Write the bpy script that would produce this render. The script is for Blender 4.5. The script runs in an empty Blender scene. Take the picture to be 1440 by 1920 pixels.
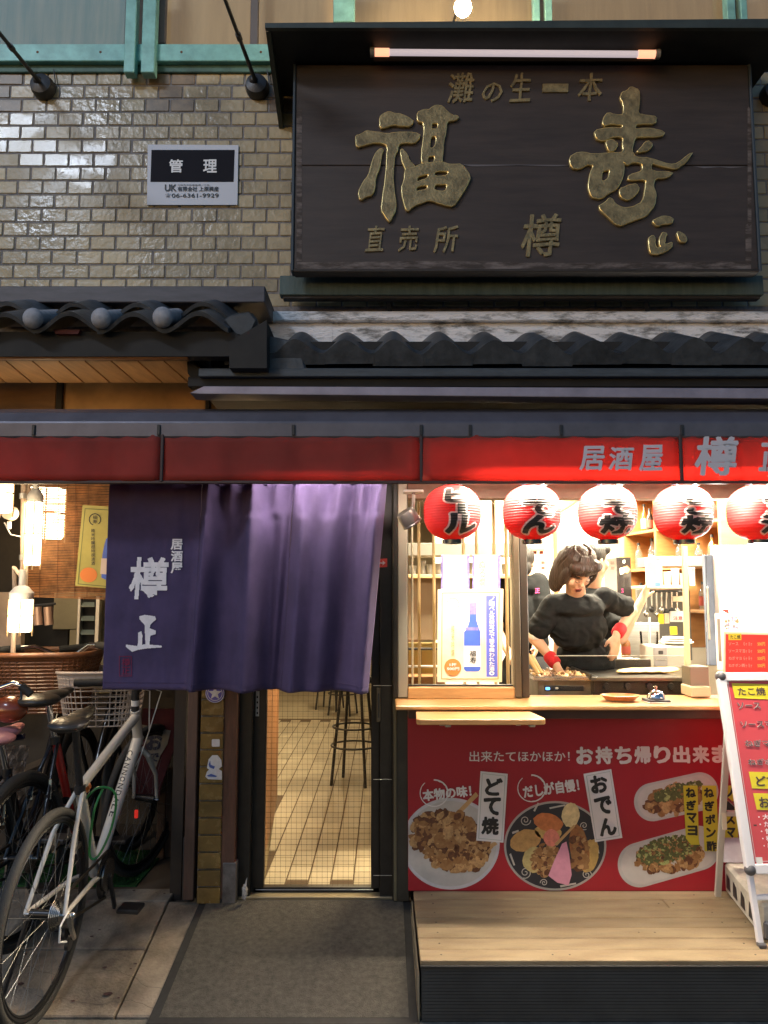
import bpy, bmesh, math, random
import numpy as np
from mathutils import Vector, Matrix, Euler
from mathutils.bvhtree import BVHTree
random.seed(7)
rnd = random.random
def ru(a, b): return a + (b - a) * rnd()
SC = bpy.context.scene
COL = SC.collection
# ------------------------------------------------------------------ camera
TH = math.radians(6.0); F = 1444.0; EYE = 1.46
cd = bpy.data.cameras.new('camera'); cam = bpy.data.objects.new('camera', cd); COL.objects.link(cam)
cam.location = (0, 0, EYE); cam.rotation_euler = (math.radians(90) + TH, 0, 0)
cd.sensor_fit = 'VERTICAL'; cd.sensor_height = 36; cd.lens = 36 * F / 1920; cd.clip_start = .05; cd.clip_end = 500
SC.camera = cam
SC.render.resolution_x = 768; SC.render.resolution_y = 1024
# ------------------------------------------------------------------ world, dusk sky and a faint last sun
w = bpy.data.worlds.new('World'); SC.world = w; w.use_nodes = True
nt = w.node_tree; bg = nt.nodes['Background']
sky = nt.nodes.new('ShaderNodeTexSky'); sky.sky_type = 'NISHITA'; sky.sun_disc = False
sky.sun_elevation = math.radians(4.0); sky.sun_rotation = math.radians(215); sky.ozone_density = 3.3
nt.links.new(sky.outputs[0], bg.inputs[0]); bg.inputs[1].default_value = 0.13
sl = bpy.data.lights.new('sun', 'SUN'); sl.energy = 0.02; sl.angle = math.radians(10); sl.color = (1, .85, .7)
so = bpy.data.objects.new('sun', sl); COL.objects.link(so); so.rotation_euler = (math.radians(80), 0, math.radians(-35))
SC.view_settings.view_transform = 'Standard'; SC.view_settings.look = 'None'
SC.view_settings.exposure = 1.0; SC.view_settings.gamma = 1
SC.render.engine = 'CYCLES'
SC.cycles.use_denoising = True; SC.cycles.max_bounces = 8; SC.cycles.diffuse_bounces = 3; SC.cycles.glossy_bounces = 3
SC.cycles.transparent_max_bounces = 12; SC.cycles.transmission_bounces = 6
SC.cycles.caustics_reflective = False; SC.cycles.caustics_refractive = False
SC.cycles.sample_clamp_indirect = 4

# ------------------------------------------------------------------ projection of a pixel of the 1440x1920 photo to a depth plane
CT, ST = math.cos(TH), math.sin(TH)
def P(px, py, Y):
    u = (px - 720) / F; v = (960 - py) / F; t = Y / (CT - v * ST)
    return Vector((u * t, Y, EYE + (ST + v * CT) * t))
def ZY(py, Y): return P(720, py, Y).z
def XY_(px, py, Y): return P(px, py, Y).x
# ------------------------------------------------------------------ materials
MATS = {}; LK = .5
def mat(name, col, rough=.6, metal=0., var=0., vs=8., bump=0., bs=60., emit=None, es=1., spec=.5, trans=0., sheen=0., stretch=(1, 1, 1), col2=None, coat=0., alpha=1., detail=4, objvar=0., rvar=0., rp_=(.3, .7)):
    if name in MATS: return MATS[name]
    m = bpy.data.materials.new(name); m.use_nodes = True; n = m.node_tree.nodes; L = m.node_tree.links
    b = n['Principled BSDF']; c = (*col, 1)
    b.inputs['Base Color'].default_value = c; b.inputs['Roughness'].default_value = rough; b.inputs['Metallic'].default_value = metal
    b.inputs['Specular IOR Level'].default_value = spec; b.inputs['Transmission Weight'].default_value = trans
    b.inputs['Coat Weight'].default_value = coat; b.inputs['Alpha'].default_value = alpha
    if sheen: b.inputs['Sheen Weight'].default_value = sheen; b.inputs['Sheen Roughness'].default_value = .35
    if var or bump or col2 or rvar:
        tc = n.new('ShaderNodeTexCoord'); mp = n.new('ShaderNodeMapping'); mp.inputs['Scale'].default_value = stretch
        ge = n.new('ShaderNodeNewGeometry')
        L.new(ge.outputs['Position'], mp.inputs[0])
    if var or col2:
        nz = n.new('ShaderNodeTexNoise'); nz.inputs['Scale'].default_value = vs; nz.inputs['Detail'].default_value = detail; nz.inputs['Roughness'].default_value = .65
        L.new(mp.outputs[0], nz.inputs[0])
        rp = n.new('ShaderNodeValToRGB'); rp.color_ramp.elements[0].position = rp_[0]; rp.color_ramp.elements[1].position = rp_[1]
        c2 = col2 or tuple(min(1, x * (1 + var)) for x in col); c1 = col if col2 else tuple(x * (1 - var) for x in col)
        rp.color_ramp.elements[0].color = (*c1, 1); rp.color_ramp.elements[1].color = (*c2, 1)
        L.new(nz.outputs[0], rp.inputs[0]); src = rp.outputs[0]
        if objvar:
            oi = n.new('ShaderNodeObjectInfo'); hs = n.new('ShaderNodeHueSaturation'); mr = n.new('ShaderNodeMapRange')
            mr.inputs[3].default_value = 1 - objvar; mr.inputs[4].default_value = 1 + objvar
            L.new(oi.outputs['Random'], mr.inputs[0]); L.new(mr.outputs[0], hs.inputs['Value']); L.new(src, hs.inputs['Color']); src = hs.outputs[0]
        L.new(src, b.inputs['Base Color'])
    if rvar:
        n3 = n.new('ShaderNodeTexNoise'); n3.inputs['Scale'].default_value = vs * 2; n3.inputs['Detail'].default_value = 5; L.new(mp.outputs[0], n3.inputs[0])
        m3 = n.new('ShaderNodeMapRange'); m3.inputs[1].default_value = .3; m3.inputs[2].default_value = .7
        m3.inputs[3].default_value = max(.02, rough - rvar); m3.inputs[4].default_value = min(1, rough + rvar)
        L.new(n3.outputs[0], m3.inputs[0]); L.new(m3.outputs[0], b.inputs['Roughness'])
    if bump:
        n2 = n.new('ShaderNodeTexNoise'); n2.inputs['Scale'].default_value = bs; n2.inputs['Detail'].default_value = 3
        L.new(mp.outputs[0], n2.inputs[0]); bp = n.new('ShaderNodeBump'); bp.inputs['Strength'].default_value = bump; bp.inputs['Distance'].default_value = .01
        L.new(n2.outputs[0], bp.inputs['Height']); L.new(bp.outputs[0], b.inputs['Normal'])
    if emit: b.inputs['Emission Color'].default_value = (*emit, 1); b.inputs['Emission Strength'].default_value = es * LK
    MATS[name] = m; return m
def glass(name, col=(1, 1, 1), rough=.0, refl=.12):
    """thin clear sheet: mostly straight-through with a fresnel-like reflection"""
    if name in MATS: return MATS[name]
    m = bpy.data.materials.new(name); m.use_nodes = True; n = m.node_tree.nodes; L = m.node_tree.links; n.clear()
    o = n.new('ShaderNodeOutputMaterial'); t = n.new('ShaderNodeBsdfTransparent'); t.inputs[0].default_value = (*col, 1)
    g = n.new('ShaderNodeBsdfGlossy'); g.inputs['Roughness'].default_value = rough
    lw = n.new('ShaderNodeLayerWeight'); lw.inputs[0].default_value = refl
    mx = n.new('ShaderNodeMixShader'); L.new(lw.outputs['Fresnel'], mx.inputs[0]); L.new(t.outputs[0], mx.inputs[1]); L.new(g.outputs[0], mx.inputs[2]); L.new(mx.outputs[0], o.inputs[0])
    MATS[name] = m; return m
def cloth(name, col, tl=.3, rough=.8, var=.12, vs=20, es=0, bump=.15, bs=900):
    """woven cloth or paper, lets part of the light through"""
    if name in MATS: return MATS[name]
    m = mat(name, col, rough, var=var, vs=vs, bump=bump, bs=bs); n = m.node_tree.nodes; L = m.node_tree.links
    b = n['Principled BSDF']; o = n['Material Output']; tr = n.new('ShaderNodeBsdfTranslucent'); mx = n.new('ShaderNodeMixShader'); mx.inputs[0].default_value = tl
    if b.inputs['Base Color'].links: L.new(b.inputs['Base Color'].links[0].from_socket, tr.inputs[0])
    else: tr.inputs[0].default_value = (*col, 1)
    L.new(b.outputs[0], mx.inputs[1]); L.new(tr.outputs[0], mx.inputs[2]); L.new(mx.outputs[0], o.inputs[0]); return m
def emis(name, col, s): return mat(name, col, .5, emit=col, es=s)
# ------------------------------------------------------------------ mesh builder
class MB:
    def __init__(s): s.v = []; s.f = []; s.m = []; s.k = 0
    def add(s, vs, fs):
        o = len(s.v); s.v += [tuple(x) for x in vs]; s.f += [tuple(i + o for i in f) for f in fs]; s.m += [s.k] * len(fs); return s
    def box(s, x0, x1, y0, y1, z0, z1):
        if x0 > x1: x0, x1 = x1, x0
        if y0 > y1: y0, y1 = y1, y0
        if z0 > z1: z0, z1 = z1, z0
        return s.add([(x0, y0, z0), (x1, y0, z0), (x1, y1, z0), (x0, y1, z0), (x0, y0, z1), (x1, y0, z1), (x1, y1, z1), (x0, y1, z1)],
                     [(0, 3, 2, 1), (4, 5, 6, 7), (0, 1, 5, 4), (1, 2, 6, 5), (2, 3, 7, 6), (3, 0, 4, 7)])
    def bar(s, a, b, w, h, up=(0, 0, 1)):
        a = Vector(a); b = Vector(b); d = (b - a).normalized(); r = d.cross(Vector(up))
        if r.length < .01: r = d.cross(Vector((0, 1, 0)))
        r.normalize(); u = r.cross(d); r = r * w / 2; u = u * h / 2
        return s.add([a - r - u, a + r - u, a + r + u, a - r + u, b - r - u, b + r - u, b + r + u, b - r + u],
                     [(0, 3, 2, 1), (4, 5, 6, 7), (0, 1, 5, 4), (1, 2, 6, 5), (2, 3, 7, 6), (3, 0, 4, 7)])
    def tube(s, pts, r, n=10, closed=False, cap=True):
        pts = [Vector(p) for p in pts]; N = len(pts); rs = r if isinstance(r, (list, tuple)) else [r] * N; vs = []
        prev = None
        for i, p in enumerate(pts):
            if closed: d = pts[(i + 1) % N] - pts[i - 1]
            else: d = pts[min(i + 1, N - 1)] - pts[max(i - 1, 0)]
            d.normalize()
            if prev is None:
                a = d.cross(Vector((0, 0, 1)))
                if a.length < .05: a = d.cross(Vector((1, 0, 0)))
            else: a = prev - d * prev.dot(d)
            a.normalize(); prev = a; b = d.cross(a)
            for k in range(n):
                q = 2 * math.pi * k / n; vs.append(p + (a * math.cos(q) + b * math.sin(q)) * rs[i])
        fs = []
        for i in range(N if closed else N - 1):
            j = (i + 1) % N
            for k in range(n): fs.append((i * n + k, i * n + (k + 1) % n, j * n + (k + 1) % n, j * n + k))
        if cap and not closed: fs += [tuple(range(n))[::-1], tuple((N - 1) * n + k for k in range(n))]
        return s.add(vs, fs)
    def lathe(s, prof, c=(0, 0, 0), n=24, axis=(0, 0, 1), sx=1, sy=1):
        z = Vector(axis).normalized(); x = z.orthogonal().normalized() if abs(z.z) < .999 else Vector((1, 0, 0)); y = z.cross(x); c = Vector(c); vs = []
        for r, h in prof:
            for k in range(n):
                q = 2 * math.pi * k / n; vs.append(c + x * (r * sx * math.cos(q)) + y * (r * sy * math.sin(q)) + z * h)
        fs = []
        for i in range(len(prof) - 1):
            for k in range(n): fs.append((i * n + k, i * n + (k + 1) % n, (i + 1) * n + (k + 1) % n, (i + 1) * n + k))
        if prof[0][0] > 1e-5: fs.append(tuple(range(n))[::-1])
        if prof[-1][0] > 1e-5: fs.append(tuple((len(prof) - 1) * n + k for k in range(n)))
        return s.add(vs, fs)
    def ell(s, c, r, rot=None, n=16, m=10):
        c = Vector(c); R = rot or Matrix.Identity(3); vs = []; r = (r, r, r) if not hasattr(r, '__len__') else r
        for i in range(1, m):
            a = math.pi * i / m
            for k in range(n):
                q = 2 * math.pi * k / n
                vs.append(c + R @ Vector((r[0] * math.sin(a) * math.cos(q), r[1] * math.sin(a) * math.sin(q), r[2] * math.cos(a))))
        t = len(vs); vs += [c + R @ Vector((0, 0, r[2])), c - R @ Vector((0, 0, r[2]))]; fs = []
        for i in range(m - 2):
            for k in range(n): fs.append((i * n + k, (i + 1) * n + k, (i + 1) * n + (k + 1) % n, i * n + (k + 1) % n))
        for k in range(n): fs += [(t, k, (k + 1) % n), (t + 1, (m - 2) * n + (k + 1) % n, (m - 2) * n + k)]
        return s.add(vs, fs)
    def prism(s, pts, d):
        """closed outline (3D points, planar) pushed by vector d"""
        n = len(pts); d = Vector(d); a = [Vector(p) for p in pts]
        return s.add(a + [p + d for p in a], [tuple(range(n)), tuple(range(n, 2 * n))[::-1]] + [(i, n + i, n + (i + 1) % n, (i + 1) % n) for i in range(n)])
    def mesh(s, name, mats, smooth=False, bevel=0, autos=None):
        me = bpy.data.meshes.new(name); me.from_pydata(s.v, [], s.f); mats = mats if isinstance(mats, (list, tuple)) else [mats]
        for m in mats: me.materials.append(m)
        if len(mats) > 1: me.polygons.foreach_set('material_index', s.m)
        bm = bmesh.new(); bm.from_mesh(me)
        bmesh.ops.recalc_face_normals(bm, faces=bm.faces)
        if bevel: bmesh.ops.bevel(bm, geom=bm.edges[:], offset=bevel, segments=1, affect='EDGES', clamp_overlap=True)
        bm.to_mesh(me); bm.free()
        if smooth:
            me.polygons.foreach_set('use_smooth', [True] * len(me.polygons))
            me.set_sharp_from_angle(angle=math.radians(autos or 40))
        return me
    def obj(s, name, mats, parent=None, smooth=False, bevel=0, **k):
        return link(name, s.mesh(name, mats, smooth, bevel, k.pop('autos', None)), parent, **k)
THINGS = []
def link(name, me, parent=None, label=None, cat=None, group=None, kind=None, loc=None):
    o = bpy.data.objects.new(name, me); COL.objects.link(o)
    if loc is not None: o.location = loc
    if parent: o.parent = parent
    tag(o, label, cat, group, kind)
    if not parent and cat: THINGS.append(o)
    return o
def tag(o, label=None, cat=None, group=None, kind=None):
    for k, v in (('label', label), ('category', cat), ('group', group), ('kind', kind)):
        if v: o[k] = v
def thing(name, label, cat, group=None): return link(name, None, None, label, cat, group)
def box(name, x0, x1, y0, y1, z0, z1, m, parent=None, bevel=.003, **k):
    return MB().box(x0, x1, y0, y1, z0, z1).obj(name, m, parent, bevel=bevel, **k)
def pbox(name, px0, py0, px1, py1, Y, d, m, parent=None, bevel=.003, **k):
    """box whose front face fills a pixel rectangle on plane Y, depth d behind it"""
    cx, cy = (px0 + px1) / 2, (py0 + py1) / 2
    return box(name, XY_(px0, cy, Y), XY_(px1, cy, Y), Y, Y + d, ZY(py1, Y), ZY(py0, Y), m, parent, bevel, **k)
def pprism(name, pts, Y, d, m, parent=None, bevel=0, **k):
    return MB().prism([P(x, y, Y) for x, y in pts], (0, d, 0)).obj(name, m, parent, bevel=bevel, **k)
def ellipse(cx, cy, rx, ry, n=40, rot=0, a0=0, wob=0):
    r = []
    for i in range(n):
        q = 2 * math.pi * i / n + a0; x = rx * math.cos(q) * (1 + wob * (rnd() - .5)); y = ry * math.sin(q) * (1 + wob * (rnd() - .5))
        r.append((cx + x * math.cos(rot) - y * math.sin(rot), cy + x * math.sin(rot) + y * math.cos(rot)))
    return r
# ------------------------------------------------------------------ lettering
def text_me(s, bold=0, ext=0, bev=0, shear=0, res=3):
    cu = bpy.data.curves.new('lettering', 'FONT'); cu.body = s; cu.size = 1; cu.offset = bold; cu.extrude = ext; cu.bevel_depth = bev; cu.shear = shear
    cu.resolution_u = res; cu.fill_mode = 'BOTH' if ext else 'FRONT'
    o = bpy.data.objects.new('lettering', cu); COL.objects.link(o); dg = bpy.context.evaluated_depsgraph_get()
    me = bpy.data.meshes.new_from_object(o.evaluated_get(dg)); bpy.data.objects.remove(o); bpy.data.curves.remove(cu); return me
def fat(me, b, lift=.0001):
    """strokes made heavier: the outline repeated round a small circle, each copy a hair above the last"""
    if b <= 0: return
    n = len(me.vertices); v = [p.co.copy() for p in me.vertices]; f = [tuple(p.vertices) for p in me.polygons]; V = []; Fc = []
    for k in range(9):
        q = 2 * math.pi * k / 8; o = Vector((0, 0, 0)) if k == 8 else Vector((math.cos(q), math.sin(q), 0)) * b * .8
        V += [p + o + Vector((0, 0, lift * k)) for p in v]; Fc += [tuple(i + n * k for i in t) for t in f]
    me.clear_geometry(); me.from_pydata(V, [], Fc)
def txt(s, O, ex, ez, w, h, m, parent, bold=.01, ext=0, off=.0015, shear=0, keep=False, name='lettering', rough=0, rot=0):
    b_ = max(0, bold); bold = 0
    """text fitted in a w x h rectangle centred on O in the plane of ex, ez; stands off towards ex x ez"""
    me = text_me(s, 0, ext, 0, shear); fat(me, b_)
    co = np.zeros(len(me.vertices) * 3); me.vertices.foreach_get('co', co); co = co.reshape(-1, 3)
    if not len(co): return None
    a, b = co.min(0), co.max(0); c = (a + b) / 2; sx = w / max(b[0] - a[0], 1e-6); sy = h / max(b[1] - a[1], 1e-6)
    if keep: sx = sy = min(sx, sy)
    ex = Vector(ex).normalized(); ez = Vector(ez).normalized(); nn = ex.cross(ez); O = Vector(O); cr, sr = math.cos(rot), math.sin(rot)
    for v, q in zip(me.vertices, co):
        x = (q[0] - c[0]) * sx; y = (q[1] - c[1]) * sy
        if rough: x += rough * math.sin(y * 900 / 1 + x * 300) ; y += rough * math.sin(x * 700 + 1)
        x, y = x * cr - y * sr, x * sr + y * cr
        v.co = O + ex * x + ez * y + nn * (off + (q[2] + ext) * .5)
    me.materials.append(m); return link(name, me, parent)
def ptxt(s, px0, py0, px1, py1, Y, m, parent, vert=False, **k):
    """text in a pixel rectangle on a plane parallel to the facade"""
    cx, cy = (px0 + px1) / 2, (py0 + py1) / 2
    if vert:
        n = len(s); h = (py1 - py0) / n
        for i, ch in enumerate(s):
            if ch == ' ': continue
            ptxt(ch, px0, py0 + h * (i + .05), px1, py0 + h * (i + .95), Y, m, parent, **k)
        return
    a = P(px0, cy, Y); b = P(px1, cy, Y); return txt(s, P(cx, cy, Y), (1, 0, 0), (0, 0, 1), b.x - a.x, ZY(py0, Y) - ZY(py1, Y), m, parent, **k)
MASK = {}
def gmask(ch, n=64):
    if (ch, n) in MASK: return MASK[(ch, n)]
    me = text_me(ch, .012); vs = [v.co.copy() for v in me.vertices]
    for v in vs: v.z = 0
    bv = BVHTree.FromPolygons(vs, [tuple(p.vertices) for p in me.polygons]); xs = [v.x for v in vs]; ys = [v.y for v in vs]
    a, b, c, d = min(xs), max(xs), min(ys), max(ys); M = np.zeros((n, n), bool)
    for j in range(n):
        for i in range(n):
            p = Vector((a + (b - a) * (i + .5) / n, d - (d - c) * (j + .5) / n, 1)); M[j, i] = bv.ray_cast(p, Vector((0, 0, -1)))[0] is not None
    MASK[(ch, n)] = M; return M
def dil(M, r):
    R = M.copy()
    for j in range(-r, r + 1):
        for i in range(-r, r + 1):
            if i * i + j * j <= r * r + 1: R |= np.roll(np.roll(M, j, 0), i, 1)
    return R
def mask_obj(M, f, name, m, parent, **k):
    """cells of a mask laid on a surface f(u, v) (u right, v down, 0..1)"""
    H, W = M.shape; idx = {}; vs = []; fs = []
    def vi(i, j):
        if (i, j) not in idx: idx[(i, j)] = len(vs); vs.append(tuple(f(i / W, j / H)))
        return idx[(i, j)]
    for j, i in zip(*np.nonzero(M)): fs.append((vi(i, j + 1), vi(i + 1, j + 1), vi(i + 1, j), vi(i, j)))
    me = bpy.data.meshes.new(name); me.from_pydata(vs, [], fs); me.materials.append(m); return link(name, me, parent, **k)
def place_masks(chars, rects, W, H, bold=1, n=64):
    """chars painted into rects (x0,y0,x1,y1 in cells) of a W x H mask"""
    A = np.zeros((H, W), bool)
    for ch, (x0, y0, x1, y1) in zip(chars, rects):
        M = gmask(ch, n); ww, hh = x1 - x0, y1 - y0
        jj = (np.arange(hh) * n // hh); ii = (np.arange(ww) * n // ww)
        A[y0:y1, x0:x1] |= M[jj][:, ii]
    return dil(A, bold) if bold else A
def outline_curve(splines, f, ext, bev, name, m, parent):
    """closed 2D outlines (holes allowed) extruded; f maps outline units to plane x,z"""
    cu = bpy.data.curves.new(name, 'CURVE'); cu.dimensions = '2D'; cu.fill_mode = 'BOTH'; cu.extrude = ext; cu.bevel_depth = bev; cu.bevel_resolution = 1
    for s in splines:
        sp = cu.splines.new('POLY'); sp.points.add(len(s) - 1); sp.use_cyclic_u = True
        for p, q in zip(sp.points, s): x, z = f(*q); p.co = (x, z, 0, 1)
    o = bpy.data.objects.new(name, cu); COL.objects.link(o); me = bpy.data.meshes.new_from_object(o.evaluated_get(bpy.context.evaluated_depsgraph_get()))
    bpy.data.objects.remove(o); bpy.data.curves.remove(cu); me.name = name; me.materials.append(m); return me
def organic(mb, name, m, vox=.008, smooth=6, parent=None, tex=None, **k):
    """overlapping shapes fused into one continuous surface"""
    o = mb.obj(name, m, None); a = o.modifiers.new('r', 'REMESH'); a.mode = 'VOXEL'; a.voxel_size = vox
    if smooth: s = o.modifiers.new('s', 'SMOOTH'); s.factor = .5; s.iterations = smooth
    me = bpy.data.meshes.new_from_object(o.evaluated_get(bpy.context.evaluated_depsgraph_get())); bpy.data.objects.remove(o)
    me.polygons.foreach_set('use_smooth', [True] * len(me.polygons))
    if not me.materials: me.materials.append(m)
    return link(name, me, parent, **k)
def cone(mb, a, b, r0, r1, n=14):
    a = Vector(a); b = Vector(b); mb.tube([a, b], [r0, r1], n); mb.ell(a, r0, n=n, m=8); mb.ell(b, r1, n=n, m=8)
from mathutils import noise as MN
def wrinkle(o, amp, sc, ridge=True, seed=0.):
    me = o.data; N = [v.normal.copy() for v in me.vertices]
    for v, n in zip(me.vertices, N):
        p = Vector((v.co.x * sc[0] + seed, v.co.y * sc[1], v.co.z * sc[2])); p += Vector((MN.noise(v.co * 9), 0, MN.noise(v.co * 9 + Vector((7, 0, 0))))) * 1.1
        d = MN.noise(p); d = (1 - abs(d) * 2.6) if ridge else d
        v.co += n * amp * max(-1, d)
    return o
def spl(pts, n=6):
    """smooth curve through points"""
    p = [Vector(q) for q in pts]; o = []
    for i in range(len(p) - 1):
        a, b, c, d = p[max(i - 1, 0)], p[i], p[i + 1], p[min(i + 2, len(p) - 1)]
        for k in range(n): t = k / n; o.append(.5 * ((2 * b) + (c - a) * t + (2 * a - 5 * b + 4 * c - d) * t * t + (3 * b - a - 3 * c + d) * t ** 3))
    return o + [p[-1]]
def smoothstep(a, b, x):
    t = max(0, min(1, (x - a) / (b - a))); return t * t * (3 - 2 * t)
def rotv(v, axis, a): return Matrix.Rotation(a, 3, axis) @ Vector(v)
def light(name, kind, loc, e, col=(1, 1, 1), size=.1, sy=None, rot=(0, 0, 0), parent=None, spot=None):
    l = bpy.data.lights.new(name, kind); l.energy = e * LK; l.color = col
    if kind == 'AREA':
        l.size = size
        if sy: l.shape = 'RECTANGLE'; l.size_y = sy
    else: l.shadow_soft_size = size
    if spot: l.spot_size = math.radians(spot); l.spot_blend = .6
    o = bpy.data.objects.new(name, l); COL.objects.link(o); o.location = loc; o.rotation_euler = rot
    if parent: o.parent = parent
    return o
# ------------------------------------------------------------------ palette
YF = 3.45                                   # plane of the shop front
BRICK = mat('glazed_brick', (.38, .305, .175), .34, var=.30, vs=2.4, bump=.40, bs=34, objvar=.15, coat=.12, rvar=.14, detail=9)
BRICKB = mat('glazed_brick_brown', (.17, .105, .03), .22, var=.25, vs=14, bump=.3, bs=30, objvar=.22, coat=.5, rvar=.1)
MORTAR = mat('mortar', (.19, .18, .18), .95, var=.35, vs=25, bump=.3)
TEAL = mat('teal_paint', (.22, .49, .45), .45, var=.22, vs=14, bump=.08)
BLACKM = mat('black_metal', (.02, .02, .022), .45, var=.4, vs=30, bump=.05)
DARKAL = mat('dark_bronze_aluminium', (.022, .02, .018), .35, metal=.3, var=.25, vs=20)
STEEL = mat('steel', (.55, .55, .54), .25, metal=1, var=.1, vs=20)
ALU = mat('aluminium', (.62, .61, .58), .35, metal=.8, var=.1, vs=25)
CHROME = mat('chrome', (.75, .75, .75), .08, metal=1)
WHITEP = mat('white_paint', (.75, .74, .71), .35, var=.06, vs=20)
PAPER = mat('paper_white', (.8, .8, .8), .6)
TILEK = mat('grey_kawara_tile', (.055, .062, .07), .42, var=.4, vs=18, bump=.25, bs=40, objvar=.25)
DWOOD = mat('dark_weathered_wood', (.035, .027, .022), .7, var=.4, vs=10, bump=.3, bs=30, stretch=(1, 6, 8))
WOOD = mat('warm_wood', (.30, .13, .045), .5, var=.35, vs=7, bump=.1, bs=40, stretch=(1.5, 1.5, 14))
WOODH = mat('counter_wood', (.46, .24, .09), .35, var=.25, vs=5, bump=.05, bs=40, stretch=(1, 9, 9), coat=.3)
RED = mat('red_print', (.30, .012, .022), .4, var=.04, vs=3)
INK = mat('black_ink', (.012, .012, .014), .5)
NAVYINK = mat('navy_ink', (.01, .012, .04), .5)
RUBBER = mat('black_rubber', (.018, .018, .018), .7, var=.3, vs=40)
SKIN = mat('skin', (.56, .33, .22), .5, var=.08, vs=30)
BLKCLOTH = mat('black_tshirt_cloth', (.007, .008, .009), .9, var=.3, vs=12, bump=.45, bs=16, spec=.25)
# ================================================================== SETTING
def gz(y): return 0 if y < 2.8 else (.137 * (y - 2.8) / .68 if y < 3.48 else .137)
ROADM = mat('asphalt', (.045, .044, .042), .9, var=.3, vs=30, bump=.5, bs=200)
CONC = mat('concrete', (.12, .095, .07), .85, var=.5, vs=4.5, bump=.5, bs=90, detail=12, col2=(.33, .265, .195), rp_=(.36, .62))
def sheet(name, x0, x1, y0, y1, z, m, nx=2, **k):
    return MB().box(x0, x1, y0, y1, z - .02, z).obj(name, m, **k)
box('road', -60, 60, -60, 2.745, -.3, -.012, ROADM, kind='structure', bevel=0)
# paved apron sloping up to the front, split in cast slabs with open joints
g = MB()
g.prism([(-12, 2.745, -.3), (-12, 2.745, -.03), (-12, 3.48, .107), (-12, 12, .107), (-12, 12, -.3)], (24, 0, 0))
g.obj('ground', mat('joint_dirt', (.05, .04, .032), .95, var=.4, vs=20), kind='structure')
pav = bpy.data.objects['ground']
def slab(x0, x1, y0, y1, wob=0):
    pts = [(x0, y0), (x1, y0), (x1, y1), (x0, y1)]
    v = [(x, y, gz(y)) for x, y in pts] + [(x, y, gz(y) - .05) for x, y in pts]
    MB().add(v, [(0, 1, 2, 3), (7, 6, 5, 4), (0, 4, 5, 1), (1, 5, 6, 2), (2, 6, 7, 3), (3, 7, 4, 0)]).obj('paving_slab', CONC, pav, bevel=.004)
xs = [-3.4, -2.6, -1.83, -.93, .135]
for i in range(4):
    slab(xs[i] + .004, xs[i + 1] - .004, 2.83, 3.17 if i != 3 else 3.48)
    if i != 3: slab(xs[i] + .004, xs[i + 1] - .004, 3.178, 3.48)
for i in range(3): slab(xs[i] + .004, xs[i + 1] - .004, 3.488, 4.6)
slab(.142, 3.2, 2.83, 3.48)
box('kerb', -6, 6, 2.75, 2.824, -.2, .001, mat('kerb_concrete', (.13, .12, .10), .9, var=.5, vs=9, bump=.6, bs=70), kind='structure', bevel=.008)
for pts in ([(-1.42, 3.1), (-1.2, 3.02), (-1.0, 3.06), (-.86, 2.97), (-.74, 2.93)], [(-1.25, 2.92), (-1.0, 2.885), (-.9, 2.9), (-.78, 2.86)], [(-.98, 3.2), (-.9, 3.27), (-.83, 3.3)]):
    mb = MB(); q = []
    for (x0, y0), (x1, y1) in zip(pts, pts[1:]):
        for t in range(5): a = t / 5; q.append(((x0 + (x1 - x0) * a), y0 + (y1 - y0) * a + ru(-.008, .008)))
    for (x0, y0), (x1, y1) in zip(q, q[1:]):
        mb.add([(x0, y0 - .0007, gz(y0) + .002), (x1, y1 - .0009, gz(y1) + .002), (x1, y1 + .0009, gz(y1) + .002), (x0, y0 + .0007, gz(y0) + .002)], [(0, 1, 2, 3)])
    mb.obj('crack', mat('crack_dirt', (.03, .025, .02), .95), pav)
for x, y, r in [(-.99, 2.93, .016), (-1.2, 3.04, .01), (-1.33, 2.98, .013)] + [(ru(-1.6, -.85), ru(2.85, 3.6), ru(.003, .009)) for _ in range(22)]:
    MB().add([(x + r * math.cos(q) * ru(.7, 1.2), y + r * .8 * math.sin(q), gz(y) + .0035) for q in [i * .52 for i in range(12)]], [tuple(range(12))]).obj('stain', mat('gum_stain', (.05, .02, .02), .9), pav)

# ---- upper brick wall
BACKW = mat('rough_render', (.10, .09, .08), .9, var=.3, vs=6)
wall = thing('brick_wall', 'glazed ochre brick wall of the upper storey behind the carved shop sign', 'brick wall')
zt, zb = ZY(136, YF), ZY(577, YF)
box('mortar_bed', -2.6, 2.6, YF - .0025, YF + .12, zb - .2, zt, MORTAR, wall, bevel=0)
bw, bh, px_, pz_ = .110, .0605, .1175, .0685
bme = MB().box(-bw / 2, bw / 2, -.006, .004, -bh / 2, bh / 2).mesh('brick', BRICK, bevel=.003)
bme2 = bme.copy(); bme2.materials.clear(); bme2.materials.append(mat('rust_stained_brick', (.19, .135, .075), .4, var=.4, vs=12))
r = 0; z = zt - bh / 2 - .004
while z > zb + .01:
    off = (r % 2) * px_ / 2 - .02
    for c in range(-16, 17):
        x = c * px_ + off
        pxx = 720 + x * F / 3.6; pyy = 960 - ((z - EYE) / YF - math.tan(TH)) / (1 + (z - EYE) / YF * math.tan(TH)) * F
        if pxx < -30 or pxx > 1470: continue
        if 582 < pxx < 1388 and pyy < 548: continue
        if pxx < 480 and pyy > 560: continue
        o = link('brick', bme2 if ((278 < pxx < 352 or pxx < 18) and pyy < 200) or (495 < pxx < 530 and pyy < 205) else bme, wall, loc=(x + ru(-.0015, .0015), YF + ru(-.001, .001), z + ru(-.001, .001)))
        o.rotation_euler = (ru(-.012, .012), 0, ru(-.012, .012) + 0)
    z -= pz_; r += 1
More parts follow.
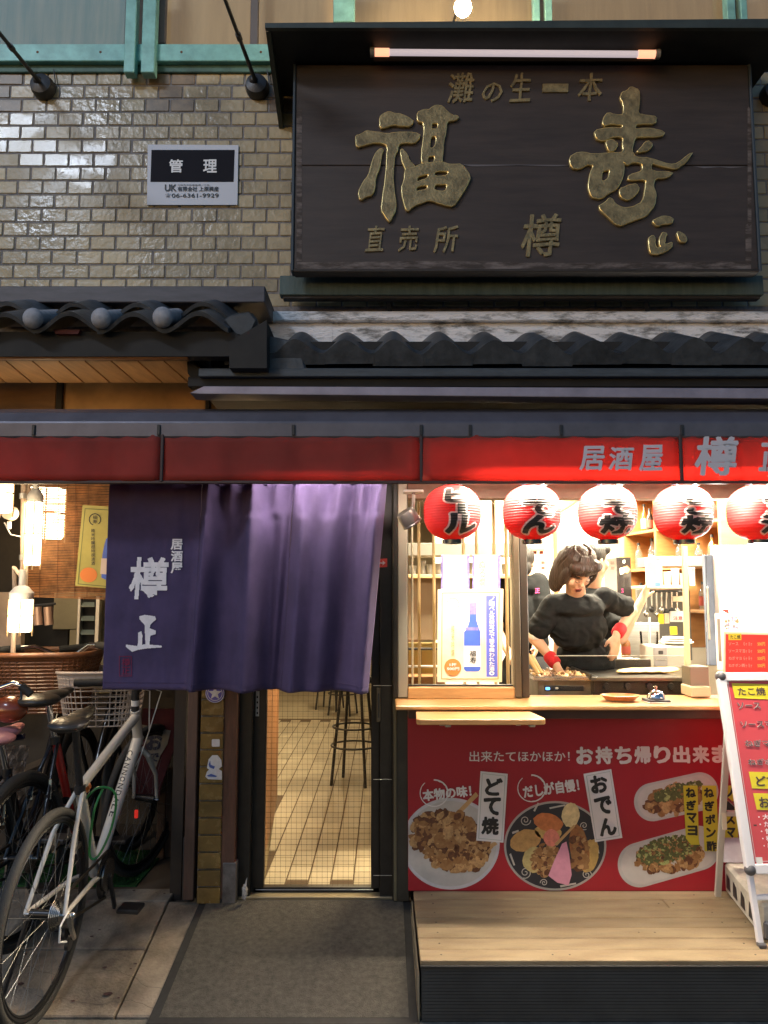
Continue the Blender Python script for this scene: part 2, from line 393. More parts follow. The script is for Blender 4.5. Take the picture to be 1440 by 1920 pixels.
# iron stains on the brick: loose rusty film patches under the window posts
# ---- structure body of the building (fills the gaps behind the facade pieces)
box('building_core_wall', -2.8, -.9, YF + .35, YF + .45, ZY(772, YF) , 6.0, BACKW, kind='structure', bevel=0)
box('building_upper_wall', -2.8, 3.2, YF + .46, YF + .56, 2.25, 7, BACKW, kind='structure', bevel=0)

# ---- upstairs windows with teal steel frames
WARMGL = mat('curtain_tan_glow', (.46, .32, .19), .8, var=.2, vs=2.5, stretch=(6, 1, .6), emit=(.5, .3, .15), es=.45)  # emission paints the room light coming through the curtains
win = thing('window_band', 'upstairs window band with pale teal steel frames, left of the sign roof', 'window')
zs = ZY(136, YF)
pbox('sill_beam', -40, 82, 515, 114, 3.40, .06, TEAL, win)
pbox('sill_shadow_board', -40, 114, 560, 135, 3.43, .05, mat('teal_paint_shaded', (.06, .13, .105), .6, var=.4, vs=12), win)  # darker teal strip paints the shade under the sill beam
for x0, x1, yb in ((235, 255, 135), (267, 292, 135)): pbox('post', x0, -60, x1, yb, 3.37, .05, TEAL, win)
for x0, x1 in ((625, 665), (1000, 1012), (1022, 1035), (1362, 1378), (1388, 1400)): pbox('post', x0, -60, x1, 40, 3.40, .05, TEAL, win)
pbox('post', 470, -60, 484, 100, 3.46, .03, mat('grey_frame', (.12, .11, .11), .6), win)
pbox('post', 298, -60, 311, 80, 3.43, .03, mat('grey_frame', (.12, .11, .11), .6), win)
for x0, x1, m in ((-60, 235, 'l'), (311, 470, 'm'), (484, 625, 'm'), (665, 1000, 'm'), (1035, 1362, 'm'), (1400, 1500, 'm')):
    pbox('curtain', x0, -60, x1, 100, 3.56, .02, WARMGL if m == 'm' else mat('curtain_grey_green_glow', (.16, .24, .24), .8, var=.7, vs=2, stretch=(9, 1, .7), col2=(.42, .38, .33), emit=(.25, .3, .3), es=.35), win)  # grey-green curtain has its glow put in as emission too
    pbox('pane', x0, -60, x1, 92, 3.475, .004, glass('window_glass', (.9, .93, .92), .02, .25), win, bevel=0)
for x in (-20, 70, 188, 340, 489):
    MB().lathe([(.0, .0), (.006, .001), (.007, .004)], P(x, 97, 3.398), 10, (0, 1, 0)).obj('bolt', mat('rust', (.12, .05, .02), .8), win)
box('upstairs_back_board', -2.6, 2.6, 3.6, 3.62, ZY(100, 3.6), 5.2, BACKW, kind='structure', bevel=0)  # plain backing board behind the upstairs curtains

# ---- gooseneck arm lamps fixed on the brick
for (px, py, tx, ty, lab) in ((83, 167, -60, -10, 'black round wall plate with rod arm at the far left of the bricks'), (483, 167, 400, -60, 'black round wall plate with rod arm beside the carved sign left edge'), (1446, 180, 1500, -60, 'black round wall plate cut by the right picture edge')):
    t = thing('wall_arm_lamp', lab, 'lamp bracket', 'arm lamps on the brick wall'); p = P(px, py, YF - .012)
    MB().lathe([(.055, .012), (.056, -.02), (.048, -.045), (.02, -.055), (0, -.056)], p, 24, (0, 1, 0)).obj('wall_plate', BLACKM, t, smooth=True)
    e = P(tx, ty, 2.75); a = p + Vector((0, -.05, 0))
    MB().tube([a, a + (e - a) * .5, e], [.010, .0085, .008], 10).obj('arm', BLACKM, t, smooth=True)
    MB().tube([a + (e - a) * .42, a + (e - a) * .47], .013, 10).obj('sleeve', BLACKM, t, smooth=True)
    MB().ell(p + Vector((-.01, -.05, .01)), .021).obj('swivel', BLACKM, t, smooth=True)
    MB().tube([p + Vector((.045, 0, -.02)), p + Vector((.055, -.01, .03)), p + Vector((.04, -.004, .12))], .003, 6).obj('cable', BLACKM, t)
    MB().lathe([(.03, 0), (.075, .10), (.07, .10), (.028, .006)], e, 20, (e - a).normalized()).obj('lamp_shade', BLACKM, t, smooth=True)

# ---- management notice on the bricks
t = thing('notice_board', 'white notice plate with a black panel reading 管理 stuck on the brick wall', 'notice')
Yn = YF - .016
MB().prism([P(277, 271, Yn), P(447, 272, Yn), P(445, 384, Yn), P(275.5, 384, Yn)], (0, .006, 0)).obj('plate', mat('white_plate', (.62, .65, .72), .7, spec=.2), t)
MB().prism([P(284, 281, Yn - .001), P(440, 281, Yn - .001), P(438, 341, Yn - .001), P(282, 341, Yn - .001)], (0, .0008, 0)).obj('black_panel', mat('notice_black', (.012, .012, .018), .8, spec=.2), t)
ptxt('管', 317, 299, 343, 324, Yn - .002, PAPER, t, bold=.03); ptxt('理', 381, 299, 407, 324, Yn - .002, PAPER, t, bold=.03)
ptxt('UK', 309, 346, 331, 359, Yn - .001, INK, t, bold=.04); ptxt('有限会社 上原興産', 333, 350, 410, 359, Yn - .001, INK, t, bold=.025)
ptxt('大阪市北区曽根崎一丁目', 333, 346, 392, 348.5, Yn - .001, INK, t, bold=.01); ptxt('☎', 310, 363, 320, 370, Yn - .001, INK, t, bold=.0); ptxt('06-6361-9929', 322, 363, 410, 370.5, Yn - .001, INK, t, bold=.012)

# ---- carved wooden sign
GOLD = mat('aged_gold_leaf', (.27, .21, .10), .5, metal=.25, var=.45, vs=25, bump=.4, bs=90)
SIGNW = mat('sign_board_wood', (.050, .035, .028), .6, var=.3, vs=2.2, bump=.10, bs=14, stretch=(1, 1, 9), detail=8)
SIGNE = mat('sign_worn_edge', (.10, .07, .055), .8, var=.6, vs=12, stretch=(3, 1, 1))
t = thing('carved_sign', 'large dark wooden signboard with carved gold characters 福寿 above the tiled eave', 'signboard')
Ys = 3.20
def SP(px, py, d=0): return P(px, py, Ys + d)
x0, x1 = SP(553, 310).x, SP(1412, 310).x; z0, z1 = SP(0, 505).z, SP(0, 121).z
nb = 2
for i in range(nb):
    a = z0 + (z1 - z0) * i / nb; b = z0 + (z1 - z0) * (i + 1) / nb
    box('board', x0, x1, Ys + .0, Ys + .05, a + .0008, b - .0008, SIGNW, t, bevel=.003)
for a, b in ((x0 - .012, x0 + .0), (x1, x1 + .012)): box('edge_strip', a, b, Ys - .008, Ys + .055, z0 - .01, z1, mat('blue_grey_edge', (.04, .055, .07), .6), t)
box('edge_strip', x0, x1, Ys - .008, Ys + .055, z0 - .014, z0, DWOOD, t)
def zf(ox, oy, s): return lambda x, y: (SP(ox + x / s, 310).x, SP(720, oy + y / s).z)
fk = [[(153,195),(170,182),(190,175),(215,184),(240,185),(285,210),(282,222),(270,232),(235,230),(200,226),(178,235),(153,240)],
 [(58,270),(75,266),(100,250),(125,254),(180,264),(240,255),(312,262),(306,285),(285,300),(250,297),(228,303),(222,330),(210,350),(206,400),(204,440),(209,490),(217,560),(192,612),(178,596),(158,562),(166,500),(176,430),(180,370),(184,315),(170,300),(130,296),(95,305),(62,316),(58,290)],
 [(142,330),(166,320),(158,350),(150,400),(134,440),(134,468),(122,505),(98,510),(75,526),(68,495),(90,450),(110,425),(122,375)],
 [(236,318),(262,345),(270,370),(292,392),(283,405),(262,418),(252,395),(238,360)],
 [(303,178),(325,168),(350,168),(365,155),(382,150),(400,152),(415,168),(440,190),(468,194),(455,208),(418,213),(414,262),(404,300),(402,340),(398,379),(320,384),(318,350),(325,290),(330,240),(325,216),(303,213)],
 'B',[(285,398),(322,380),(398,374),(430,385),(478,382),(512,432),(495,470),(470,510),(442,551),(400,542),(350,524),(320,535),(290,545),(262,571),(250,545),(237,480),(250,445),(255,400)],
 [(358,218),(385,220),(382,245),(357,246)], [(354,272),(378,272),(372,315),(348,322)], [(342,352),(370,347),(368,376),(341,380)],
 [(300,432),(345,420),(341,440),(297,456)], [(370,410),(424,410),(421,428),(367,432)], [(297,472),(341,464),(339,484),(292,492)], [(368,462),(420,460),(412,492),(367,488)]]
kt = [[(1112,120),(1122,98),(1145,90),(1158,76),(1190,90),(1190,130),(1180,185),(1215,190),(1255,195),(1250,222),(1200,222),(1170,226),(1166,246),(1225,240),(1285,255),(1275,272),(1200,274),(1166,276),(1150,330),(1165,356),(1220,358),(1300,385),(1332,380),(1394,332),(1365,375),(1325,404),(1260,388),(1226,378),(1226,412),(1312,414),(1290,436),(1240,438),(1230,470),(1242,500),(1234,545),(1200,588),(1150,605),(1100,626),(1078,620),(1050,592),(1010,552),(1045,530),(1062,514),(1078,540),(1110,557),(1150,552),(1186,534),(1200,480),(1206,442),(1132,446),(1138,426),(1192,410),(1190,378),(1152,374),(1132,386),(1112,370),(1120,392),(1110,440),(1086,482),(1050,500),(1020,520),(985,512),(974,470),(984,420),(1000,388),(975,382),(940,402),(910,396),(903,356),(940,334),(1000,344),(1080,338),(1118,336),(1116,310),(1120,276),(1080,273),(1040,291),(1012,282),(1006,250),(1060,238),(1120,240),(1118,226),(1075,222),(1040,231),(1044,200),(1062,178),(1100,190),(1124,186),(1126,150)],
 [(1030,410),(1064,402),(1056,440),(1026,454)], [(1048,292),(1075,284),(1097,300),(1082,330),(1060,332)], [(1190,316),(1215,288),(1237,305),(1215,330),(1170,336)], [(1135,466),(1165,460),(1176,480),(1155,510),(1130,526),(1100,512),(1098,480)]]
sei = [[(1222,608),(1250,594),(1275,588),(1305,598),(1300,616),(1262,620),(1240,628)],[(1205,676),(1222,664),(1230,676),(1229,706),(1240,716),(1252,712),(1246,700),(1250,672),(1262,652),(1278,658),(1270,672),(1264,700),(1282,698),(1296,692),(1294,712),(1262,732),(1238,740),(1214,738),(1206,716)],[(1316,650),(1342,658),(1354,674),(1350,692),(1326,690)]]
iB = fk.index('B'); holesA = fk[iB + 2:iB + 5]; fkA = fk[:iB] + holesA; fkB = [fk[iB + 1]] + fk[iB + 5:]
GGLEAM = mat('gold_edge_painted_gleam', (.95, .72, .30), .28, metal=.6)  # lighter gold on the side faces paints the light that edges catch
def paint_edge_gleam(me, ax=2):
    me.materials.append(GGLEAM)
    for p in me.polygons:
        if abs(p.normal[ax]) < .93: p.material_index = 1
for nm, sp in (('character', fkA), ('radical_box', fkB), ('character', kt), ('character', sei)):
    sm = []
    for s in sp:                                   # corner cutting and a little hand-carved raggedness
        q = []
        for i in range(len(s)):
            a, b = s[i], s[(i + 1) % len(s)]; q += [(a[0] * .8 + b[0] * .2, a[1] * .8 + b[1] * .2), ((a[0] + b[0]) / 2 + ru(-1.6, 1.6), (a[1] + b[1]) / 2 + ru(-1.6, 1.6)), (a[0] * .2 + b[0] * .8, a[1] * .2 + b[1] * .8)]
        sm.append(q)
    me = outline_curve(sm, zf(640, 130, 2.1176), .005, .0035, nm, GOLD, t); paint_edge_gleam(me); o = link(nm, me, t); o.rotation_euler = (math.pi / 2, 0, 0); o.location = (0, Ys - .006 - (.0007 if nm == 'radical_box' else 0), 0)
def carved(s, px0, py0, px1, py1, sh=0.15, b=.018):
    me = text_me(s, 0, .02, 0, sh, 2); fat(me, b, .002); co = np.array([v.co[:] for v in me.vertices]); a, bb = co.min(0), co.max(0)
    X0, X1 = SP(px0, 0).x, SP(px1, 0).x; X0 = SP(px0, (py0 + py1) / 2).x; X1 = SP(px1, (py0 + py1) / 2).x; Z0, Z1 = SP(720, py1).z, SP(720, py0).z
    for v, q in zip(me.vertices, co):
        fx = (q[0] - a[0]) / (bb[0] - a[0]); fz = (q[1] - a[1]) / (bb[1] - a[1])
        v.co = (X0 + (X1 - X0) * fx + .0015 * math.sin(fz * 9 + fx * 4), Ys + .002 - .16 * (q[2] - a[2]), Z0 + (Z1 - Z0) * (fz + .04 * (fx - .5)) + .0012 * math.sin(fx * 11))
    me.materials.append(GOLD); me.update(); paint_edge_gleam(me, 1); link('character', me, t)
for ch, a, b, c, d in (('灘', 838, 138, 890, 194), ('の', 904, 156, 942, 192), ('生', 954, 138, 996, 192), ('一', 1016, 158, 1066, 174), ('本', 1082, 138, 1130, 190),
                       ('直', 684, 424, 722, 472), ('売', 746, 424, 786, 472), ('所', 812, 424, 860, 474), ('樽', 976, 402, 1054, 482)): carved(ch, a, b, c, d)
WORN = mat('sign_worn_wood', (.052, .038, .031), .8, var=.3, vs=9, stretch=(1, 1, 5), col2=(.20, .165, .15), detail=12, rp_=(.45, .66))
for x_0, x_1, y_0, y_1 in ((557, 1408, 489, 504), (556, 566, 200, 489), (1398, 1409, 420, 489), (1402, 1409, 200, 420)): pprism('worn_edge', [(x_0, y_0 + 3), (x_0 + (x_1 - x_0) * .3, y_0), (x_0 + (x_1 - x_0) * .6, y_0 + 4), (x_1, y_0 + 1), (x_1, y_1), (x_0, y_1)], Ys - .0012, .001, WORN, t)
# pale worn streaks along the joints
for a, b, y in ((865, 1075, 308.5), (1300, 1400, 312)): MB().prism([P(a, y, Ys - .0015), P(b, y + .6, Ys - .0015), P(b - 30, y + 3, Ys - .0015), P((a + b) / 2, y + 1.2, Ys - .0015), P(a + 20, y + 3.4, Ys - .0015)], (0, .001, 0)).obj('scuff', mat('worn_wood_grey', (.16, .15, .16), .9), t)

# ---- little roof over the sign, tube lamp, bulb
SR = mat('sign_roof_dark_green_metal', (.045, .055, .045), .5, var=.3, vs=8)
t = thing('sign_roof', 'dark metal canopy roof sheltering the carved sign', 'canopy')
yf, yb = 2.99, 3.44
L0, L1 = P(497, 40, yf), P(1445, 30, yf)
zf0, zf1 = P(720, 43, yf).z, P(720, 52, yf).z
MB().prism([(L0.x, yf, zf1), (L1.x + .1, yf, zf1), (L1.x + .1, yf, zf0 + .02), (L0.x, yf, zf0)], (0, .02, 0)).obj('fascia', SR, t)
zb_ = 0
MB().prism([(L0.x + .01, yf + .02, zf1 + .004), (L0.x + .01, yf + .02, zf0), (L0.x + .01, yb, zf0 + .12), (L0.x + .01, yb, zf1 + .004)], (L1.x - L0.x + .1, 0, 0)).obj('soffit', mat('sign_roof_soffit', (.03, .03, .026), .8, var=.3, vs=6), t)
MB().prism([(L0.x, yf + .022, zf1 - .0), (L0.x, yb, zf1 - .0), (L0.x, yb, zf1 - .16), (L0.x, yf + .15, zf1 - .05)], (.02, 0, 0)).obj('end_bracket', SR, t)
t = thing('tube_lamp', 'long unlit fluorescent tube with pinkish ends under the sign roof', 'tube lamp')
a, b = P(700, 98, 3.11), P(1234, 102, 3.11)
TUBE = mat('milky_glass_painted_glow', (.62, .60, .64), .25, emit=(1, .84, .90), es=.48); PINK = mat('tube_end_painted_glow', (.85, .5, .4), .3, emit=(1, .42, .24), es=1.5)  # tube is off; emission paints the reflected light on it and its ends
d = b - a; MB().tube([a + d * .055, a + d * .93], .0135, 16).obj('tube', TUBE, t, smooth=True)
MB().tube([a + d * .005, a + d * .056], .0166, 16).obj('glow_painted_end', PINK, t, smooth=True); MB().tube([a + d * .929, a + d * .992], .0166, 16).obj('glow_painted_end', PINK, t, smooth=True)
for q in (a, b): MB().tube([q - Vector((.014, 0, 0)), q + Vector((.006, 0, 0))], .02, 14).obj('socket', mat('socket_grey', (.35, .33, .33), .5), t, smooth=True)
box('batten', a.x, b.x, 3.125, 3.17, a.z + .0, a.z + .04, mat('batten_brown', (.10, .07, .05), .6), t)
t = thing('bare_bulb', 'bare warm bulb shining above the sign roof', 'bulb'); q = P(868, 14, 3.12)
MB().ell(q, .038).obj('glass', emis('bulb_glow', (1, .72, .38), 200), t, smooth=True); MB().tube([q + Vector((0, 0, .035)), q + Vector((0, 0, .1))], .016, 12).obj('socket', BLACKM, t)
MB().tube([q + Vector((0, 0, .1)), q + Vector((0, .5, .3))], .006, 8).obj('arm', BLACKM, t)
light('bulb_light', 'POINT', q + Vector((0, -.06, .0)), 25, (1, .72, .4), .05, parent=t)
# ---- weathered green ledge under the sign
t = thing('sign_ledge', 'weathered green copper beam carrying the carved sign from below', 'ledge')
pbox('beam', 524, 516, 1432, 553, 3.31, .05, mat('verdigris', (.055, .085, .08), .7, var=.6, vs=7, stretch=(4, 1, .6), col2=(.10, .14, .135), bump=.2), t, bevel=.004)
pbox('under_board', 530, 553, 1426, 560, 3.32, .04, DWOOD, t)
for px in (725, 1208): MB().bar(P(px, 545, 3.345), P(px + 8, 590, 3.42), .02, .02).obj('bracket', BLACKM, t)
for a, b in ((735, 905), (1040, 1290)): pbox('packing_board', a, 507, b, 516, 3.33, .06, DWOOD, t)
# ================================================================== TILED EAVES
PLAST = mat('peeling_white_plaster', (.22, .21, .20), .9, var=.1, vs=9, stretch=(1, 1, 3.5), col2=(.88, .85, .85), bump=.6, bs=60, detail=12, rp_=(.36, .52))
PURP = mat('purple_grey_metal', (.30, .26, .31), .4, metal=.2, var=.2, vs=8)
DARKT = mat('dark_board', (.02, .018, .016), .8, var=.3, vs=9)
def wave_tile(name, w, L, h, inv, n=18, flat=None):
    """one S-shaped roof tile, crest at the middle, running down -Y; thickness below"""
    mb = MB(); top = []; bot = []
    for j in range(3):
        for i in range(n + 1):
            u = i / n; x = (u - .5) * w
            z = h * (.5 + .5 * math.cos((u - .5) * 2 * math.pi)) ** .85 + .012 * math.sin(u * math.pi * 2) * inv
            top.append((x, -L * (1 - j / 2), z)); bot.append((x, -L * (1 - j / 2), z - .017 if flat is None else (flat if j == 0 else z - .017)))
    mb.v = top + bot; m = len(top)
    for j in range(2):
        for i in range(n):
            a = j * (n + 1) + i; mb.f += [(a, a + 1, a + n + 2, a + n + 1), (m + a, m + a + n + 1, m + a + n + 2, m + a + 1)]; mb.m += [0, 0]
    for i in range(n):
        mb.f += [(i, m + i, m + i + 1, i + 1), (2 * (n + 1) + i, 2 * (n + 1) + i + 1, m + 2 * (n + 1) + i + 1, m + 2 * (n + 1) + i)]; mb.m += [0, 0]
    mb.f += [(0, n + 1, m + n + 1, m), (n, m + n, m + 2 * n + 1, 2 * n + 1)]; mb.m += [0, 0]
    return mb.mesh(name, TILEK, smooth=True, autos=50)
# right eave
te = thing('tiled_eave', 'grey wave-tiled eave with peeling white plaster band above the red awning', 'tiled roof')
Yp = 3.375
mb = MB()
X0, X1 = P(487, 600, Yp).x, 1.9
for k in range(60):
    a = X0 + (X1 - X0) * k / 60; b = X0 + (X1 - X0) * (k + 1) / 60
    mb.box(a, b + .0002, Yp + ru(0, .004), Yp + .07, ZY(660, Yp), ZY(604, Yp) + ru(-.006, .004))
mb.obj('plaster_band', PLAST, te)
box('plaster_cap', P(497, 590, 3.35).x, X1, 3.35, 3.45, ZY(602, 3.35), ZY(583, 3.35), PLAST, te, bevel=.006)
pt = wave_tile('roof_tile', .218, .26, .055, 1); ptf = wave_tile('roof_tile', .218, .26, .052, 1, flat=-.045)
zc = ZY(645, 3.16)
pl = math.radians(24)
pbox('tile_fill_board', 470, 640, 1500, 694, 3.02, .02, DARKT, te)
for row, (Y, py) in enumerate(((3.31, 655), (3.13, 668))):
    for i in range(-7, 11):
        px = 1021 + 92.2 * i + (0 if row == 0 else 3)
        if px < 470: continue
        q = P(px, py, Y - .2 * math.cos(pl)); z = ZY(py, 2.95 if row else 3.07)
        o = link('roof_tile', ptf if row else pt, te, loc=(XY_(px, py, 2.95 if row else 3.07) , Y + .02, z + .26 * math.sin(pl) + (.0 if row else .0)))
        o.rotation_euler = (pl + ru(-.012, .012), ru(-.01, .01), ru(-.012, .012)); o.scale = (.90 if row else .96, 1, ru(.92, 1.06))
pprism('end_tile', [(455, 695), (470, 640), (500, 628), (560, 640), (575, 694)], 2.92, .3, TILEK, te, bevel=.008)
pbox('fascia', 372, 690, 1500, 706, 2.90, .05, mat('eave_board_blue_grey', (.055, .065, .075), .6, var=.3, vs=12, stretch=(1, 1, 6)), te)
pbox('fascia', 352, 706, 1500, 725, 2.93, .05, DARKT, te)
MB().prism([P(355, 737, 2.82), P(382, 724, 2.82), P(1500, 728, 2.82), P(1500, 748, 2.82), P(372, 738.5, 2.82)], (0, .10, 0)).obj('gutter', PURP, te, bevel=.002)
box('soffit', P(380, 740, 2.92).x, X1, 2.93, 3.44, ZY(742, 2.95), ZY(736, 2.95), DWOOD, te)
MB().prism([P(350, 672, 2.95), P(372, 690, 2.95), P(372, 726, 2.95), P(352, 700, 2.95)], (0, .45, 0)).obj('corner_board', DARKT, te)
# left eave
tl = thing('tiled_eave', 'short tiled eave with white plaster balls at the upper left, beside the brick wall base', 'tiled roof')
pbox('ridge_beam', -60, 536, 497, 567, 3.12, .3, mat('ridge_purple_grey', (.065, .06, .07), .5, var=.3, vs=8, stretch=(1, 1, 5)), tl, bevel=.004)
pbox('ridge_shadow_board', -60, 567, 500, 576, 3.2, .24, DARKT, tl)
pt2 = wave_tile('roof_tile', .262, .26, .06, -1)
for row, (Yr, py) in enumerate(((3.16, 598), (3.02, 618))):
    for i in range(-2, 3):
        px = 124 + 121 * i + (8 if row == 0 else 0); Yf_ = Yr - .2
        o = link('roof_tile', pt2, tl, loc=(XY_(px, py, Yf_), Yr + .03, ZY(py, Yf_) + .26 * math.sin(pl)))
        o.rotation_euler = (pl + ru(-.012, .012), ru(-.02, .02), ru(-.02, .02)); o.scale = (.95, 1, 1)
WBALL = mat('plaster_ball', (.30, .30, .32), .6, var=.25, vs=30)
for px, py in ((-60, 596), (62, 597), (190, 597), (305, 595)):
    q = P(px, py, 2.80); MB().tube([q + Vector((0, .0, 0)), q + Vector((0, .2, .08))], .03, 14).ell(q, (.038, .03, .040)).obj('ball_end', WBALL, tl, smooth=True)
pprism('corner_tile', [(416, 600), (432, 588), (470, 582), (484, 600), (468, 636), (440, 630)], 2.86, .25, mat('corner_tile_dark', (.03, .033, .036), .5, var=.4, vs=14), tl, bevel=.01)
pprism('red_bird_stop', [(100, 618), (150, 618), (146, 626), (104, 626)], 2.84, .02, mat('rust_red', (.10, .02, .015), .8), tl)
MB().prism([P(-60, 622, 2.86), P(440, 622, 2.86), P(470, 650, 2.86), P(470, 668, 2.86), P(-60, 668, 2.86)], (0, .06, 0)).obj('fascia', DARKT, tl)
MB().prism([P(430, 640, 2.84), P(500, 600, 2.84), P(500, 690, 2.84), P(430, 690, 2.84)], (0, .5, 0)).obj('end_board', DARKT, tl)
pbox('lit_edge_lath', -60, 668, 352, 672, 2.87, .03, WOOD, tl)
# soffit planks, one by one, running back to the wall
SOFM = mat('soffit_plank', (.34, .19, .08), .6, var=.25, vs=4, stretch=(10, 1, 1), objvar=.2, bump=.1)
zs_ = ZY(672, 2.90); ZB = ZY(718, 3.36)
for i in range(-9, 8):
    # joints seen at y=672 (front) and y=718 (back)
    xa, xb = 5 + 49.5 * i, 5 + 49.5 * (i + 1); fa, fb = 60 + 49.0 * i, 60 + 49.0 * (i + 1)
    if xb > 365: break
    A, B = P(xa + 1.2, 672, 2.90), P(xb - 1.2, 672, 2.90); C_, D_ = P(fb - 1.2, 718, 3.36), P(fa + 1.2, 718, 3.36)
    MB().prism([A, B, C_, D_], (0, 0, .012)).obj('soffit_plank', SOFM, tl, bevel=.0015)
MB().prism([P(-400, 672, 2.89), P(352, 672, 2.89), P(420, 718, 3.37), P(-400, 718, 3.37)], (0, 0, .02)).obj('soffit_back', DARKT, tl).location.z = .014
# wall strip and transom between eaves and awning
TRW = mat('brown_transom_board', (.16, .085, .035), .6, var=.35, vs=3, stretch=(1, 1, 5), bump=.1)
tr = thing('transom_wall', 'brown wooden wall strip between the left eave soffit and the awning box', 'wall strip')
for a, b, m in ((-80, 104, TRW), (116, 385, mat('paper_panel', (.40, .24, .10), .7, var=.4, vs=3)), (393, 425, TRW), (437, 465, DWOOD)): pbox('panel', a, 716, b, 800, 3.40, .02, m, tr)
for a, b in ((104, 116), (385, 393), (425, 437)): pbox('mullion', a, 716, b, 800, 3.385, .035, DARKT, tr)
tw = thing('transom_window', 'lit transom window with light wooden frame under the gutter', 'window')
LITW = mat('warm_plaster_painted_glow', (.62, .45, .2), .7, emit=(1, .62, .2), es=.25)  # interior light is put into this back panel as emission
pbox('lit_back', 465, 735, 720, 752, 3.44, .01, LITW, tw); pbox('dark_back', 465, 752, 760, 800, 3.44, .01, TRW, tw)
for a, b in ((423, 431), (710, 713), (636, 640)): pbox('muntin', a, 735, b, 790, 3.40, .02, mat('pale_wood', (.6, .45, .25), .5), tw)
for s_ in ([(600, 748), (602, 760), (600, 778)], [(631, 746), (624, 758), (618, 770)], [(610, 748), (622, 746), (632, 750), (634, 778)]):
    MB().tube([P(x, y, 3.38) for x, y in s_], .004, 6).obj('bracket', mat('pale_wood', (.6, .45, .25), .5), tw)
pbox('dark_lintel', 760, 740, 1500, 830, 3.40, .05, DARKT, tw)

# ================================================================== AWNING
aw = thing('awning', 'long retracted red awning with silver lettering 居酒屋 樽 over the shop front', 'awning')
Ya = 2.82
AWBOX = mat('awning_box_metal', (.13, .12, .14), .45, metal=.4, var=.2, vs=6)
zA, zB = ZY(772, Ya + .02), ZY(822, Ya)
prof = [(Ya + .22, zA + .035), (Ya + .10, zA + .03), (Ya + .03, zA - .0), (Ya - .005, zA - .045), (Ya - .005, zB + .004), (Ya + .03, zB - .01), (Ya + .22, zB - .01)]
xa, xb = -1.75, 1.85
MB().prism([(xa, y, z) for y, z in prof], (xb - xa, 0, 0)).obj('roller_box', AWBOX, aw, bevel=.004)
for px in (62, 297, 550, 790, 882 + 0, 1053, 1280): 
    p = P(px, 806, Ya - .012); box('seam_clip', p.x - .006, p.x + .006, Ya - .012, Ya, p.z - .02, p.z + .02, BLACKM, aw, bevel=.002)
VAL = cloth('awning_red_fabric', (.40, .07, .055), .55, .75, var=.22, vs=2.5)
edges = [-90, 303, 790, 1278, 1500]
for a, b in zip(edges, edges[1:]):
    mb = MB(); n = 24; x0 = XY_(a, 860, Ya); x1 = XY_(b, 860, Ya); zt_, zb2 = ZY(816, Ya), ZY(902, Ya); rows = 6; vs = []
    for j in range(rows + 1):
        for i in range(n + 1): vs.append((x0 + .003 + (x1 - x0 - .006) * i / n, Ya + .006 * math.sin(i * .9 + a) * j / rows + .003 * math.sin(i * 2.1) + .003 * MN.noise(Vector((i * .5, j, a))), zt_ + (zb2 - zt_) * j / rows))
    mb.add(vs, [(j * (n + 1) + i, (j + 1) * (n + 1) + i, (j + 1) * (n + 1) + i + 1, j * (n + 1) + i + 1) for j in range(rows) for i in range(n)])
    o = mb.obj('valance', VAL, aw, smooth=True); s = o.modifiers.new('t', 'SOLIDIFY'); s.thickness = .0015
for px in (303, 790, 1278): pbox('valance_rib', px - 3, 814, px + 3, 903, Ya - .008, .012, mat('rib_dark', (.05, .03, .03), .6), aw)
box('hem_bar', xa, xb, Ya - .004, Ya + .014, ZY(907, Ya), ZY(901, Ya), mat('hem_bar', (.06, .035, .035), .5), aw)
SILV = mat('silver_vinyl', (.60, .60, .66), .5)
for ch, a, b, c, d in (('居', 1085, 836, 1134, 882), ('酒', 1140, 838, 1190, 882), ('屋', 1197, 834, 1243, 884), ('樽', 1301, 818, 1386, 892)): ptxt(ch, a, b, c, d, Ya - .006, SILV, aw, bold=.035, shear=.14, rough=.0012, name='character')
ptxt('正', 1420, 830, 1480, 884, Ya - .006, SILV, aw, bold=.035, shear=.14, name='character')
# arms holding the awning
for x in (-1.0, .05, 1.2): box('bracket', x - .02, x + .02, Ya + .2, 3.45, zA - .02, zA + .03, DARKAL, aw)
box('canopy_underside_board', -.55, xb, Ya + .20, 3.5, zB + .01, zB + .02, DARKT, kind='structure', bevel=0)

# ---- lamps hidden behind the valance: linear lamps that light noren, lanterns and counter
tb = thing('awning_light_bar', 'slim warm light bar fixed behind the red valance above the lanterns', 'light bar')
# (bar sits above the valance hem, seen only as glow)
Yl = 2.93; zl = ZY(905, Ya) + .075
box('housing', -.55, 1.75, Yl - .02, Yl + .02, zl + .02, zl + .04, ALU, tb)
box('diffuser', .15, 1.75, Yl - .018, Yl + .015, zl - .006, zl + .02, emis('bar_glow', (1, .80, .6), 34), tb)
light('bar_light', 'AREA', (1.05, Yl, zl - .01), 130, (1, .86, .66), 1.35, .03, (0, 0, 0), tb)
light('bar_light', 'AREA', (-.22, Yl - .03, zl + .0), 4.8, (1, .82, .74), .5, .03, (math.radians(18), 0, 0), tb)

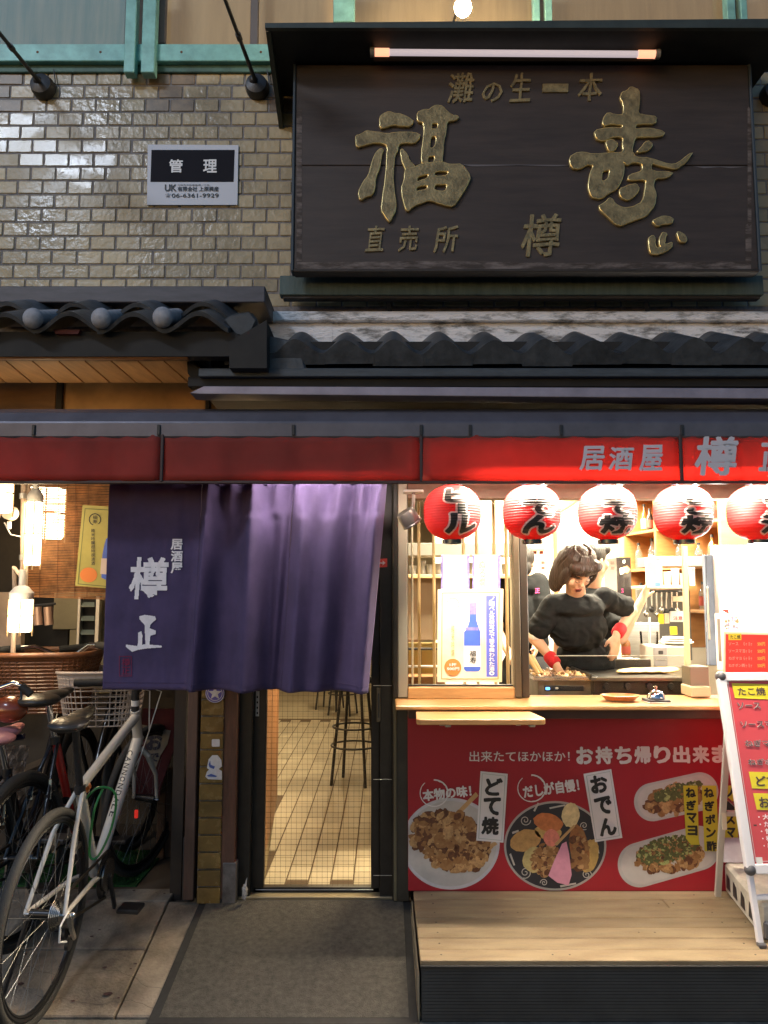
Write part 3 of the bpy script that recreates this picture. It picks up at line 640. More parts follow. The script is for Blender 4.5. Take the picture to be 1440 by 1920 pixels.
# ================================================================== NOREN
no = thing('noren', 'dark indigo noren curtain with white characters 居酒屋 樽正 hanging over the doorway', 'noren curtain')
NOR = cloth('indigo_cotton', (.082, .060, .145), .10, .92, var=.22, vs=6, bump=.25, bs=700)
NORT = mat('noren_white_dye', (.90, .86, .90), .8, var=.06, vs=60); NORR = mat('noren_red_seal', (.22, .02, .07), .8)
Yn_ = 3.0
def gs(x, c, w_): return math.exp(-((x - c) / w_) ** 2)
def noren_pt(px, v):
    """px: horizontal position in photo pixels at the top hem, v 0..1 downwards"""
    py = 906 + (1292 - 906) * v
    xw = px
    # gathered a little towards the bottom
    cx = px + (-11 * v if px < 380 else (-24 * v * (px - 380) / 345 if True else 0) - 11 * v)
    d = 0
    k = .9 + 1.5 * v ** .7 - .5 * v * v
    for c, w_, a, lean in ((395, 10, .030, -16), (430, 24, -.012, -10), (478, 20, .042, 2), (520, 15, -.022, -6), (548, 9, -.02, -8), (575, 13, .03, -2), (625, 24, .018, 6), (664, 18, -.028, -10), (708, 14, .038, 4)):
        d += a * gs(px, c + lean * v, w_ * (.8 + .4 * v)) * k * (1.1 if v > .15 else .8)
    # swags under the hanging loops
    for c in (395, 435, 478, 520, 556, 600, 640, 680, 716):
        d += .024 * gs(px, c, 7 + 45 * v) * math.exp(-v * 5)
    for c in (415, 457, 500, 538, 578, 620, 660, 698):
        d -= .026 * gs(px, c, 12) * gs(v, .08, .09)
    for c in (250, 330): d += .007 * gs(px, c + 30 * (v - .1), 14 + 20 * v) * math.exp(-v * 3)
    d += .010 * gs(px, 372 + 6 * v, 8) * v
    d += .0035 * MN.noise(Vector((px * .035, v * 5, 3))) + .0018 * MN.noise(Vector((px * .09, v * 9, 8)))
    p = P(cx, py + (4 * (px - 205) / 520 * v), Yn_); p.y -= d + .012 * v; return p
for pa, pb, n in ((205, 379, 60), (380, 549, 80), (550, 726, 80)):
    mb = MB(); rows = 60; vs = []
    for j in range(rows + 1):
        for i in range(n + 1): vs.append(noren_pt(pa + .1 + (pb - pa - .2) * i / n, j / rows))
    mb.add(vs, [(j * (n + 1) + i, (j + 1) * (n + 1) + i, (j + 1) * (n + 1) + i + 1, j * (n + 1) + i + 1) for j in range(rows) for i in range(n)])
    o = mb.obj('cloth_panel', NOR, no, smooth=True, autos=180); s = o.modifiers.new('t', 'SOLIDIFY'); s.thickness = .0018; s.offset = 1
    # stitched bottom hem ridge
    hm = MB(); hm.tube([noren_pt(pa + (pb - pa) * i / 40, .965) + Vector((0, -.0012, 0)) for i in range(41)], .0013, 5); hm.obj('hem', NOR, no)
for px in (214, 262, 310, 362, 405, 450, 495, 555, 632, 716):
    p = noren_pt(px, 0); box('loop', p.x - .014, p.x + .014, p.y - .004, p.y + .018, p.z - .008, p.z + .03, NOR, no, bevel=.002)
a = P(195, 900, Yn_ + .01); b = P(738, 900, Yn_ + .01); MB().tube([a, b], .0085, 10).obj('rod', mat('noren_rod', (.05, .035, .03), .5), no, smooth=True)
def on_noren(x0, y0, x1, y1, lift=.004):
    def f(u, v):
        px = x0 + (x1 - x0) * u; py = y0 + (y1 - y0) * v; vv = (py - 906) / 386; q = px + 11 * vv
        p = noren_pt(q, vv); return (p.x, p.y - lift, p.z)
    return f
def brush(ch, bold, sh, n=96):
    M = place_masks([ch], [(8, 4, n - 8, n - 4)], n, n, bold, n); R = np.zeros_like(M)
    for j in range(n): R[j] = np.roll(M[j], int(sh * (n / 2 - j)))
    return R
mask_obj(brush('樽', 1, .08), on_noren(238, 1042, 322, 1126), 'character', NORT, no)
for ch, y in (('居', 1010), ('酒', 1032), ('屋', 1054)): mask_obj(brush(ch, 2, .05), on_noren(320, y, 345, y + 21), 'character', NORT, no)
seiN = [(950,990),(985,980),(1050,990),(1058,1010),(1020,1045),(1015,1070),(1055,1085),(1055,1110),(1020,1120),(1015,1180),(1095,1185),(1100,1198),(1000,1205),(940,1215),(900,1228),(860,1195),(860,1180),(935,1190),(940,1170),(940,1100),(960,1090),(968,1120),(965,1180),(990,1178),(985,1080),(985,1050),(950,1010)]
def poly_mask(pts, x0, y0, x1, y1, n):
    M = np.zeros((n, n), bool)
    for j in range(n):
        y = y0 + (y1 - y0) * (j + .5) / n; xs_ = []
        for (ax, ay), (bx, by) in zip(pts, pts[1:] + pts[:1]):
            if (ay > y) != (by > y): xs_.append(ax + (y - ay) / (by - ay) * (bx - ax))
        xs_.sort()
        for a, b in zip(xs_[::2], xs_[1::2]):
            M[j, max(0, int((a - x0) / (x1 - x0) * n)):int((b - x0) / (x1 - x0) * n) + 1] = True
    return M
q = [(x / 3.6, 880 + y / 3.6) for x, y in seiN]
mask_obj(poly_mask(q, 236, 1150, 308, 1224, 110), on_noren(236, 1150, 308, 1224), 'character', NORT, no)
S = np.zeros((60, 40), bool); S[0:2] = S[-2:] = True; S[:, 0:2] = S[:, -2:] = True
S[6:30, 8:34] |= gmask('樽', 64)[(np.arange(24) * 64 // 24)][:, (np.arange(26) * 64 // 26)]; S[32:54, 8:34] |= gmask('正', 64)[(np.arange(22) * 64 // 22)][:, (np.arange(26) * 64 // 26)]
mask_obj(S, on_noren(226, 1229, 249, 1267), 'seal', NORR, no)
# ================================================================== LOWER FRONT: pillar, door
GR = .137
t = thing('brick_pillar', 'narrow glazed brown brick pillar with stickers left of the door', 'pillar')
pp = lambda px, py, Y=YF: P(px, py, Y)
xl, xr = XY_(374, 1500, YF), XY_(417, 1500, YF)
box('mortar_core', xl - .003, xr + .003, YF + .006, YF + .2, GR, 1.9, MORTAR, t, bevel=0)
bm_ = MB().box(-(xr - xl) / 2, (xr - xl) / 2, -.01, .02, -.0325, .0325).mesh('brick', BRICKB, bevel=.003)
z = GR + .036; i = 0
while z < 1.85:
    o = link('brick', bm_, t, loc=((xl + xr) / 2, YF + ru(-.0012, .0012), z)); o.rotation_euler = (ru(-.015, .015), 0, ru(-.02, .02)); z += .0715; i += 1
Yk = YF - .013
STK = mat('sticker_white', (.62, .62, .66), .5, var=.12, vs=60); SB = mat('sticker_blue', (.05, .09, .35), .5); SV = mat('sticker_violet', (.10, .08, .40), .5)
mb = MB(); mb.prism([pp(x, y, Yk) for x, y in ellipse(403, 1300, 18, 18, 30)], (0, .001, 0)); o = mb.obj('round_sticker', SV, t)
for r in (17.5, 14): 
    mb = MB(); a = [pp(x, y, Yk - .001) for x, y in ellipse(403, 1300, r, r, 40)]; b = [pp(x, y, Yk - .001) for x, y in ellipse(403, 1300, r - 1, r - 1, 40)]
    mb.add(a + b, [(k, (k + 1) % 40, 40 + (k + 1) % 40, 40 + k) for k in range(40)]); mb.obj('ring', STK, o)
mb = MB(); sp = [(403 + (13 if k % 2 == 0 else 5.5) * math.sin(k * math.pi / 5), 1300 - (13 if k % 2 == 0 else 5.5) * math.cos(k * math.pi / 5)) for k in range(10)]
mb.prism([pp(x, y, Yk - .001) for x, y in sp], (0, .0005, 0)).obj('star', STK, o)
pprism('small_sticker', [(398, 1386), (411, 1386), (412, 1388), (412, 1399), (411, 1400), (398, 1400), (397, 1398), (397, 1388)], Yk, .001, STK, t)
pprism('torn_sticker', [(388, 1440), (391, 1424), (398, 1416), (408, 1416), (415, 1425), (416, 1437), (410, 1442), (416, 1446), (416, 1462), (390, 1461), (385, 1456), (388, 1447), (392, 1443)], Yk, .001, STK, t)
for s_ in ([(391, 1434), (394, 1426), (395, 1434), (403, 1437), (401, 1442), (393, 1439)], [(388, 1454), (396, 1451), (407, 1455), (405, 1457), (390, 1456)]): pprism('print', s_, Yk - .0012, .0005, SB, t)
t = thing('door_side_post', 'old brown wooden post between the brick pillar and the door frame', 'post')
DPW = mat('worn_post_wood', (.09, .04, .025), .6, var=.5, vs=5, stretch=(6, 6, 1), bump=.2)
pbox('post', 420, 900, 446, 1687, YF - .0, .12, DPW, t)
MB().box(XY_(418, 1600, YF - .004), XY_(443, 1600, YF - .004), YF - .005, YF + .1, GR, GR + .17).obj('metal_foot_cover', mat('dull_zinc', (.14, .13, .13), .5, metal=.4, var=.4, vs=20), t, bevel=.002)
t = thing('bay_post', 'thin brown timber post at the left side of the brick pillar', 'post')
pbox('timber', 353, 900, 372, 1688, YF + .0, .1, mat('post_timber', (.10, .055, .04), .6, var=.3, vs=6, stretch=(6, 6, 1)), t)
pbox('base_block', 342, 1570, 356, 1690, YF + .04, .1, mat('base_block_grey', (.07, .06, .055), .8), t)
# door frame and sliding glass door
df = thing('sliding_door', 'dark aluminium sliding door with wire glass below the noren', 'door')
pbox('outer_frame', 446, 900, 474, 1690, 3.50, .10, DARKAL, df); pbox('outer_frame', 712, 900, 736, 1690, 3.50, .10, DARKAL, df)
pbox('stile', 474, 900, 500, 1680, 3.545, .035, DARKAL, df); pbox('stile', 696, 900, 712, 1680, 3.545, .035, DARKAL, df)
pbox('bottom_rail', 474, 1664, 728, 1684, 3.545, .04, DARKAL, df); pbox('top_rail', 446, 900, 736, 925, 3.545, .04, DARKAL, df)
pbox('threshold_rail', 446, 1682, 736, 1692, 3.49, .12, mat('threshold_brass', (.32, .27, .17), .4, metal=.6), df)
for px in (474.5, 727): pbox('rail_line', 478, 1668 + (px > 500) * 6, 700, 1669.2 + (px > 500) * 6, 3.543, .004, ALU, df)
pbox('handle_plate', 706, 1290, 714, 1354, 3.492, .01, mat('handle_bronze', (.10, .09, .07), .35, metal=.6), df); pbox('handle_recess', 708.5, 1300, 711.5, 1346, 3.490, .003, BLACKM, df)
x0, x1 = XY_(498, 1500, 3.56), XY_(697, 1500, 3.56); z0, z1 = ZY(1666, 3.56), ZY(910, 3.56)
box('glass_pane', x0, x1, 3.56, 3.565, z0, z1, glass('door_glass', (.96, .92, .84), .01, .04), df, bevel=0)
mb = MB(); k = 0
zz = z0
while zz < z1: mb.box(x0, x1, 3.5615, 3.5625, zz, zz + .0009); zz += .0232
xx = x0
while xx < x1: mb.box(xx, xx + .0009, 3.5605, 3.5615, z0, z1); xx += .0232
mb.obj('wire_mesh', mat('glass_wire', (.08, .06, .045), .5, metal=.5), df, kind='stuff')
pbox('strip_label', 479.5, 1296, 486, 1343, 3.543, .001, mat('grey_label', (.45, .46, .46), .5), df)
for y in (1305, 1315, 1325, 1335): pbox('label_print', 481, y, 484, y + 4, 3.5415, .0006, INK, df)
for y in (1285, 1461, 1641): pbox('tape_line', 700, y, 735, y + 1, 3.498, .001, ALU, df)
t = thing('bay_jamb', 'dark metal jamb strip between the doorway and the serving window', 'jamb')
pbox('jamb', 736, 900, 766, 1690, 3.45, .12, mat('jamb_dark', (.028, .026, .02), .45, var=.3, vs=10), t); pbox('bead', 738, 900, 744, 1690, 3.444, .006, mat('jamb_olive', (.10, .09, .055), .45), t)
# red arrow sticker beyond the noren
t = thing('arrow_sticker', 'small red sticker with a white arrow right of the noren edge', 'sticker')
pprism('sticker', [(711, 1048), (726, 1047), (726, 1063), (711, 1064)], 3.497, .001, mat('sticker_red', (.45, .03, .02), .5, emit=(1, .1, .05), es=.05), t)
pprism('arrow', [(712, 1054.5), (718, 1054.5), (717, 1051), (723, 1055.5), (717, 1060), (718, 1057), (712, 1057)], 3.4955, .0005, PAPER, t)
# door mat
mt = thing('door_mat', 'grey rectangular doormat with black rubber border in front of the door', 'doormat')
MATG = mat('mat_pile', (.055, .05, .043), .98, var=.35, vs=45, bump=1.0, bs=260, col2=(.14, .125, .10), detail=15, rp_=(.28, .74))
a, b, c, d = (-.805, 2.775), (.115, 2.775), (.112, 3.475), (-.79, 3.475)
def mz(p, h): return (p[0], p[1], gz(p[1]) + h)
def grid_sheet(q, h0, h1, m, name, par, nx=1, ny=6):
    mb = MB(); vs = []; (a, b, c, d) = q
    for hh in (h1, h0):
        for j in range(ny + 1):
            for i in range(nx + 1):
                v = j / ny; u = i / nx; x = (a[0] * (1 - u) + b[0] * u) * (1 - v) + (d[0] * (1 - u) + c[0] * u) * v; y = (a[1] * (1 - u) + b[1] * u) * (1 - v) + (d[1] * (1 - u) + c[1] * u) * v
                vs.append((x, y, max(gz(y), gz(y)) + hh))
    n = (nx + 1) * (ny + 1); fs = []
    for j in range(ny):
        for i in range(nx): k = j * (nx + 1) + i; fs += [(k, k + 1, k + nx + 2, k + nx + 1), (n + k, n + k + nx + 1, n + k + nx + 2, n + k + 1)]
    per = [i for i in range(nx)] ; ring = [i for i in range(nx + 1)] + [j * (nx + 1) + nx for j in range(1, ny + 1)] + [ny * (nx + 1) + i for i in range(nx - 1, -1, -1)] + [j * (nx + 1) for j in range(ny - 1, 0, -1)]
    for s_, e in zip(ring, ring[1:] + ring[:1]): fs.append((s_, n + s_, n + e, e))
    mb.add(vs, fs); return mb.obj(name, m, par)
grid_sheet((a, b, c, d), .004, .009, RUBBER, 'rubber_border', mt)
grid_sheet(((a[0] + .035, a[1] + .03), (b[0] - .03, b[1] + .03), (c[0] - .03, c[1] - .012), (d[0] + .03, d[1] - .012)), .0085, .0135, MATG, 'pile', mt)
# crumpled plastic bag at the frame foot
t = thing('plastic_bag_twist', 'small crumpled clear plastic twist at the foot of the door frame', 'plastic scrap')
mb = MB(); q = P(459, 1672, 3.44); mb.ell(q, (.013, .012, .030), n=10, m=8); mb.v = [(x + ru(-.005, .005), y + ru(-.004, .004), z + ru(-.006, .006)) for x, y, z in mb.v]; mb.tube([q + Vector((.002, 0, .02)), q + Vector((.006, 0, .045)), q + Vector((.009, 0, .058))], [.006, .003, .001], 6)
mb.obj('film', mat('crumpled_film', (.45, .42, .40), .25, var=.4, vs=90, alpha=.8), t)
# ================================================================== STEP DECK
dk = thing('wooden_step', 'low wooden step of grey-brown planks in front of the serving counter', 'step')
DECK = mat('deck_plank', (.17, .115, .06), .6, var=.4, vs=4, stretch=(1.6, 6, 6), bump=.4, bs=60, objvar=.13, col2=(.33, .25, .15), detail=12, rp_=(.28, .72), rvar=.12)
SX0, SX1 = .125, 2.3
ys = [2.80, 2.885, 2.975, 3.065, 3.155, 3.245, 3.335, 3.425]
for k, (a, b) in enumerate(zip(ys, ys[1:])):
    xj = [.62, 1.75, .98, 1.42, .50, 1.15, 1.62][k]
    for u, v in (((SX0, xj - .001), (xj + .001, SX1)) if k in (1, 5) else ((SX0, SX1),)): box('plank', u, v, a + .002, b - .002, .18, .2 + ru(-.0016, .0016), DECK, dk, bevel=.003)
    for u in (.2, xj - .03, xj + .03, 1.3): MB().lathe([(0, 0), (.0035, 0), (.0035, .0008)], (u, (a + b) / 2, .2006), 8).obj('screw', mat('screw_dark', (.05, .04, .03), .5, metal=.5), dk)
box('dark_core', SX0 + .005, SX1, 2.81, 3.44, .0, .179, DARKT, dk, bevel=0)
FR = mat('ribbed_rubber_front', (.028, .03, .032), .6, var=.3, vs=6)
mb = MB()
for k in range(16): mb.box(SX0 + .004, SX1, 2.799, 2.812, .004 + k * .0108, .004 + k * .0108 + .0098)
mb.obj('ribbed_front', FR, dk)
box('nosing', SX0, SX1, 2.793, 2.803, .176, .186, DARKT, dk, bevel=.002)
box('steel_gap_plate', .118, .1225, 2.80, 3.45, -.01, .15, mat('gap_plate', (.25, .22, .16), .6), kind='structure')
# ================================================================== RED PANEL under the counter
rp = thing('menu_banner', 'red food banner under the counter reading お持ち帰り出来ます with food photos', 'banner')
YP = 3.425
x0, x1 = XY_(765, 1500, YP), 2.2
box('banner_sheet', x0, x1, YP, YP + .02, .201, ZY(1330, YP), RED, rp, bevel=0)
GREYW = mat('banner_white', (.62, .60, .60), .5); BLK = mat('banner_black', (.012, .012, .012), .5)
def sh(name, pts, k, m): return pprism(name, pts, YP - .0006 * k, .0005, m, rp)
ptxt('出来たてほかほか！', 880, 1408, 1068, 1428, YP - .001, GREYW, rp, bold=.012)
for i, ch in enumerate('お持ち帰り出来ます'): ptxt(ch, 1080 + 36.3 * i, 1400 - .4 * i, 1112 + 36.3 * i, 1433 - .4 * i, YP - .001, GREYW, rp, bold=.055, rough=.0006)
PLW = mat('print_plate_white', (.48, .47, .49), .5, var=.12, vs=20); PLG = mat('print_plate_grey', (.42, .40, .38), .5, var=.1, vs=14); PLB = mat('print_plate_black', (.02, .02, .026), .5)
FD = [mat('print_food_brown', (.20, .085, .025), .6, var=.6, vs=60, col2=(.30, .16, .06)), mat('print_food_dark', (.10, .035, .012), .6, var=.5, vs=80), mat('print_food_tan', (.38, .22, .09), .6, var=.4, vs=70)]
FG = [mat('print_nori_green', (.045, .055, .015), .6, var=.6, vs=90, col2=(.12, .13, .04)), mat('print_food_brown', (0, 0, 0)), mat('print_food_tan', (0, 0, 0)), mat('print_spring_onion', (.30, .34, .12), .6, var=.4, vs=90)]
CLIP_B = 1669.5; CLIP_L = 765.5
def clip(pts, l=CLIP_L, b=CLIP_B): return [(max(l, x), min(b, y)) for x, y in pts]
def blobs(name, mats, region, n, s0, s1, k, weights):
    """small irregular pieces of a printed food picture"""
    mb = MB(); c = 0
    while c < n:
        x, y = region(); s = ru(s0, s1); mb.k = random.choices(range(len(mats)), weights)[0]; el = ru(.5, 1); ro = ru(0, 3.14)
        pts = clip(ellipse(x, y, s, s * el, 9, ro, 0, .5)); d = YP - .0006 * k - .000002 * c
        mb.add([P(a, b_, d) for a, b_ in pts], [tuple(range(9))]); c += 1
    return mb.obj(name, mats, rp, kind='stuff')
def in_ell(cx, cy, rx, ry, rot=0):
    def f():
        a = ru(0, 6.283); r = math.sqrt(rnd()); x = rx * r * math.cos(a); y = ry * r * math.sin(a); return cx + x * math.cos(rot) - y * math.sin(rot), cy + x * math.sin(rot) + y * math.cos(rot)
    return f
sh('plate', clip(ellipse(845, 1582, 92, 86, 60)), 1, PLW); sh('plate_rim', clip(ellipse(845, 1582, 86, 80, 60)), 2, PLG)
sh('skewer', [(858, 1520), (892, 1485), (897, 1492), (862, 1527)], 3, mat('print_skewer', (.45, .28, .12), .6)); sh('skewer', [(905, 1590), (928, 1578), (933, 1583), (908, 1598)], 3, mat('print_skewer', (.45, .28, .12), .6))
blobs('stew_print', FD, in_ell(843, 1578, 74, 50, .35), 420, 5, 12, 4, (5, 2.2, 2)); blobs('stew_print', FD, in_ell(843, 1578, 70, 46, .35), 160, 1.6, 4, 5, (2, 3, 4)); blobs('stew_print', FD, in_ell(836, 1556, 60, 34, .1), 90, 5, 12, 5, (4, 3, 2))
sh('bowl', clip(ellipse(1041, 1586, 96, 84, 60)), 1, mat('print_bowl_rim', (.36, .33, .30), .5)); sh('bowl_inside', clip(ellipse(1041, 1586, 92, 80, 60)), 2, PLB)
SC_ = mat('print_scroll', (.42, .40, .36), .5)
for cx, cy, r0, a0, sg in ((985, 1538, 11, 0, 1), (985, 1636, 12, 2, -1), (1095, 1548, 9, 1, 1), (1100, 1640, 10, 0, -1), (1020, 1655, 8, 3, 1)):
    mb = MB(); L_ = []; R_ = []
    for i in range(26):
        q = a0 + sg * i * .42; r = r0 * (1 - i / 30); L_.append(P(cx + r * math.cos(q), cy + r * math.sin(q), YP - .0018)); R_.append(P(cx + (r - 1.6) * math.cos(q), cy + (r - 1.6) * math.sin(q), YP - .0018))
    mb.add(L_ + R_, [(i, i + 1, 27 + i, 26 + i) for i in range(25)]); mb.obj('scroll', SC_, rp)
for pts in ([(960, 1560), (972, 1556), (973, 1559), (961, 1564)], [(1000, 1520), (1008, 1505), (1011, 1506), (1003, 1522)], [(1030, 1514), (1060, 1508), (1060, 1511), (1031, 1517)], [(958, 1600), (966, 1622), (963, 1623), (955, 1602)], [(1118, 1570), (1124, 1600), (1121, 1600), (1115, 1571)], [(1050, 1660), (1080, 1655), (1080, 1658), (1051, 1664)]): sh('scroll', pts, 3, SC_)
def blob(name, cx, cy, rx, ry, rot, k, col, v=.25):
    sh(name, ellipse(cx, cy, rx, ry, 26, rot, 0, .10), k, mat('print_' + name, col, .6, var=v, vs=45))
blob('fried_tofu', 985, 1576, 30, 20, -.3, 4, (.42, .24, .08)); blob('daikon', 1001, 1612, 21, 24, .2, 5, (.42, .34, .14)); blob('red_carrot_round', 1028, 1542, 28, 17, .25, 5, (.48, .16, .05)); blob('yellow_base', 1028, 1560, 26, 14, .1, 4, (.50, .32, .10))
blob('egg', 1070, 1528, 17, 23, .1, 5, (.62, .50, .26)); blob('pink_flower', 1034, 1571, 15, 16, 0, 7, (.62, .20, .14)); blob('sinew', 1086, 1590, 18, 44, -.15, 5, (.25, .10, .03), .5); blob('potato', 1106, 1605, 16, 32, .2, 4, (.42, .27, .08))
blobs('tendon_print', FD, in_ell(1024, 1612, 26, 30, .3), 150, 2, 7, 6, (4, 2, 3)); blobs('tendon_print', FD, in_ell(1086, 1600, 16, 40, 0), 40, 4, 9, 6, (4, 2, 1))
sh('fishcake', [(1062, 1578), (1067, 1600), (1072, 1640), (1066, 1660), (1045, 1655), (1028, 1642), (1040, 1612), (1054, 1582)], 8, mat('print_fishcake_pink', (.58, .25, .34), .6, var=.1, vs=30))
sh('skewer', [(1040, 1582), (1076, 1546), (1079, 1549), (1044, 1586)], 8, mat('print_skewer', (.45, .28, .12), .6))
def oblong(cx, cy, L, R, rot):
    pts = []
    for i in range(20): q = -math.pi / 2 + math.pi * i / 19; pts.append((L + R * math.cos(q) * .95, R * math.sin(q)))
    for i in range(20): q = math.pi / 2 + math.pi * i / 19; pts.append((-L + R * math.cos(q) * .95, R * math.sin(q)))
    return [(cx + x * math.cos(rot) - y * math.sin(rot), cy + x * math.sin(rot) + y * math.cos(rot)) for x, y in pts]
for cx, cy, L, R, rot in ((1268, 1494, 46, 36, -.22), (1254, 1606, 58, 42, -.28)):
    sh('oval_plate', clip(oblong(cx, cy, L, R, rot)), 1, PLG); sh('oval_plate_well', clip(oblong(cx, cy, L - 2, R - 5, rot)), 2, mat('print_plate_inner', (.47, .44, .41), .5, var=.08, vs=14))
blobs('takoyaki_print', FD, in_ell(1262, 1500, 50, 25, -.25), 240, 4, 10, 3, (5, 2, 2)); blobs('nori_print', FG, in_ell(1270, 1483, 48, 13, -.3), 260, 1.8, 5, 4, (6, 1, .3, .6))
blobs('takoyaki_print', FD, in_ell(1255, 1606, 62, 28, -.1), 260, 4, 10, 3, (5, 2, 2)); blobs('onion_print', FG, in_ell(1252, 1594, 58, 24, -.25), 460, 1.6, 4.5, 4, (6, 1, .6, 2))
def plaque(pts, bgm, chars, cx0, cy0, cx1, cy1, w, h, slope, bold, k=9, rim=None):
    sh('label_plate', pts, k, bgm)
    if rim:
        c = (sum(p[0] for p in pts) / 4, sum(p[1] for p in pts) / 4); ins = lambda q, s_: [(c[0] + (x - c[0]) * s_[0], c[1] + (y - c[1]) * s_[1]) for x, y in q]
        a = ins(pts, (.86, .94)); b_ = ins(pts, (.83, .93)); mb = MB(); mb.add([P(x, y, YP - .0006 * (k + 1)) for x, y in a + b_], [(i, (i + 1) % 4, 4 + (i + 1) % 4, 4 + i) for i in range(4)]); mb.obj('label_rim', rim, rp)
    n = len(chars)
    for i, ch in enumerate(chars):
        u = (i / (n - 1)) if n > 1 else 0; x = cx0 + (cx1 - cx0) * u; y = cy0 + (cy1 - cy0) * u
        ptxt(ch, x - w / 2, y - h / 2, x + w / 2, y + h / 2, YP - .0006 * (k + 1), BLK, rp, bold=bold, rot=slope, rough=.0006)
RIMG = mat('label_rim_grey', (.2, .28, .26), .5)
plaque([(901, 1446), (952, 1451), (944, 1580), (893, 1576)], GREYW, 'どて焼', 926, 1475, 919, 1548, 33, 34, -.05, .06, rim=RIMG)
plaque([(1094, 1451), (1146, 1442), (1167, 1571), (1116, 1579)], GREYW, 'おでん', 1123, 1470, 1139, 1550, 33, 34, .14, .06, rim=RIMG)
YEL = mat('print_yellow', (.50, .44, .03), .5)
plaque([(1281, 1473), (1308, 1473), (1310, 1572), (1312, 1584), (1296, 1584), (1286, 1572)], YEL, 'ねぎマヨ', 1295, 1486, 1298, 1557, 19, 19, 0, .06)
plaque([(1316, 1473), (1343, 1473), (1348, 1596), (1321, 1596)], YEL, 'ねぎポン酢', 1329, 1486, 1334, 1586, 19, 19, 0, .06)
plaque([(1353, 1473), (1380, 1473), (1385, 1596), (1357, 1596)], YEL, 'ソースマヨ', 1366, 1486, 1371, 1586, 19, 19, 0, .06)
sh('print_patch', [(1346, 1566), (1362, 1566), (1362, 1590), (1346, 1590)], 8, mat('print_indigo', (.04, .03, .2), .5))
for cx, cy, s_, x0, y0, x1, y1, ro in ((814, 1487, '本物の味！', 792, 1476, 884, 1498, .10), (997, 1478, 'だしが自慢！', 980, 1466, 1086, 1490, .13)):
    mb = MB(); n = 60; A = []; B = []
    for i in range(n + 1):
        q = -2.6 + 5.6 * i / n + 1; th_ = 3.2 * (1 - .6 * i / n) * ru(.75, 1.2); A.append(P(cx + 27 * math.cos(q), cy + 26 * math.sin(q), YP - .006)); B.append(P(cx + (27 - th_) * math.cos(q), cy + (26 - th_) * math.sin(q), YP - .006))
    mb.add(A + B, [(i, i + 1, n + 2 + i, n + 1 + i) for i in range(n)]); mb.obj('brush_ring', GREYW, rp)
    ptxt(s_, x0, y0, x1, y1, YP - .0065, GREYW, rp, bold=.05, rot=ro, keep=False)
for px in (790, 1325): sh('brush_accent', [(px, 1345), (px + 2, 1345), (px + 2, 1347), (px, 1347)], 2, RED)
# ================================================================== COUNTER
ct = thing('serving_counter', 'long varnished wooden counter shelf of the serving window', 'counter')
CZ = 1.0
box('top', XY_(742, 1315, 3.22), 2.2, 3.22, 3.56, CZ - .018, CZ, WOODH, ct, bevel=.004)
box('under_board', XY_(766, 1330, 3.27), 2.2, 3.27, 3.42, CZ - .06, CZ - .019, mat('counter_under', (.06, .028, .018), .5, var=.2, vs=5), ct)
box('upstand', XY_(765, 1295, 3.43), XY_(966, 1295, 3.43), 3.43, 3.50, CZ, CZ + .048, WOODH, ct, bevel=.003)
fs = thing('folding_shelf', 'smaller wooden drop shelf with rounded corners projecting from the counter on the left', 'shelf')
X0, X1 = XY_(781, 1335, 3.02), XY_(1025, 1338, 3.02); pts = []
for cx, cy, a0 in ((X0 + .02, 3.04, math.pi), (X1 - .03, 3.05, -math.pi / 2)):
    rr = .02 if a0 == math.pi else .03
    for i in range(6): q = a0 + math.pi / 2 * i / 5; pts.append((cx + rr * math.cos(q), cy + rr * math.sin(q)))
pts += [(X1 - .025, 3.218), (X0 + .005, 3.218)]
MB().prism([(x, y, CZ - .044) for x, y in pts], (0, 0, .022)).obj('board', WOODH, fs, bevel=.003)
for px in (830, 975):
    q = P(px, 1355, 3.36); box('bracket', q.x - .012, q.x + .012, 3.08, 3.40, CZ - .062, CZ - .046, ALU, fs); box('bracket_foot', q.x - .012, q.x + .012, 3.40, 3.423, ZY(1361, 3.4), CZ - .046, ALU, fs)
# ================================================================== SERVING WINDOW
wf = thing('serving_window', 'serving window frame with brown mullion and clear panes over the counter', 'window')
FRM = mat('window_frame_bronze', (.13, .10, .065), .35, metal=.5, var=.15, vs=8); FRL = mat('window_frame_light', (.42, .36, .25), .4, metal=.3)
pbox('side_frame', 746, 905, 764, 1308, 3.44, .08, mat('frame_grey_alu', (.34, .31, .25), .4, metal=.4), wf); pbox('side_frame_dark', 737, 905, 746, 1308, 3.43, .1, DARKAL, wf)
pbox('mullion', 963, 920, 975, 1308, 3.42, .10, FRM, wf); pbox('mullion', 975, 920, 990, 1308, 3.45, .08, mat('mullion_dark', (.055, .042, .03), .4), wf)
pbox('lintel', 746, 905, 1500, 935, 3.46, .08, mat('lintel_brown', (.20, .11, .07), .5, var=.2), wf)
pbox('bright_bead', 771, 935, 775, 1285, 3.47, .02, FRL, wf); pbox('bright_bead', 957, 935, 962, 1285, 3.47, .02, FRL, wf)
pbox('pane', 766, 930, 963, 1285, 3.485, .004, glass('clear_glass', (.98, .98, .97), 0, .06), wf, bevel=0)
pbox('sill_shadow', 766, 1284, 963, 1287, 3.47, .03, DARKAL, wf)
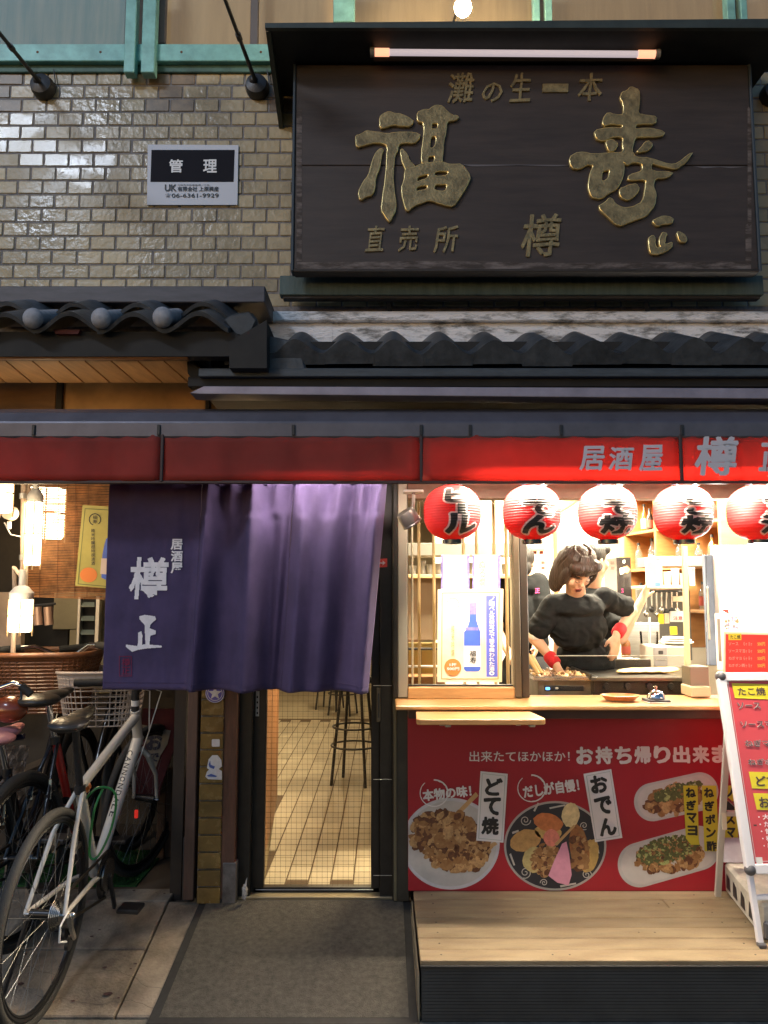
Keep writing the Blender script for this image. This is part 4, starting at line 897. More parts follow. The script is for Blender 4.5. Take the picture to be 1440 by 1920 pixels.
# posters on the pane
def poster(name, label, pts, Y, m=PAPER):
    t = thing(name, label, 'poster'); MB().prism([P(x, y, Y) for x, y in pts], (0, .001, 0)).obj('sheet', m, t); return t
PW = cloth('poster_paper_bright', (.85, .83, .78), .55, .6, var=.02, vs=9, bump=0)
PV = mat('poster_violet', (.22, .20, .62), .6, var=.25, vs=60); PBLUE = mat('poster_blue', (.10, .13, .62), .6)
PINK_ = mat('poster_ink_grey', (.2, .2, .22), .6)
for (a, b, txtc, lab) in ((827, 880, '', 'blank white paper strip with violet borders, left one of the pair above the poster'), (886, 938, 'ぬる燗', 'white paper strip with faint brush writing, right one of the pair above the poster')):
    t = poster('paper_strip', lab, [(a, 1040), (b, 1040), (b, 1106), (a, 1106)], 3.478, PW)
    for q in ((a, a + 3.5), (b - 4.5, b)): pprism('border', [(q[0], 1041), (q[1], 1041), (q[1], 1104), (q[0], 1104)], 3.4765, .0005, PV, t)
    if txtc: ptxt(txtc, a + 12, 1050, a + 24, 1100, 3.4768, PINK_, t, vert=True, bold=-.004)
t = poster('bottle_poster', 'cream poster with a blue sake bottle and indigo text band in the left window', [(821, 1105), (944, 1104), (941, 1279), (820, 1279)], 3.472, mat('poster_cream', (.74, .62, .36), .6, var=.2, vs=7, col2=(.85, .78, .62)))
k_ = [3.472]
def lay(name, pts, m, par=t):
    k_[0] -= .0006; return pprism(name, pts, k_[0], .0004, m, par)
mb = MB(); A = [(828, 1111), (937, 1110), (935, 1274), (827, 1274)]; B = [(830, 1113), (935, 1112), (933, 1272), (829, 1272)]
mb.add([P(x, y, 3.4712) for x, y in A + B], [(i, (i + 1) % 4, 4 + (i + 1) % 4, 4 + i) for i in range(4)]); mb.obj('gold_line', mat('gold_line', (.45, .32, .12), .5), t)
lay('text_band', [(911, 1117), (931, 1117), (933, 1269), (912, 1269)], PBLUE)
for i, ch in enumerate('ノーベル賞授賞式で振る舞われた酒。'): ptxt(ch if ch != 'ー' else '｜', 917, 1119 + 8.7 * i, 927, 1127 + 8.7 * i, k_[0] - .0005, PAPER, t, bold=.03)
lay('bottle_body', [(870, 1196), (870, 1185), (876, 1178), (880, 1165), (882, 1130), (892, 1130), (894, 1165), (898, 1178), (901, 1185), (901, 1255), (897, 1259), (874, 1259), (870, 1255)], mat('bottle_print_blue', (.06, .13, .60), .5, var=.15, vs=9))
lay('bottle_label', [(869.5, 1211), (901.5, 1211), (902, 1250), (869.5, 1250)], PAPER); lay('bottle_collar', [(873, 1176), (898, 1176), (897, 1182), (874, 1182)], PV); lay('bottle_cap', [(881, 1130), (893, 1130), (894, 1152), (880, 1152)], PV)
ptxt('福寿', 880, 1219, 893, 1244, k_[0] - .0005, INK, t, vert=True, bold=.02, shear=.1)
lay('price_disc', ellipse(849, 1251, 16, 16, 30), mat('poster_orange', (.72, .22, .05), .6)); ptxt('1杯', 843, 1243, 856, 1249, k_[0] - .0005, PAPER, t, bold=.03); ptxt('500円', 838, 1251, 861, 1257, k_[0] - .0005, PAPER, t, bold=.03)
mb = MB(); A = []; B = []
for i in range(31): q = 2.9 + 4.0 * i / 30; A.append(P(849 + 12 * math.cos(q), 1133 + 12 * math.sin(q), 3.4705)); B.append(P(849 + 11 * math.cos(q), 1133 + 11 * math.sin(q), 3.4705))
mb.add(A + B, [(i, i + 1, 32 + i, 31 + i) for i in range(30)]); mb.obj('ring_print', mat('gold_line', (0, 0, 0)), t)
ptxt('純米吟醸', 846, 1172, 852, 1232, 3.4705, mat('gold_line', (0, 0, 0)), t, vert=True, bold=.0)

# ================================================================== LANTERNS
LRED = cloth('lantern_red_paper', (.66, .040, .042), .40, .6, var=.1, vs=12, bump=0); LBLK = mat('lantern_ink', (.016, .014, .014), .6); LWH = mat('lantern_white_rim', (.80, .55, .52), .6)
LCAP = mat('lantern_black_cap', (.015, .016, .03), .2, coat=.5)
YL = 3.02; RH = .112; HZ = .117
lan = [(848, ['ビ', '｜', 'ル'], 14, 'red paper lantern reading ビール, leftmost in the row'), (997, ['お', 'で', 'ん'], 6, 'red paper lantern reading おでん, second from the left beside the mullion'),
       (1139, ['ど', 'て', '焼'], 6, 'red paper lantern reading どて焼, hanging just above the bent-over cook'), (1281, ['た', 'こ', '焼'], 14, 'red paper lantern reading たこ焼, in front of the bottle shelves'), (1420, ['日', '本', '酒'], 22, 'red paper lantern reading 日本酒, cut by the right edge')]
ribs = 21
def lprof(s):      # s -1..1 top to bottom -> radius, dz
    a = math.asin(max(-1, min(1, s))) if 0 else s
    r = RH * (1 - abs(s) ** 2.6) ** .5 if abs(s) < 1 else 0
    r = max(r, .034); rr = r + .0017 * abs(math.cos(s * ribs * math.pi / 2)) * (1 if abs(s) < .97 else 0)
    return rr, -HZ * s * .93
for px, chs, off, lab in lan:
    t = thing('paper_lantern', lab, 'lantern', 'red paper lanterns in a row under the awning'); c = P(px, 961, YL)
    ns = ribs * 8; prof = [lprof(-.97 + 1.94 * i / ns) for i in range(ns + 1)]
    MB().lathe([(r, z) for r, z in prof], c, 40).obj('paper_body', LRED, t, smooth=True, autos=70)
    MB().lathe([(.036, -.108), (.041, -.108), (.041, -.123), (.036, -.123), (.036, -.110), (.0, -.110)], c, 24).obj('bottom_ring', LCAP, t, smooth=True)
    MB().lathe([(.0, .108), (.04, .108), (.04, .124), (.036, .126), (0, .126)], c, 24).obj('top_ring', LCAP, t, smooth=True)
    MB().tube([c + Vector((-.035, 0, .12)), c + Vector((-.03, 0, .15)), c + Vector((.03, 0, .15)), c + Vector((.035, 0, .12))], .0018, 6).obj('wire_handle', STEEL, t)
    W, H = 100, 130; rects = [(20, 10, 80, 44), (24, 46, 76, 78), (12, 80, 88, 122)]
    if chs[1] == '｜': rects = [(18, 8, 84, 44), (44, 50, 56, 74), (14, 76, 88, 122)]
    if chs[2] == 'ん': rects = [(18, 8, 82, 42), (18, 42, 86, 80), (10, 80, 90, 122)]
    W, H = 150, 195; rects = [tuple(int(v * 1.5) for v in q) for q in rects]; M = place_masks(chs, rects, W, H, 3, 96); M2 = dil(M, 6)
    def f(lift):
        def g(u, v):
            s = -.90 + 1.80 * v; r, dz = lprof(s); rr = RH * max(.3, (1 - abs(s) ** 2.6)) ** .5 ; a = (u - .5) * 1.8 + off / 60; r += lift
            return (c.x + r * math.sin(a), c.y - r * math.cos(a), c.z + dz)
        return g
    mask_obj(M2, f(.0010), 'character_rim', LWH, t); mask_obj(M, f(.0018), 'character', LBLK, t)
    # clamp lamp on the bar above
    if px != 848:
        s_ = thing('clamp_lamp', {997: 'small silver clip lamp above the second lantern from the left', 1139: 'small silver clip lamp above the lantern over the cook', 1281: 'small silver clip lamp above the fourth lantern from the left', 1420: 'small silver clip lamp above the rightmost lantern'}[px], 'clip lamp', 'small clip lamps above the lanterns')
        q = P(px + 16, 905, 3.12); MB().lathe([(.018, .0), (.03, -.02), (.034, -.045), (.031, -.045), (.016, -.004)], q + Vector((0, 0, .035)), 18, (0, .5, 1)).obj('shade', STEEL, s_, smooth=True)
        MB().bar(q + Vector((-.03, .0, .03)), q + Vector((-.075, 0, .045)), .012, .008).obj('clip', ALU, s_)
# spotlight at the left of the first lantern
sp = thing('spot_lamp', 'grey cylindrical spotlight tilted down beside the first lantern', 'spotlight')
q = P(766, 971, 3.06); ax = Vector((.28, .15, -.42)).normalized()
MB().lathe([(.0, -.03), (.034, -.03), (.038, -.024), (.04, .022), (.042, .024), (.042, .03), (.036, .03), (.034, .012), (0, .012)], q, 28, ax).obj('head', mat('spot_grey', (.24, .23, .22), .35, metal=.5), sp, smooth=True)
MB().lathe([(0, .013), (.033, .014)], q, 24, ax).obj('lens', emis('spot_lens_glow', (1, .84, .6), 25), sp)
MB().tube([q + Vector((.015, .0, .02)), q + Vector((.02, .0, .07)), q + Vector((.02, 0, .105))], .007, 8).obj('arm', mat('spot_grey', (0, 0, 0)), sp)
box('mount', q.x - .02, q.x + .06, 3.04, 3.09, q.z + .10, q.z + .112, ALU, sp)
light('spot', 'SPOT', q + ax * .045, 45, (1, .86, .62), .03, rot=ax.to_track_quat('-Z', 'Y').to_euler(), parent=sp, spot=95)

# ================================================================== INTERIOR SHELL
FLR = mat('quarry_tile', (.37, .325, .235), .5, var=.22, vs=3, objvar=.12, rvar=.15); GRT = mat('dark_grout', (.09, .06, .035), .9)
RZ = GR + .004
box('interior_floor', -3.0, 3.0, 3.62, 11, RZ - .06, RZ - .003, GRT, kind='structure', bevel=0)
fl = bpy.data.objects['interior_floor']
tile = MB().box(-.0485, .0485, -.0975, .0975, -.006, 0).mesh('floor_tile', FLR, bevel=.002)
n = 0
for j in range(36):
    for i in range(-24, 5):
        x = -.09 + .1035 * i; y = 3.72 + .20 * j + (.1 if i % 2 else 0)
        if y > 8.2 and n >= 0: continue
        vis = (x / y) * F * .96 + 720
        if not (494 < 720 + x / (y * .96) * F < 708) or (x < -.7 and y < 5.2): continue
        link('floor_tile', tile, fl, loc=(x, y, RZ)); n += 1
IW = mat('interior_cream_wall', (.62, .52, .36), .8, var=.08, vs=3); IWW = mat('interior_white_wall', (.75, .70, .60), .7, var=.05, vs=4)
box('interior_far_left_wall', -3.1, -3.0, 5.1, 11, 0, 2.5, IW, kind='structure', bevel=0)
box('interior_inner_wall', -3.1, -.82, 5.1, 5.19, 0, 2.5, IW, kind='structure', bevel=0)
box('interior_back_wall', -3.1, 3.2, 10.9, 11.0, 0, 3, IW, kind='structure', bevel=0)
box('interior_floor_far', -3.0, .3, 8.32, 10.9, RZ - .004, RZ, FLR, kind='structure', bevel=0)
box('kitchen_back_wall', .42, 3.4, 6.3, 6.4, 0, 2.6, IWW, kind='structure', bevel=0)
box('kitchen_right_wall', 3.0, 3.1, 3.6, 6.4, 0, 2.6, IWW, kind='structure', bevel=0)
box('interior_ceiling', -3.1, 3.2, 3.66, 11, 2.45, 2.5, IWW, kind='structure', bevel=0)
box('interior_left_wall', -.88, -.82, 3.66, 5.2, 0, 2.5, IW, kind='structure', bevel=0)
box('kitchen_floor', .32, 3.0, 3.62, 6.3, .0, .06, GRT, kind='structure', bevel=0)
box('kitchen_counter_base_wall', .12, 3.0, 3.58, 3.62, 0, .93, DARKT, kind='structure', bevel=0)
t = thing('wooden_partition', 'orange-brown wooden partition side seen inside the door at its left', 'partition')
MB().prism([P(497, 1290, 3.70), P(523, 1290, 5.2) , P(520, 1512, 5.2), P(497, 1600, 3.70)], (-.03, 0, 0)).obj('board', mat('partition_wood', (.15, .065, .022), .5, var=.3, vs=5, stretch=(1, 1, .4)), t); MB().prism([P(497, 1601, 3.70), P(520, 1513, 5.2), (P(520, 1513, 5.2).x, 5.2, RZ), (P(497, 1601, 3.7).x, 3.7, RZ)], (-.03, 0, 0)).obj('skirting', mat('partition_skirt', (.16, .12, .06), .6), t)
def stool(x, y, h, lab, grp=None):
    t = thing('bar_stool', lab, 'stool', grp)
    MB().lathe([(0, h + .035), (.14, h + .035), (.155, h + .02), (.155, h), (.14, h - .01), (0, h - .01)], (x, y, RZ), 24).obj('seat', BLACKM, t, smooth=True)
    for k in range(4):
        a = k * math.pi / 2 + .5; MB().tube([(x + .10 * math.cos(a), y + .10 * math.sin(a), RZ + h), (x + .175 * math.cos(a), y + .175 * math.sin(a), RZ)], .011, 8).obj('leg', BLACKM, t, smooth=True)
    for hh, rr in ((.33, .15), (.22, .16)): MB().tube([(x + rr * math.cos(a), y + rr * math.sin(a), RZ + hh * h / .6) for a in [i * .2618 for i in range(24)]], .007, 6, closed=True).obj('foot_ring', BLACKM, t, smooth=True)
stool(-.21, 5.55, .70, 'tall black bar stool with round foot rings, nearest inside the doorway')
stool(-.45, 8.6, .62, 'dark stool deep inside beside the wooden partition', None)
stool(-.62, 9.0, .62, 'dark stool farthest inside, left of the other one', None)
t = thing('inner_bar_counter', 'dark bar counter side inside the doorway on the right', 'bar counter')
box('front', -.02, .30, 4.2, 9.0, 0, .98, mat('bar_dark', (.03, .022, .018), .5), t); box('top', -.06, .32, 4.15, 9.0, .98, 1.02, WOOD, t)

# ---- lights inside
def ceil_lamp(x, y, lx, ly, e, lab, col=(1, .86, .62)):
    t = thing('ceiling_lamp', lab, 'ceiling lamp'); box('housing', x - lx / 2, x + lx / 2, y - ly / 2, y + ly / 2, 2.41, 2.448, WHITEP, t); box('diffuser', x - lx / 2 + .01, x + lx / 2 - .01, y - ly / 2 + .01, y + ly / 2 - .01, 2.40, 2.41, emis('lamp_diffuser', (1, .88, .66), 9), t)
    light('lamp_light', 'AREA', (x, y, 2.39), e, col, lx, ly, (0, 0, 0), t)
ceil_lamp(1.0, 4.6, 1.2, .12, 150, 'long fluorescent ceiling lamp over the cook and the griddle')
ceil_lamp(1.9, 4.4, 1.0, .12, 200, 'long fluorescent ceiling lamp at the bright right end of the kitchen')
ceil_lamp(1.1, 5.7, 1.4, .12, 170, 'long fluorescent ceiling lamp near the kitchen back wall')
ceil_lamp(-.4, 5.4, .12, 1.2, 30, 'ceiling lamp over the tiled passage near the door', (1, .84, .62))
ceil_lamp(-.4, 8.6, .12, 1.2, 30, 'ceiling lamp over the far end of the tiled passage', (1, .8, .52))
# ---- left window interior: bars, shelf, dark benches
PALEW = mat('pale_wood_inside', (.50, .36, .18), .5, var=.15, vs=5)
t = thing('slatted_screen', 'row of thin vertical wooden bars behind the left window pane', 'screen')
for px in (786, 814, 870, 895, 928, 951): pbox('slat', px - 2.6, 925, px + 2.6, 1284, 3.9, .03, PALEW, t)
t = thing('inner_shelf', 'wooden shelf with grey crockery seen through the left window pane', 'shelf')
pbox('board', 765, 1077, 962, 1084, 4.9, .28, PALEW, t); pbox('lower_cabinet', 765, 1084, 962, 1200, 5.05, .1, mat('dim_beige_panel', (.22, .17, .11), .7), t); pbox('hood', 765, 1018, 962, 1042, 4.9, .25, mat('dim_grey_hood', (.20, .19, .17), .5), t)
for i in range(12):
    px = 775 + 15.5 * i + ru(-2, 2); q = P(px, 1077, 4.98); hh = ru(.05, .09)
    b_ = thing('cup', 'small grey cup on the shelf behind the left window pane, %s from the left' % ['first', 'second', 'third', 'fourth', 'fifth', 'sixth', 'seventh', 'eighth', 'ninth', 'tenth', 'eleventh', 'twelfth'][i], 'cup', 'cups on the shelf behind the left pane')
    MB().lathe([(.0, 0), (.018, 0), (.024, hh), (.021, hh), (.016, .006), (0, .006)], q, 14).obj('cup_wall', mat('grey_crockery', (.25, .25, .25), .3), b_, smooth=True)
t = thing('inner_rack', 'dark open rack frame low behind the left window pane', 'rack')
for a in (784, 812): pbox('upright', a, 1205, a + 6, 1284, 4.1, .03, BLACKM, t)
for y in (1215, 1248): pbox('rail', 765, y, 830, y + 4, 4.08, .03, WHITEP if y == 1248 else BLACKM, t)
pbox('back_sheet', 765, 1205, 835, 1284, 4.3, .02, mat('mustard_sheet', (.30, .22, .06), .7), t)
# ================================================================== KITCHEN (between mullion and right edge)
def xz(px, py, Y): return P(px, py, Y)
t = thing('wall_menu', 'white wall above the kitchen door with small brown menu tags, behind the cooks', 'menu tags')
pbox('rail_board', 975, 1027, 1022, 1033, 6.2, .03, WOODH, t)
for i in range(3): pbox('tag', 987 + 12 * i, 1033, 995 + 12 * i, 1039, 6.24, .01, mat('menu_tag', (.13, .03, .015), .6), t)
for i in range(2): pbox('tag', 1015, 1052 + 10 * i, 1022, 1058 + 10 * i, 6.24, .01, mat('menu_tag', (0, 0, 0)), t)
t = thing('timber_post', 'thin orange timber post on the kitchen back wall behind the cooks', 'post'); pbox('timber', 1041, 930, 1046, 1180, 6.22, .06, WOOD, t)
t = thing('wall_clock_rail', 'sloping wooden picture rail high on the kitchen wall left of the third lantern', 'rail'); MB().bar(P(1042, 960, 6.0), P(1096, 925, 5.0), .03, .05).obj('rail', WOODH, t)
t = thing('notice_sheets', 'pale paper sheets pinned on the kitchen wall behind the cooks', 'notice')
pbox('sheet', 1120, 1030, 1158, 1130, 6.22, .004, mat('pinkish_paper', (.72, .60, .48), .7, var=.2, vs=20), t); pbox('sheet', 1160, 1000, 1184, 1045, 6.0, .004, mat('yellow_sheet', (.72, .50, .18), .7), t)
# cabinet with open compartments
cb = thing('bottle_cabinet', 'open wooden cabinet with compartments of bottles and glasses behind the fourth lantern', 'cabinet')
N_, F_ = Vector((1.76, 4.3, 0)), Vector((1.86, 6.0, 0)); N_ = Vector((P(1350, 1000, 4.75).x, 4.75, 0)); F_ = Vector((P(1170, 1000, 6.0).x, 6.0, 0)); dd = (F_ - N_); ln = dd.length; dd.normalize(); nn_ = Vector((dd.y, -dd.x, 0));
if nn_.x < 0: nn_ = -nn_
def cabbox(name, u0, u1, v0, v1, z0, z1, m, par=None):
    c = [N_ + dd * (u0 * ln) + nn_ * v0, N_ + dd * (u1 * ln) + nn_ * v0, N_ + dd * (u1 * ln) + nn_ * v1, N_ + dd * (u0 * ln) + nn_ * v1]
    return MB().prism([(q.x, q.y, z0) for q in c], (0, 0, z1 - z0)).obj(name, m, par or cb, bevel=.002)
CABW = mat('cabinet_wood', (.42, .20, .07), .5, var=.2, vs=4, stretch=(1, 1, 8))
for z in (1.33, 1.62, 1.90, 2.18): cabbox('shelf', 0, 1, 0, .28, z, z + .02, CABW)
for u in (0, .34, .62, 1.0): cabbox('upright', u - .012, u + .012, -.004, .28, 1.1, 2.2, CABW)
cabbox('back', 0, 1, .28, .30, 1.1, 2.2, mat('cabinet_back', (.30, .13, .045), .6, var=.2, vs=4))
GLS = mat('bottle_clear', (.8, .85, .85), .05, trans=.9); BRG = mat('bottle_dark', (.03, .02, .015), .1, coat=.5); BRB = mat('bottle_amber', (.25, .09, .02), .12, coat=.4)
def bottle(p, h, r, m, lab, group, lm=None, cap=BLACKM):
    t = thing('bottle', lab, 'bottle', group)
    MB().lathe([(0, 0), (r, 0), (r, h * .58), (r * .85, h * .66), (r * .36, h * .78), (r * .33, h * .93), (0, h * .93)], p, 16).obj('glass_body', m, t, smooth=True)
    MB().lathe([(r * .38, h * .9), (r * .38, h), (0, h)], p, 12).obj('cap', cap, t)
    if lm: MB().lathe([(r + .0008, h * .15), (r + .0008, h * .48)], p, 16).obj('label', lm, t, smooth=True)
LBW = mat('label_cream', (.7, .62, .45), .6); LBY = mat('label_yellow', (.75, .6, .03), .6); LBR = mat('label_red_brown', (.30, .05, .03), .6)
for row, z in (('upper', 1.92), ('middle', 1.64), ('lower', 1.35)):
    for i in range(9):
        u = .05 + .108 * i
        if abs(u - .34) < .03 or abs(u - .62) < .03: u += .04
        p = N_ + dd * (u * ln) + nn_ * ru(.05, .12); p.z = z; h = ru(.15, .23)
        bottle(p, h, .028, random.choice([GLS, GLS, BRG, BRB]), '%s bottle from the right on the %s shelf of the wooden cabinet' % (['first', 'second', 'third', 'fourth', 'fifth', 'sixth', 'seventh', 'eighth', 'ninth'][i], row), 'bottles on the %s cabinet shelf' % row, random.choice([None, LBW, LBR]))
# black fridge / bottle column with tags behind the cook
t = thing('black_cooler', 'tall black glossy cooler with orange tags right of the cooks', 'cooler')
pbox('body', 1158, 1045, 1185, 1190, 5.2, .3, mat('cooler_black', (.015, .012, .012), .2, coat=.6), t)
pprism('tag', [(1163, 1065), (1176, 1061), (1182, 1068), (1176, 1075), (1166, 1073)], 5.19, .003, mat('tag_orange', (.75, .4, .1), .6), t); pprism('tag', [(1162, 1066), (1170, 1063), (1170, 1075), (1163, 1078)], 5.185, .003, LBW, t)
pbox('sticker', 1168, 1050, 1172, 1056, 5.19, .003, PAPER, t)
# stainless unit, hood and shelves at the right
SSM = mat('brushed_stainless', (.42, .41, .39), .35, metal=.85, var=.15, vs=6, stretch=(1, 1, 12))
t = thing('wall_shelf', 'stainless shelf loaded with white containers above the hanging ladles', 'shelf'); pbox('board', 1208, 1098, 1292, 1104, 4.6, .25, SSM, t); pbox('upper_hood', 1225, 1043, 1340, 1062, 4.7, .3, mat('hood_shade', (.30, .25, .2), .4, metal=.4), t)
WHT = mat('white_plastic', (.78, .76, .72), .4)
for i, (a, b, y0) in enumerate(((1226, 1243, 1044), (1244, 1258, 1072), (1259, 1274, 1066), (1275, 1288, 1075), (1292, 1304, 1064))):
    q = P((a + b) / 2, 1098, 4.66); r_ = (b - a) / 2 / F * 4.5; hh = ZY(y0, 4.66) - q.z
    b_ = thing('container', ['tall white paper cup stack at the left end of the stainless shelf', 'white tub second on the stainless shelf', 'cream round tub with lid third on the stainless shelf', 'short white tub fourth on the stainless shelf', 'white tub at the right end of the stainless shelf'][i], 'container', 'containers on the stainless shelf')
    MB().lathe([(0, 0), (r_ * .85, 0), (r_, hh * .92), (r_ * 1.05, hh * .93), (r_ * 1.05, hh), (0, hh)], q, 20).obj('tub', WHT if i % 2 == 0 else mat('cream_plastic', (.7, .6, .48), .4), b_, smooth=True)
t = thing('ladle_rack', 'dark rack of hanging ladles and tongs behind the raised arm', 'utensil rack'); pbox('rail', 1205, 1108, 1290, 1111, 4.75, .02, BLACKM, t)
pbox('backboard', 1196, 1105, 1296, 1238, 5.0, .03, mat('dark_splashback', (.10, .095, .085), .5), t)
for i in range(7):
    px = 1212 + 9.5 * i; a = P(px, 1110, 4.74); b = P(px + ru(-1, 1), 1140 + ru(0, 12), 4.74); MB().tube([a, b], .004, 6).obj('handle', STEEL, t); MB().ell(b, (.018, .012, .02), n=10, m=6).obj('ladle_bowl', random.choice([STEEL, BLACKM]), t, smooth=True)
for a, b, c, d, m in ((1236, 1151, 1245, 1170, LBY), (1248, 1150, 1255, 1169, LBW), (1258, 1146, 1284, 1166, PAPER), (1258, 1175, 1270, 1190, LBY), (1262, 1118, 1282, 1128, LBW)): pbox('packet', a, b, c, d, 4.72, .02, m, t, bevel=.001)
ptxt('注意', 1262, 1155, 1280, 1163, 4.718, mat('print_red', (.5, .03, .03), .6), t, bold=.02)
t = thing('stainless_panel', 'stainless partition panel right of the cook', 'panel'); pbox('panel', 1175, 1168, 1238, 1262, 4.55, .02, SSM, t)  # plain stainless panel, no lamp in it
t = thing('sauce_bottle', 'brown sauce bottle with red label beside the red wristband', 'bottle'); q = P(1174, 1232, 4.35)
MB().lathe([(0, 0), (.024, 0), (.025, .07), (.022, .085), (.010, .10), (.010, .115), (0, .115)], q, 16).obj('bottle_body', BRB, t, smooth=True); MB().lathe([(.0255, .02), (.0255, .06)], q, 16).obj('label', LBR, t, smooth=True); MB().lathe([(.012, .112), (.012, .125), (0, .125)], q, 12).obj('cap', ALU, t)
t = thing('white_cloth_heap', 'crumpled white cloths heaped behind the griddle', 'cloth')
mb = MB(); q = P(1175, 1243, 4.3)
for i in range(8): mb.ell(q + Vector((ru(-.06, .06), ru(-.04, .04), ru(-.005, .02))), (ru(.02, .04), .03, ru(.01, .02)))
organic(mb, 'cloth_folds', WHT, .006, 2, t)
t = thing('glass_jug', 'clear measuring jug with a white spoon standing behind the griddle', 'jug'); q = P(1218, 1225, 4.35)
MB().lathe([(.045, 0), (.05, .12), (.048, .12), (.043, .004), (0, .004)], q, 20).obj('jug_wall', glass('jug_glass', (.93, .94, .95), .02, .2), t, smooth=True); MB().tube([q + Vector((0, 0, .01)), q + Vector((.006, 0, .20))], .007, 8).obj('spoon', WHT, t)
# appliance box, white dish on it
t = thing('ticket_printer', 'grey counter appliance box with two drawers behind the griddle', 'appliance')
pbox('case', 1225, 1212, 1290, 1252, 4.15, .22, mat('appliance_beige', (.52, .49, .42), .45), t); pbox('front_panel', 1226, 1213, 1252, 1250, 4.14, .012, mat('appliance_grey', (.33, .33, .33), .4), t)
pbox('slot', 1235, 1220, 1244, 1227, 4.136, .006, BLACKM, t); pbox('slot', 1230, 1236, 1250, 1238, 4.136, .006, ALU, t)
t = thing('white_dish_stack', 'stack of large white dishes on the grey appliance', 'dish stack'); q = P(1268, 1211, 4.25)
for i in range(3): MB().lathe([(.03, .012 * i), (.09 - .01 * i, .02 + .012 * i), (.088 - .01 * i, .024 + .012 * i), (.0, .012 + .012 * i)], q, 28).obj('dish', WHT, t, smooth=True)
# ---- griddle & stew tray
t = thing('stew_tray', 'stainless heated tray of simmering stew at the left of the cook', 'food warmer')
x0, x1 = P(1000, 1262, 3.68).x, P(1118, 1262, 3.68).x; zt_ = ZY(1272, 3.66)
box('case', x0 + .02, x1 - .02, 3.68, 3.98, CZ - .04, zt_ - .01, mat('warmer_dark_steel', (.22, .19, .14), .4, metal=.6, var=.3, vs=9), t)
for a in ((x0, x1, 3.66, 3.672), (x0, x1, 4.0, 4.012)): box('rim', a[0], a[1], a[2], a[3], zt_ - .012, zt_ + .008, STEEL, t)
for a in ((x0, x0 + .012), (x1 - .012, x1)): box('rim', a[0], a[1], 3.672, 4.0, zt_ - .012, zt_ + .008, STEEL, t)
box('slot', x0 + .05, x1 - .06, 3.676, 3.682, zt_ - .06, zt_ - .035, BLACKM, t); box('indicator', x0 + .055, x0 + .075, 3.672, 3.677, zt_ - .055, zt_ - .042, emis('blue_pilot', (.1, .4, 1), 3), t); box('indicator', x0 + .10, x0 + .115, 3.672, 3.677, zt_ - .052, zt_ - .042, WHT, t)
mb = MB(); FOODM = [mat('stew_meat', (.22, .10, .04), .35, var=.5, vs=60, coat=.3), mat('stew_onion', (.62, .42, .2), .35, var=.3, vs=60, coat=.3), mat('stew_dark', (.06, .03, .015), .4)]
for i in range(170): mb.k = random.choices((0, 1, 2), (3, 4, 1))[0]; mb.ell((ru(x0 + .03, x1 - .03), ru(3.69, 3.98), zt_ - .004 + ru(-.006, .012)), (ru(.008, .018), ru(.008, .016), ru(.005, .010)), Euler((ru(0, 3), ru(0, 3), ru(0, 3))).to_matrix(), 7, 5)
mb.obj('stew', FOODM, t, smooth=True, kind='stuff')
for a, b in (((x0 + .04, 3.76, zt_ + .01), (x0 - .005, 3.80, zt_ + .10)), ((x0 + .06, 3.78, zt_ + .01), (x0 + .02, 3.84, zt_ + .09))):
    MB().tube([a, b], [.010, .013], 8).obj('ladle_handle', mat('bamboo_pale', (.62, .42, .18), .5), t)
t = thing('griddle', 'black iron griddle with pale slabs of food cooking on it', 'griddle')
x0, x1 = P(1112, 1290, 3.64).x, P(1286, 1290, 3.64).x; zt_ = ZY(1272, 3.64)
GRD = mat('griddle_iron', (.022, .02, .018), .4, metal=.3, var=.4, vs=20)
box('body', x0, x1, 3.64, 4.1, CZ - .04, zt_, GRD, t, bevel=.006); box('front_lip', x0 - .01, x1 + .01, 3.625, 3.64, zt_ - .012, zt_ + .006, mat('lip_steel', (.2, .18, .15), .3, metal=.8), t)
box('back_lip', x0, x1, 4.1, 4.11, zt_, zt_ + .05, GRD, t); box('side_lip', x0 - .01, x0, 3.64, 4.1, zt_ - .01, zt_ + .02, GRD, t)
for i in range(4): MB().lathe([(0, -.012), (.014, -.012), (.016, 0)], (x0 + .06 + .1 * i, 3.638, CZ + .03), 14, (0, 1, 0)).obj('knob', BLACKM, t)
for i in range(4):
    t2 = thing('food_slab', ['first', 'second', 'third', 'fourth'][i] + ' pale golden omelette slab on the griddle counted from the left', 'food', 'golden slabs on the griddle')
    mb = MB(); cx = XY_(1183 + 24 * i, 1265, 3.9); mb.ell((cx, 3.88 + .01 * i, zt_ + .012), (.045, .12, .013), Euler((0, 0, -.9 + .1 * i)).to_matrix()); organic(mb, 'slab', mat('omelette', (.72, .50, .2), .5, var=.2, vs=40, bump=.3), .004, 2, t2)
# glass guard at front of griddle
t = thing('glass_guard', 'low clear glass guard standing between the counter and the griddle', 'glass guard'); pbox('pane', 1040, 1230, 1290, 1306, 3.60, .005, glass('guard_glass', (.95, .95, .93), .0, .10), t, bevel=0)
pbox('top_edge', 1040, 1229, 1290, 1230.4, 3.599, .006, mat('glass_edge', (.4, .38, .33), .3), t)
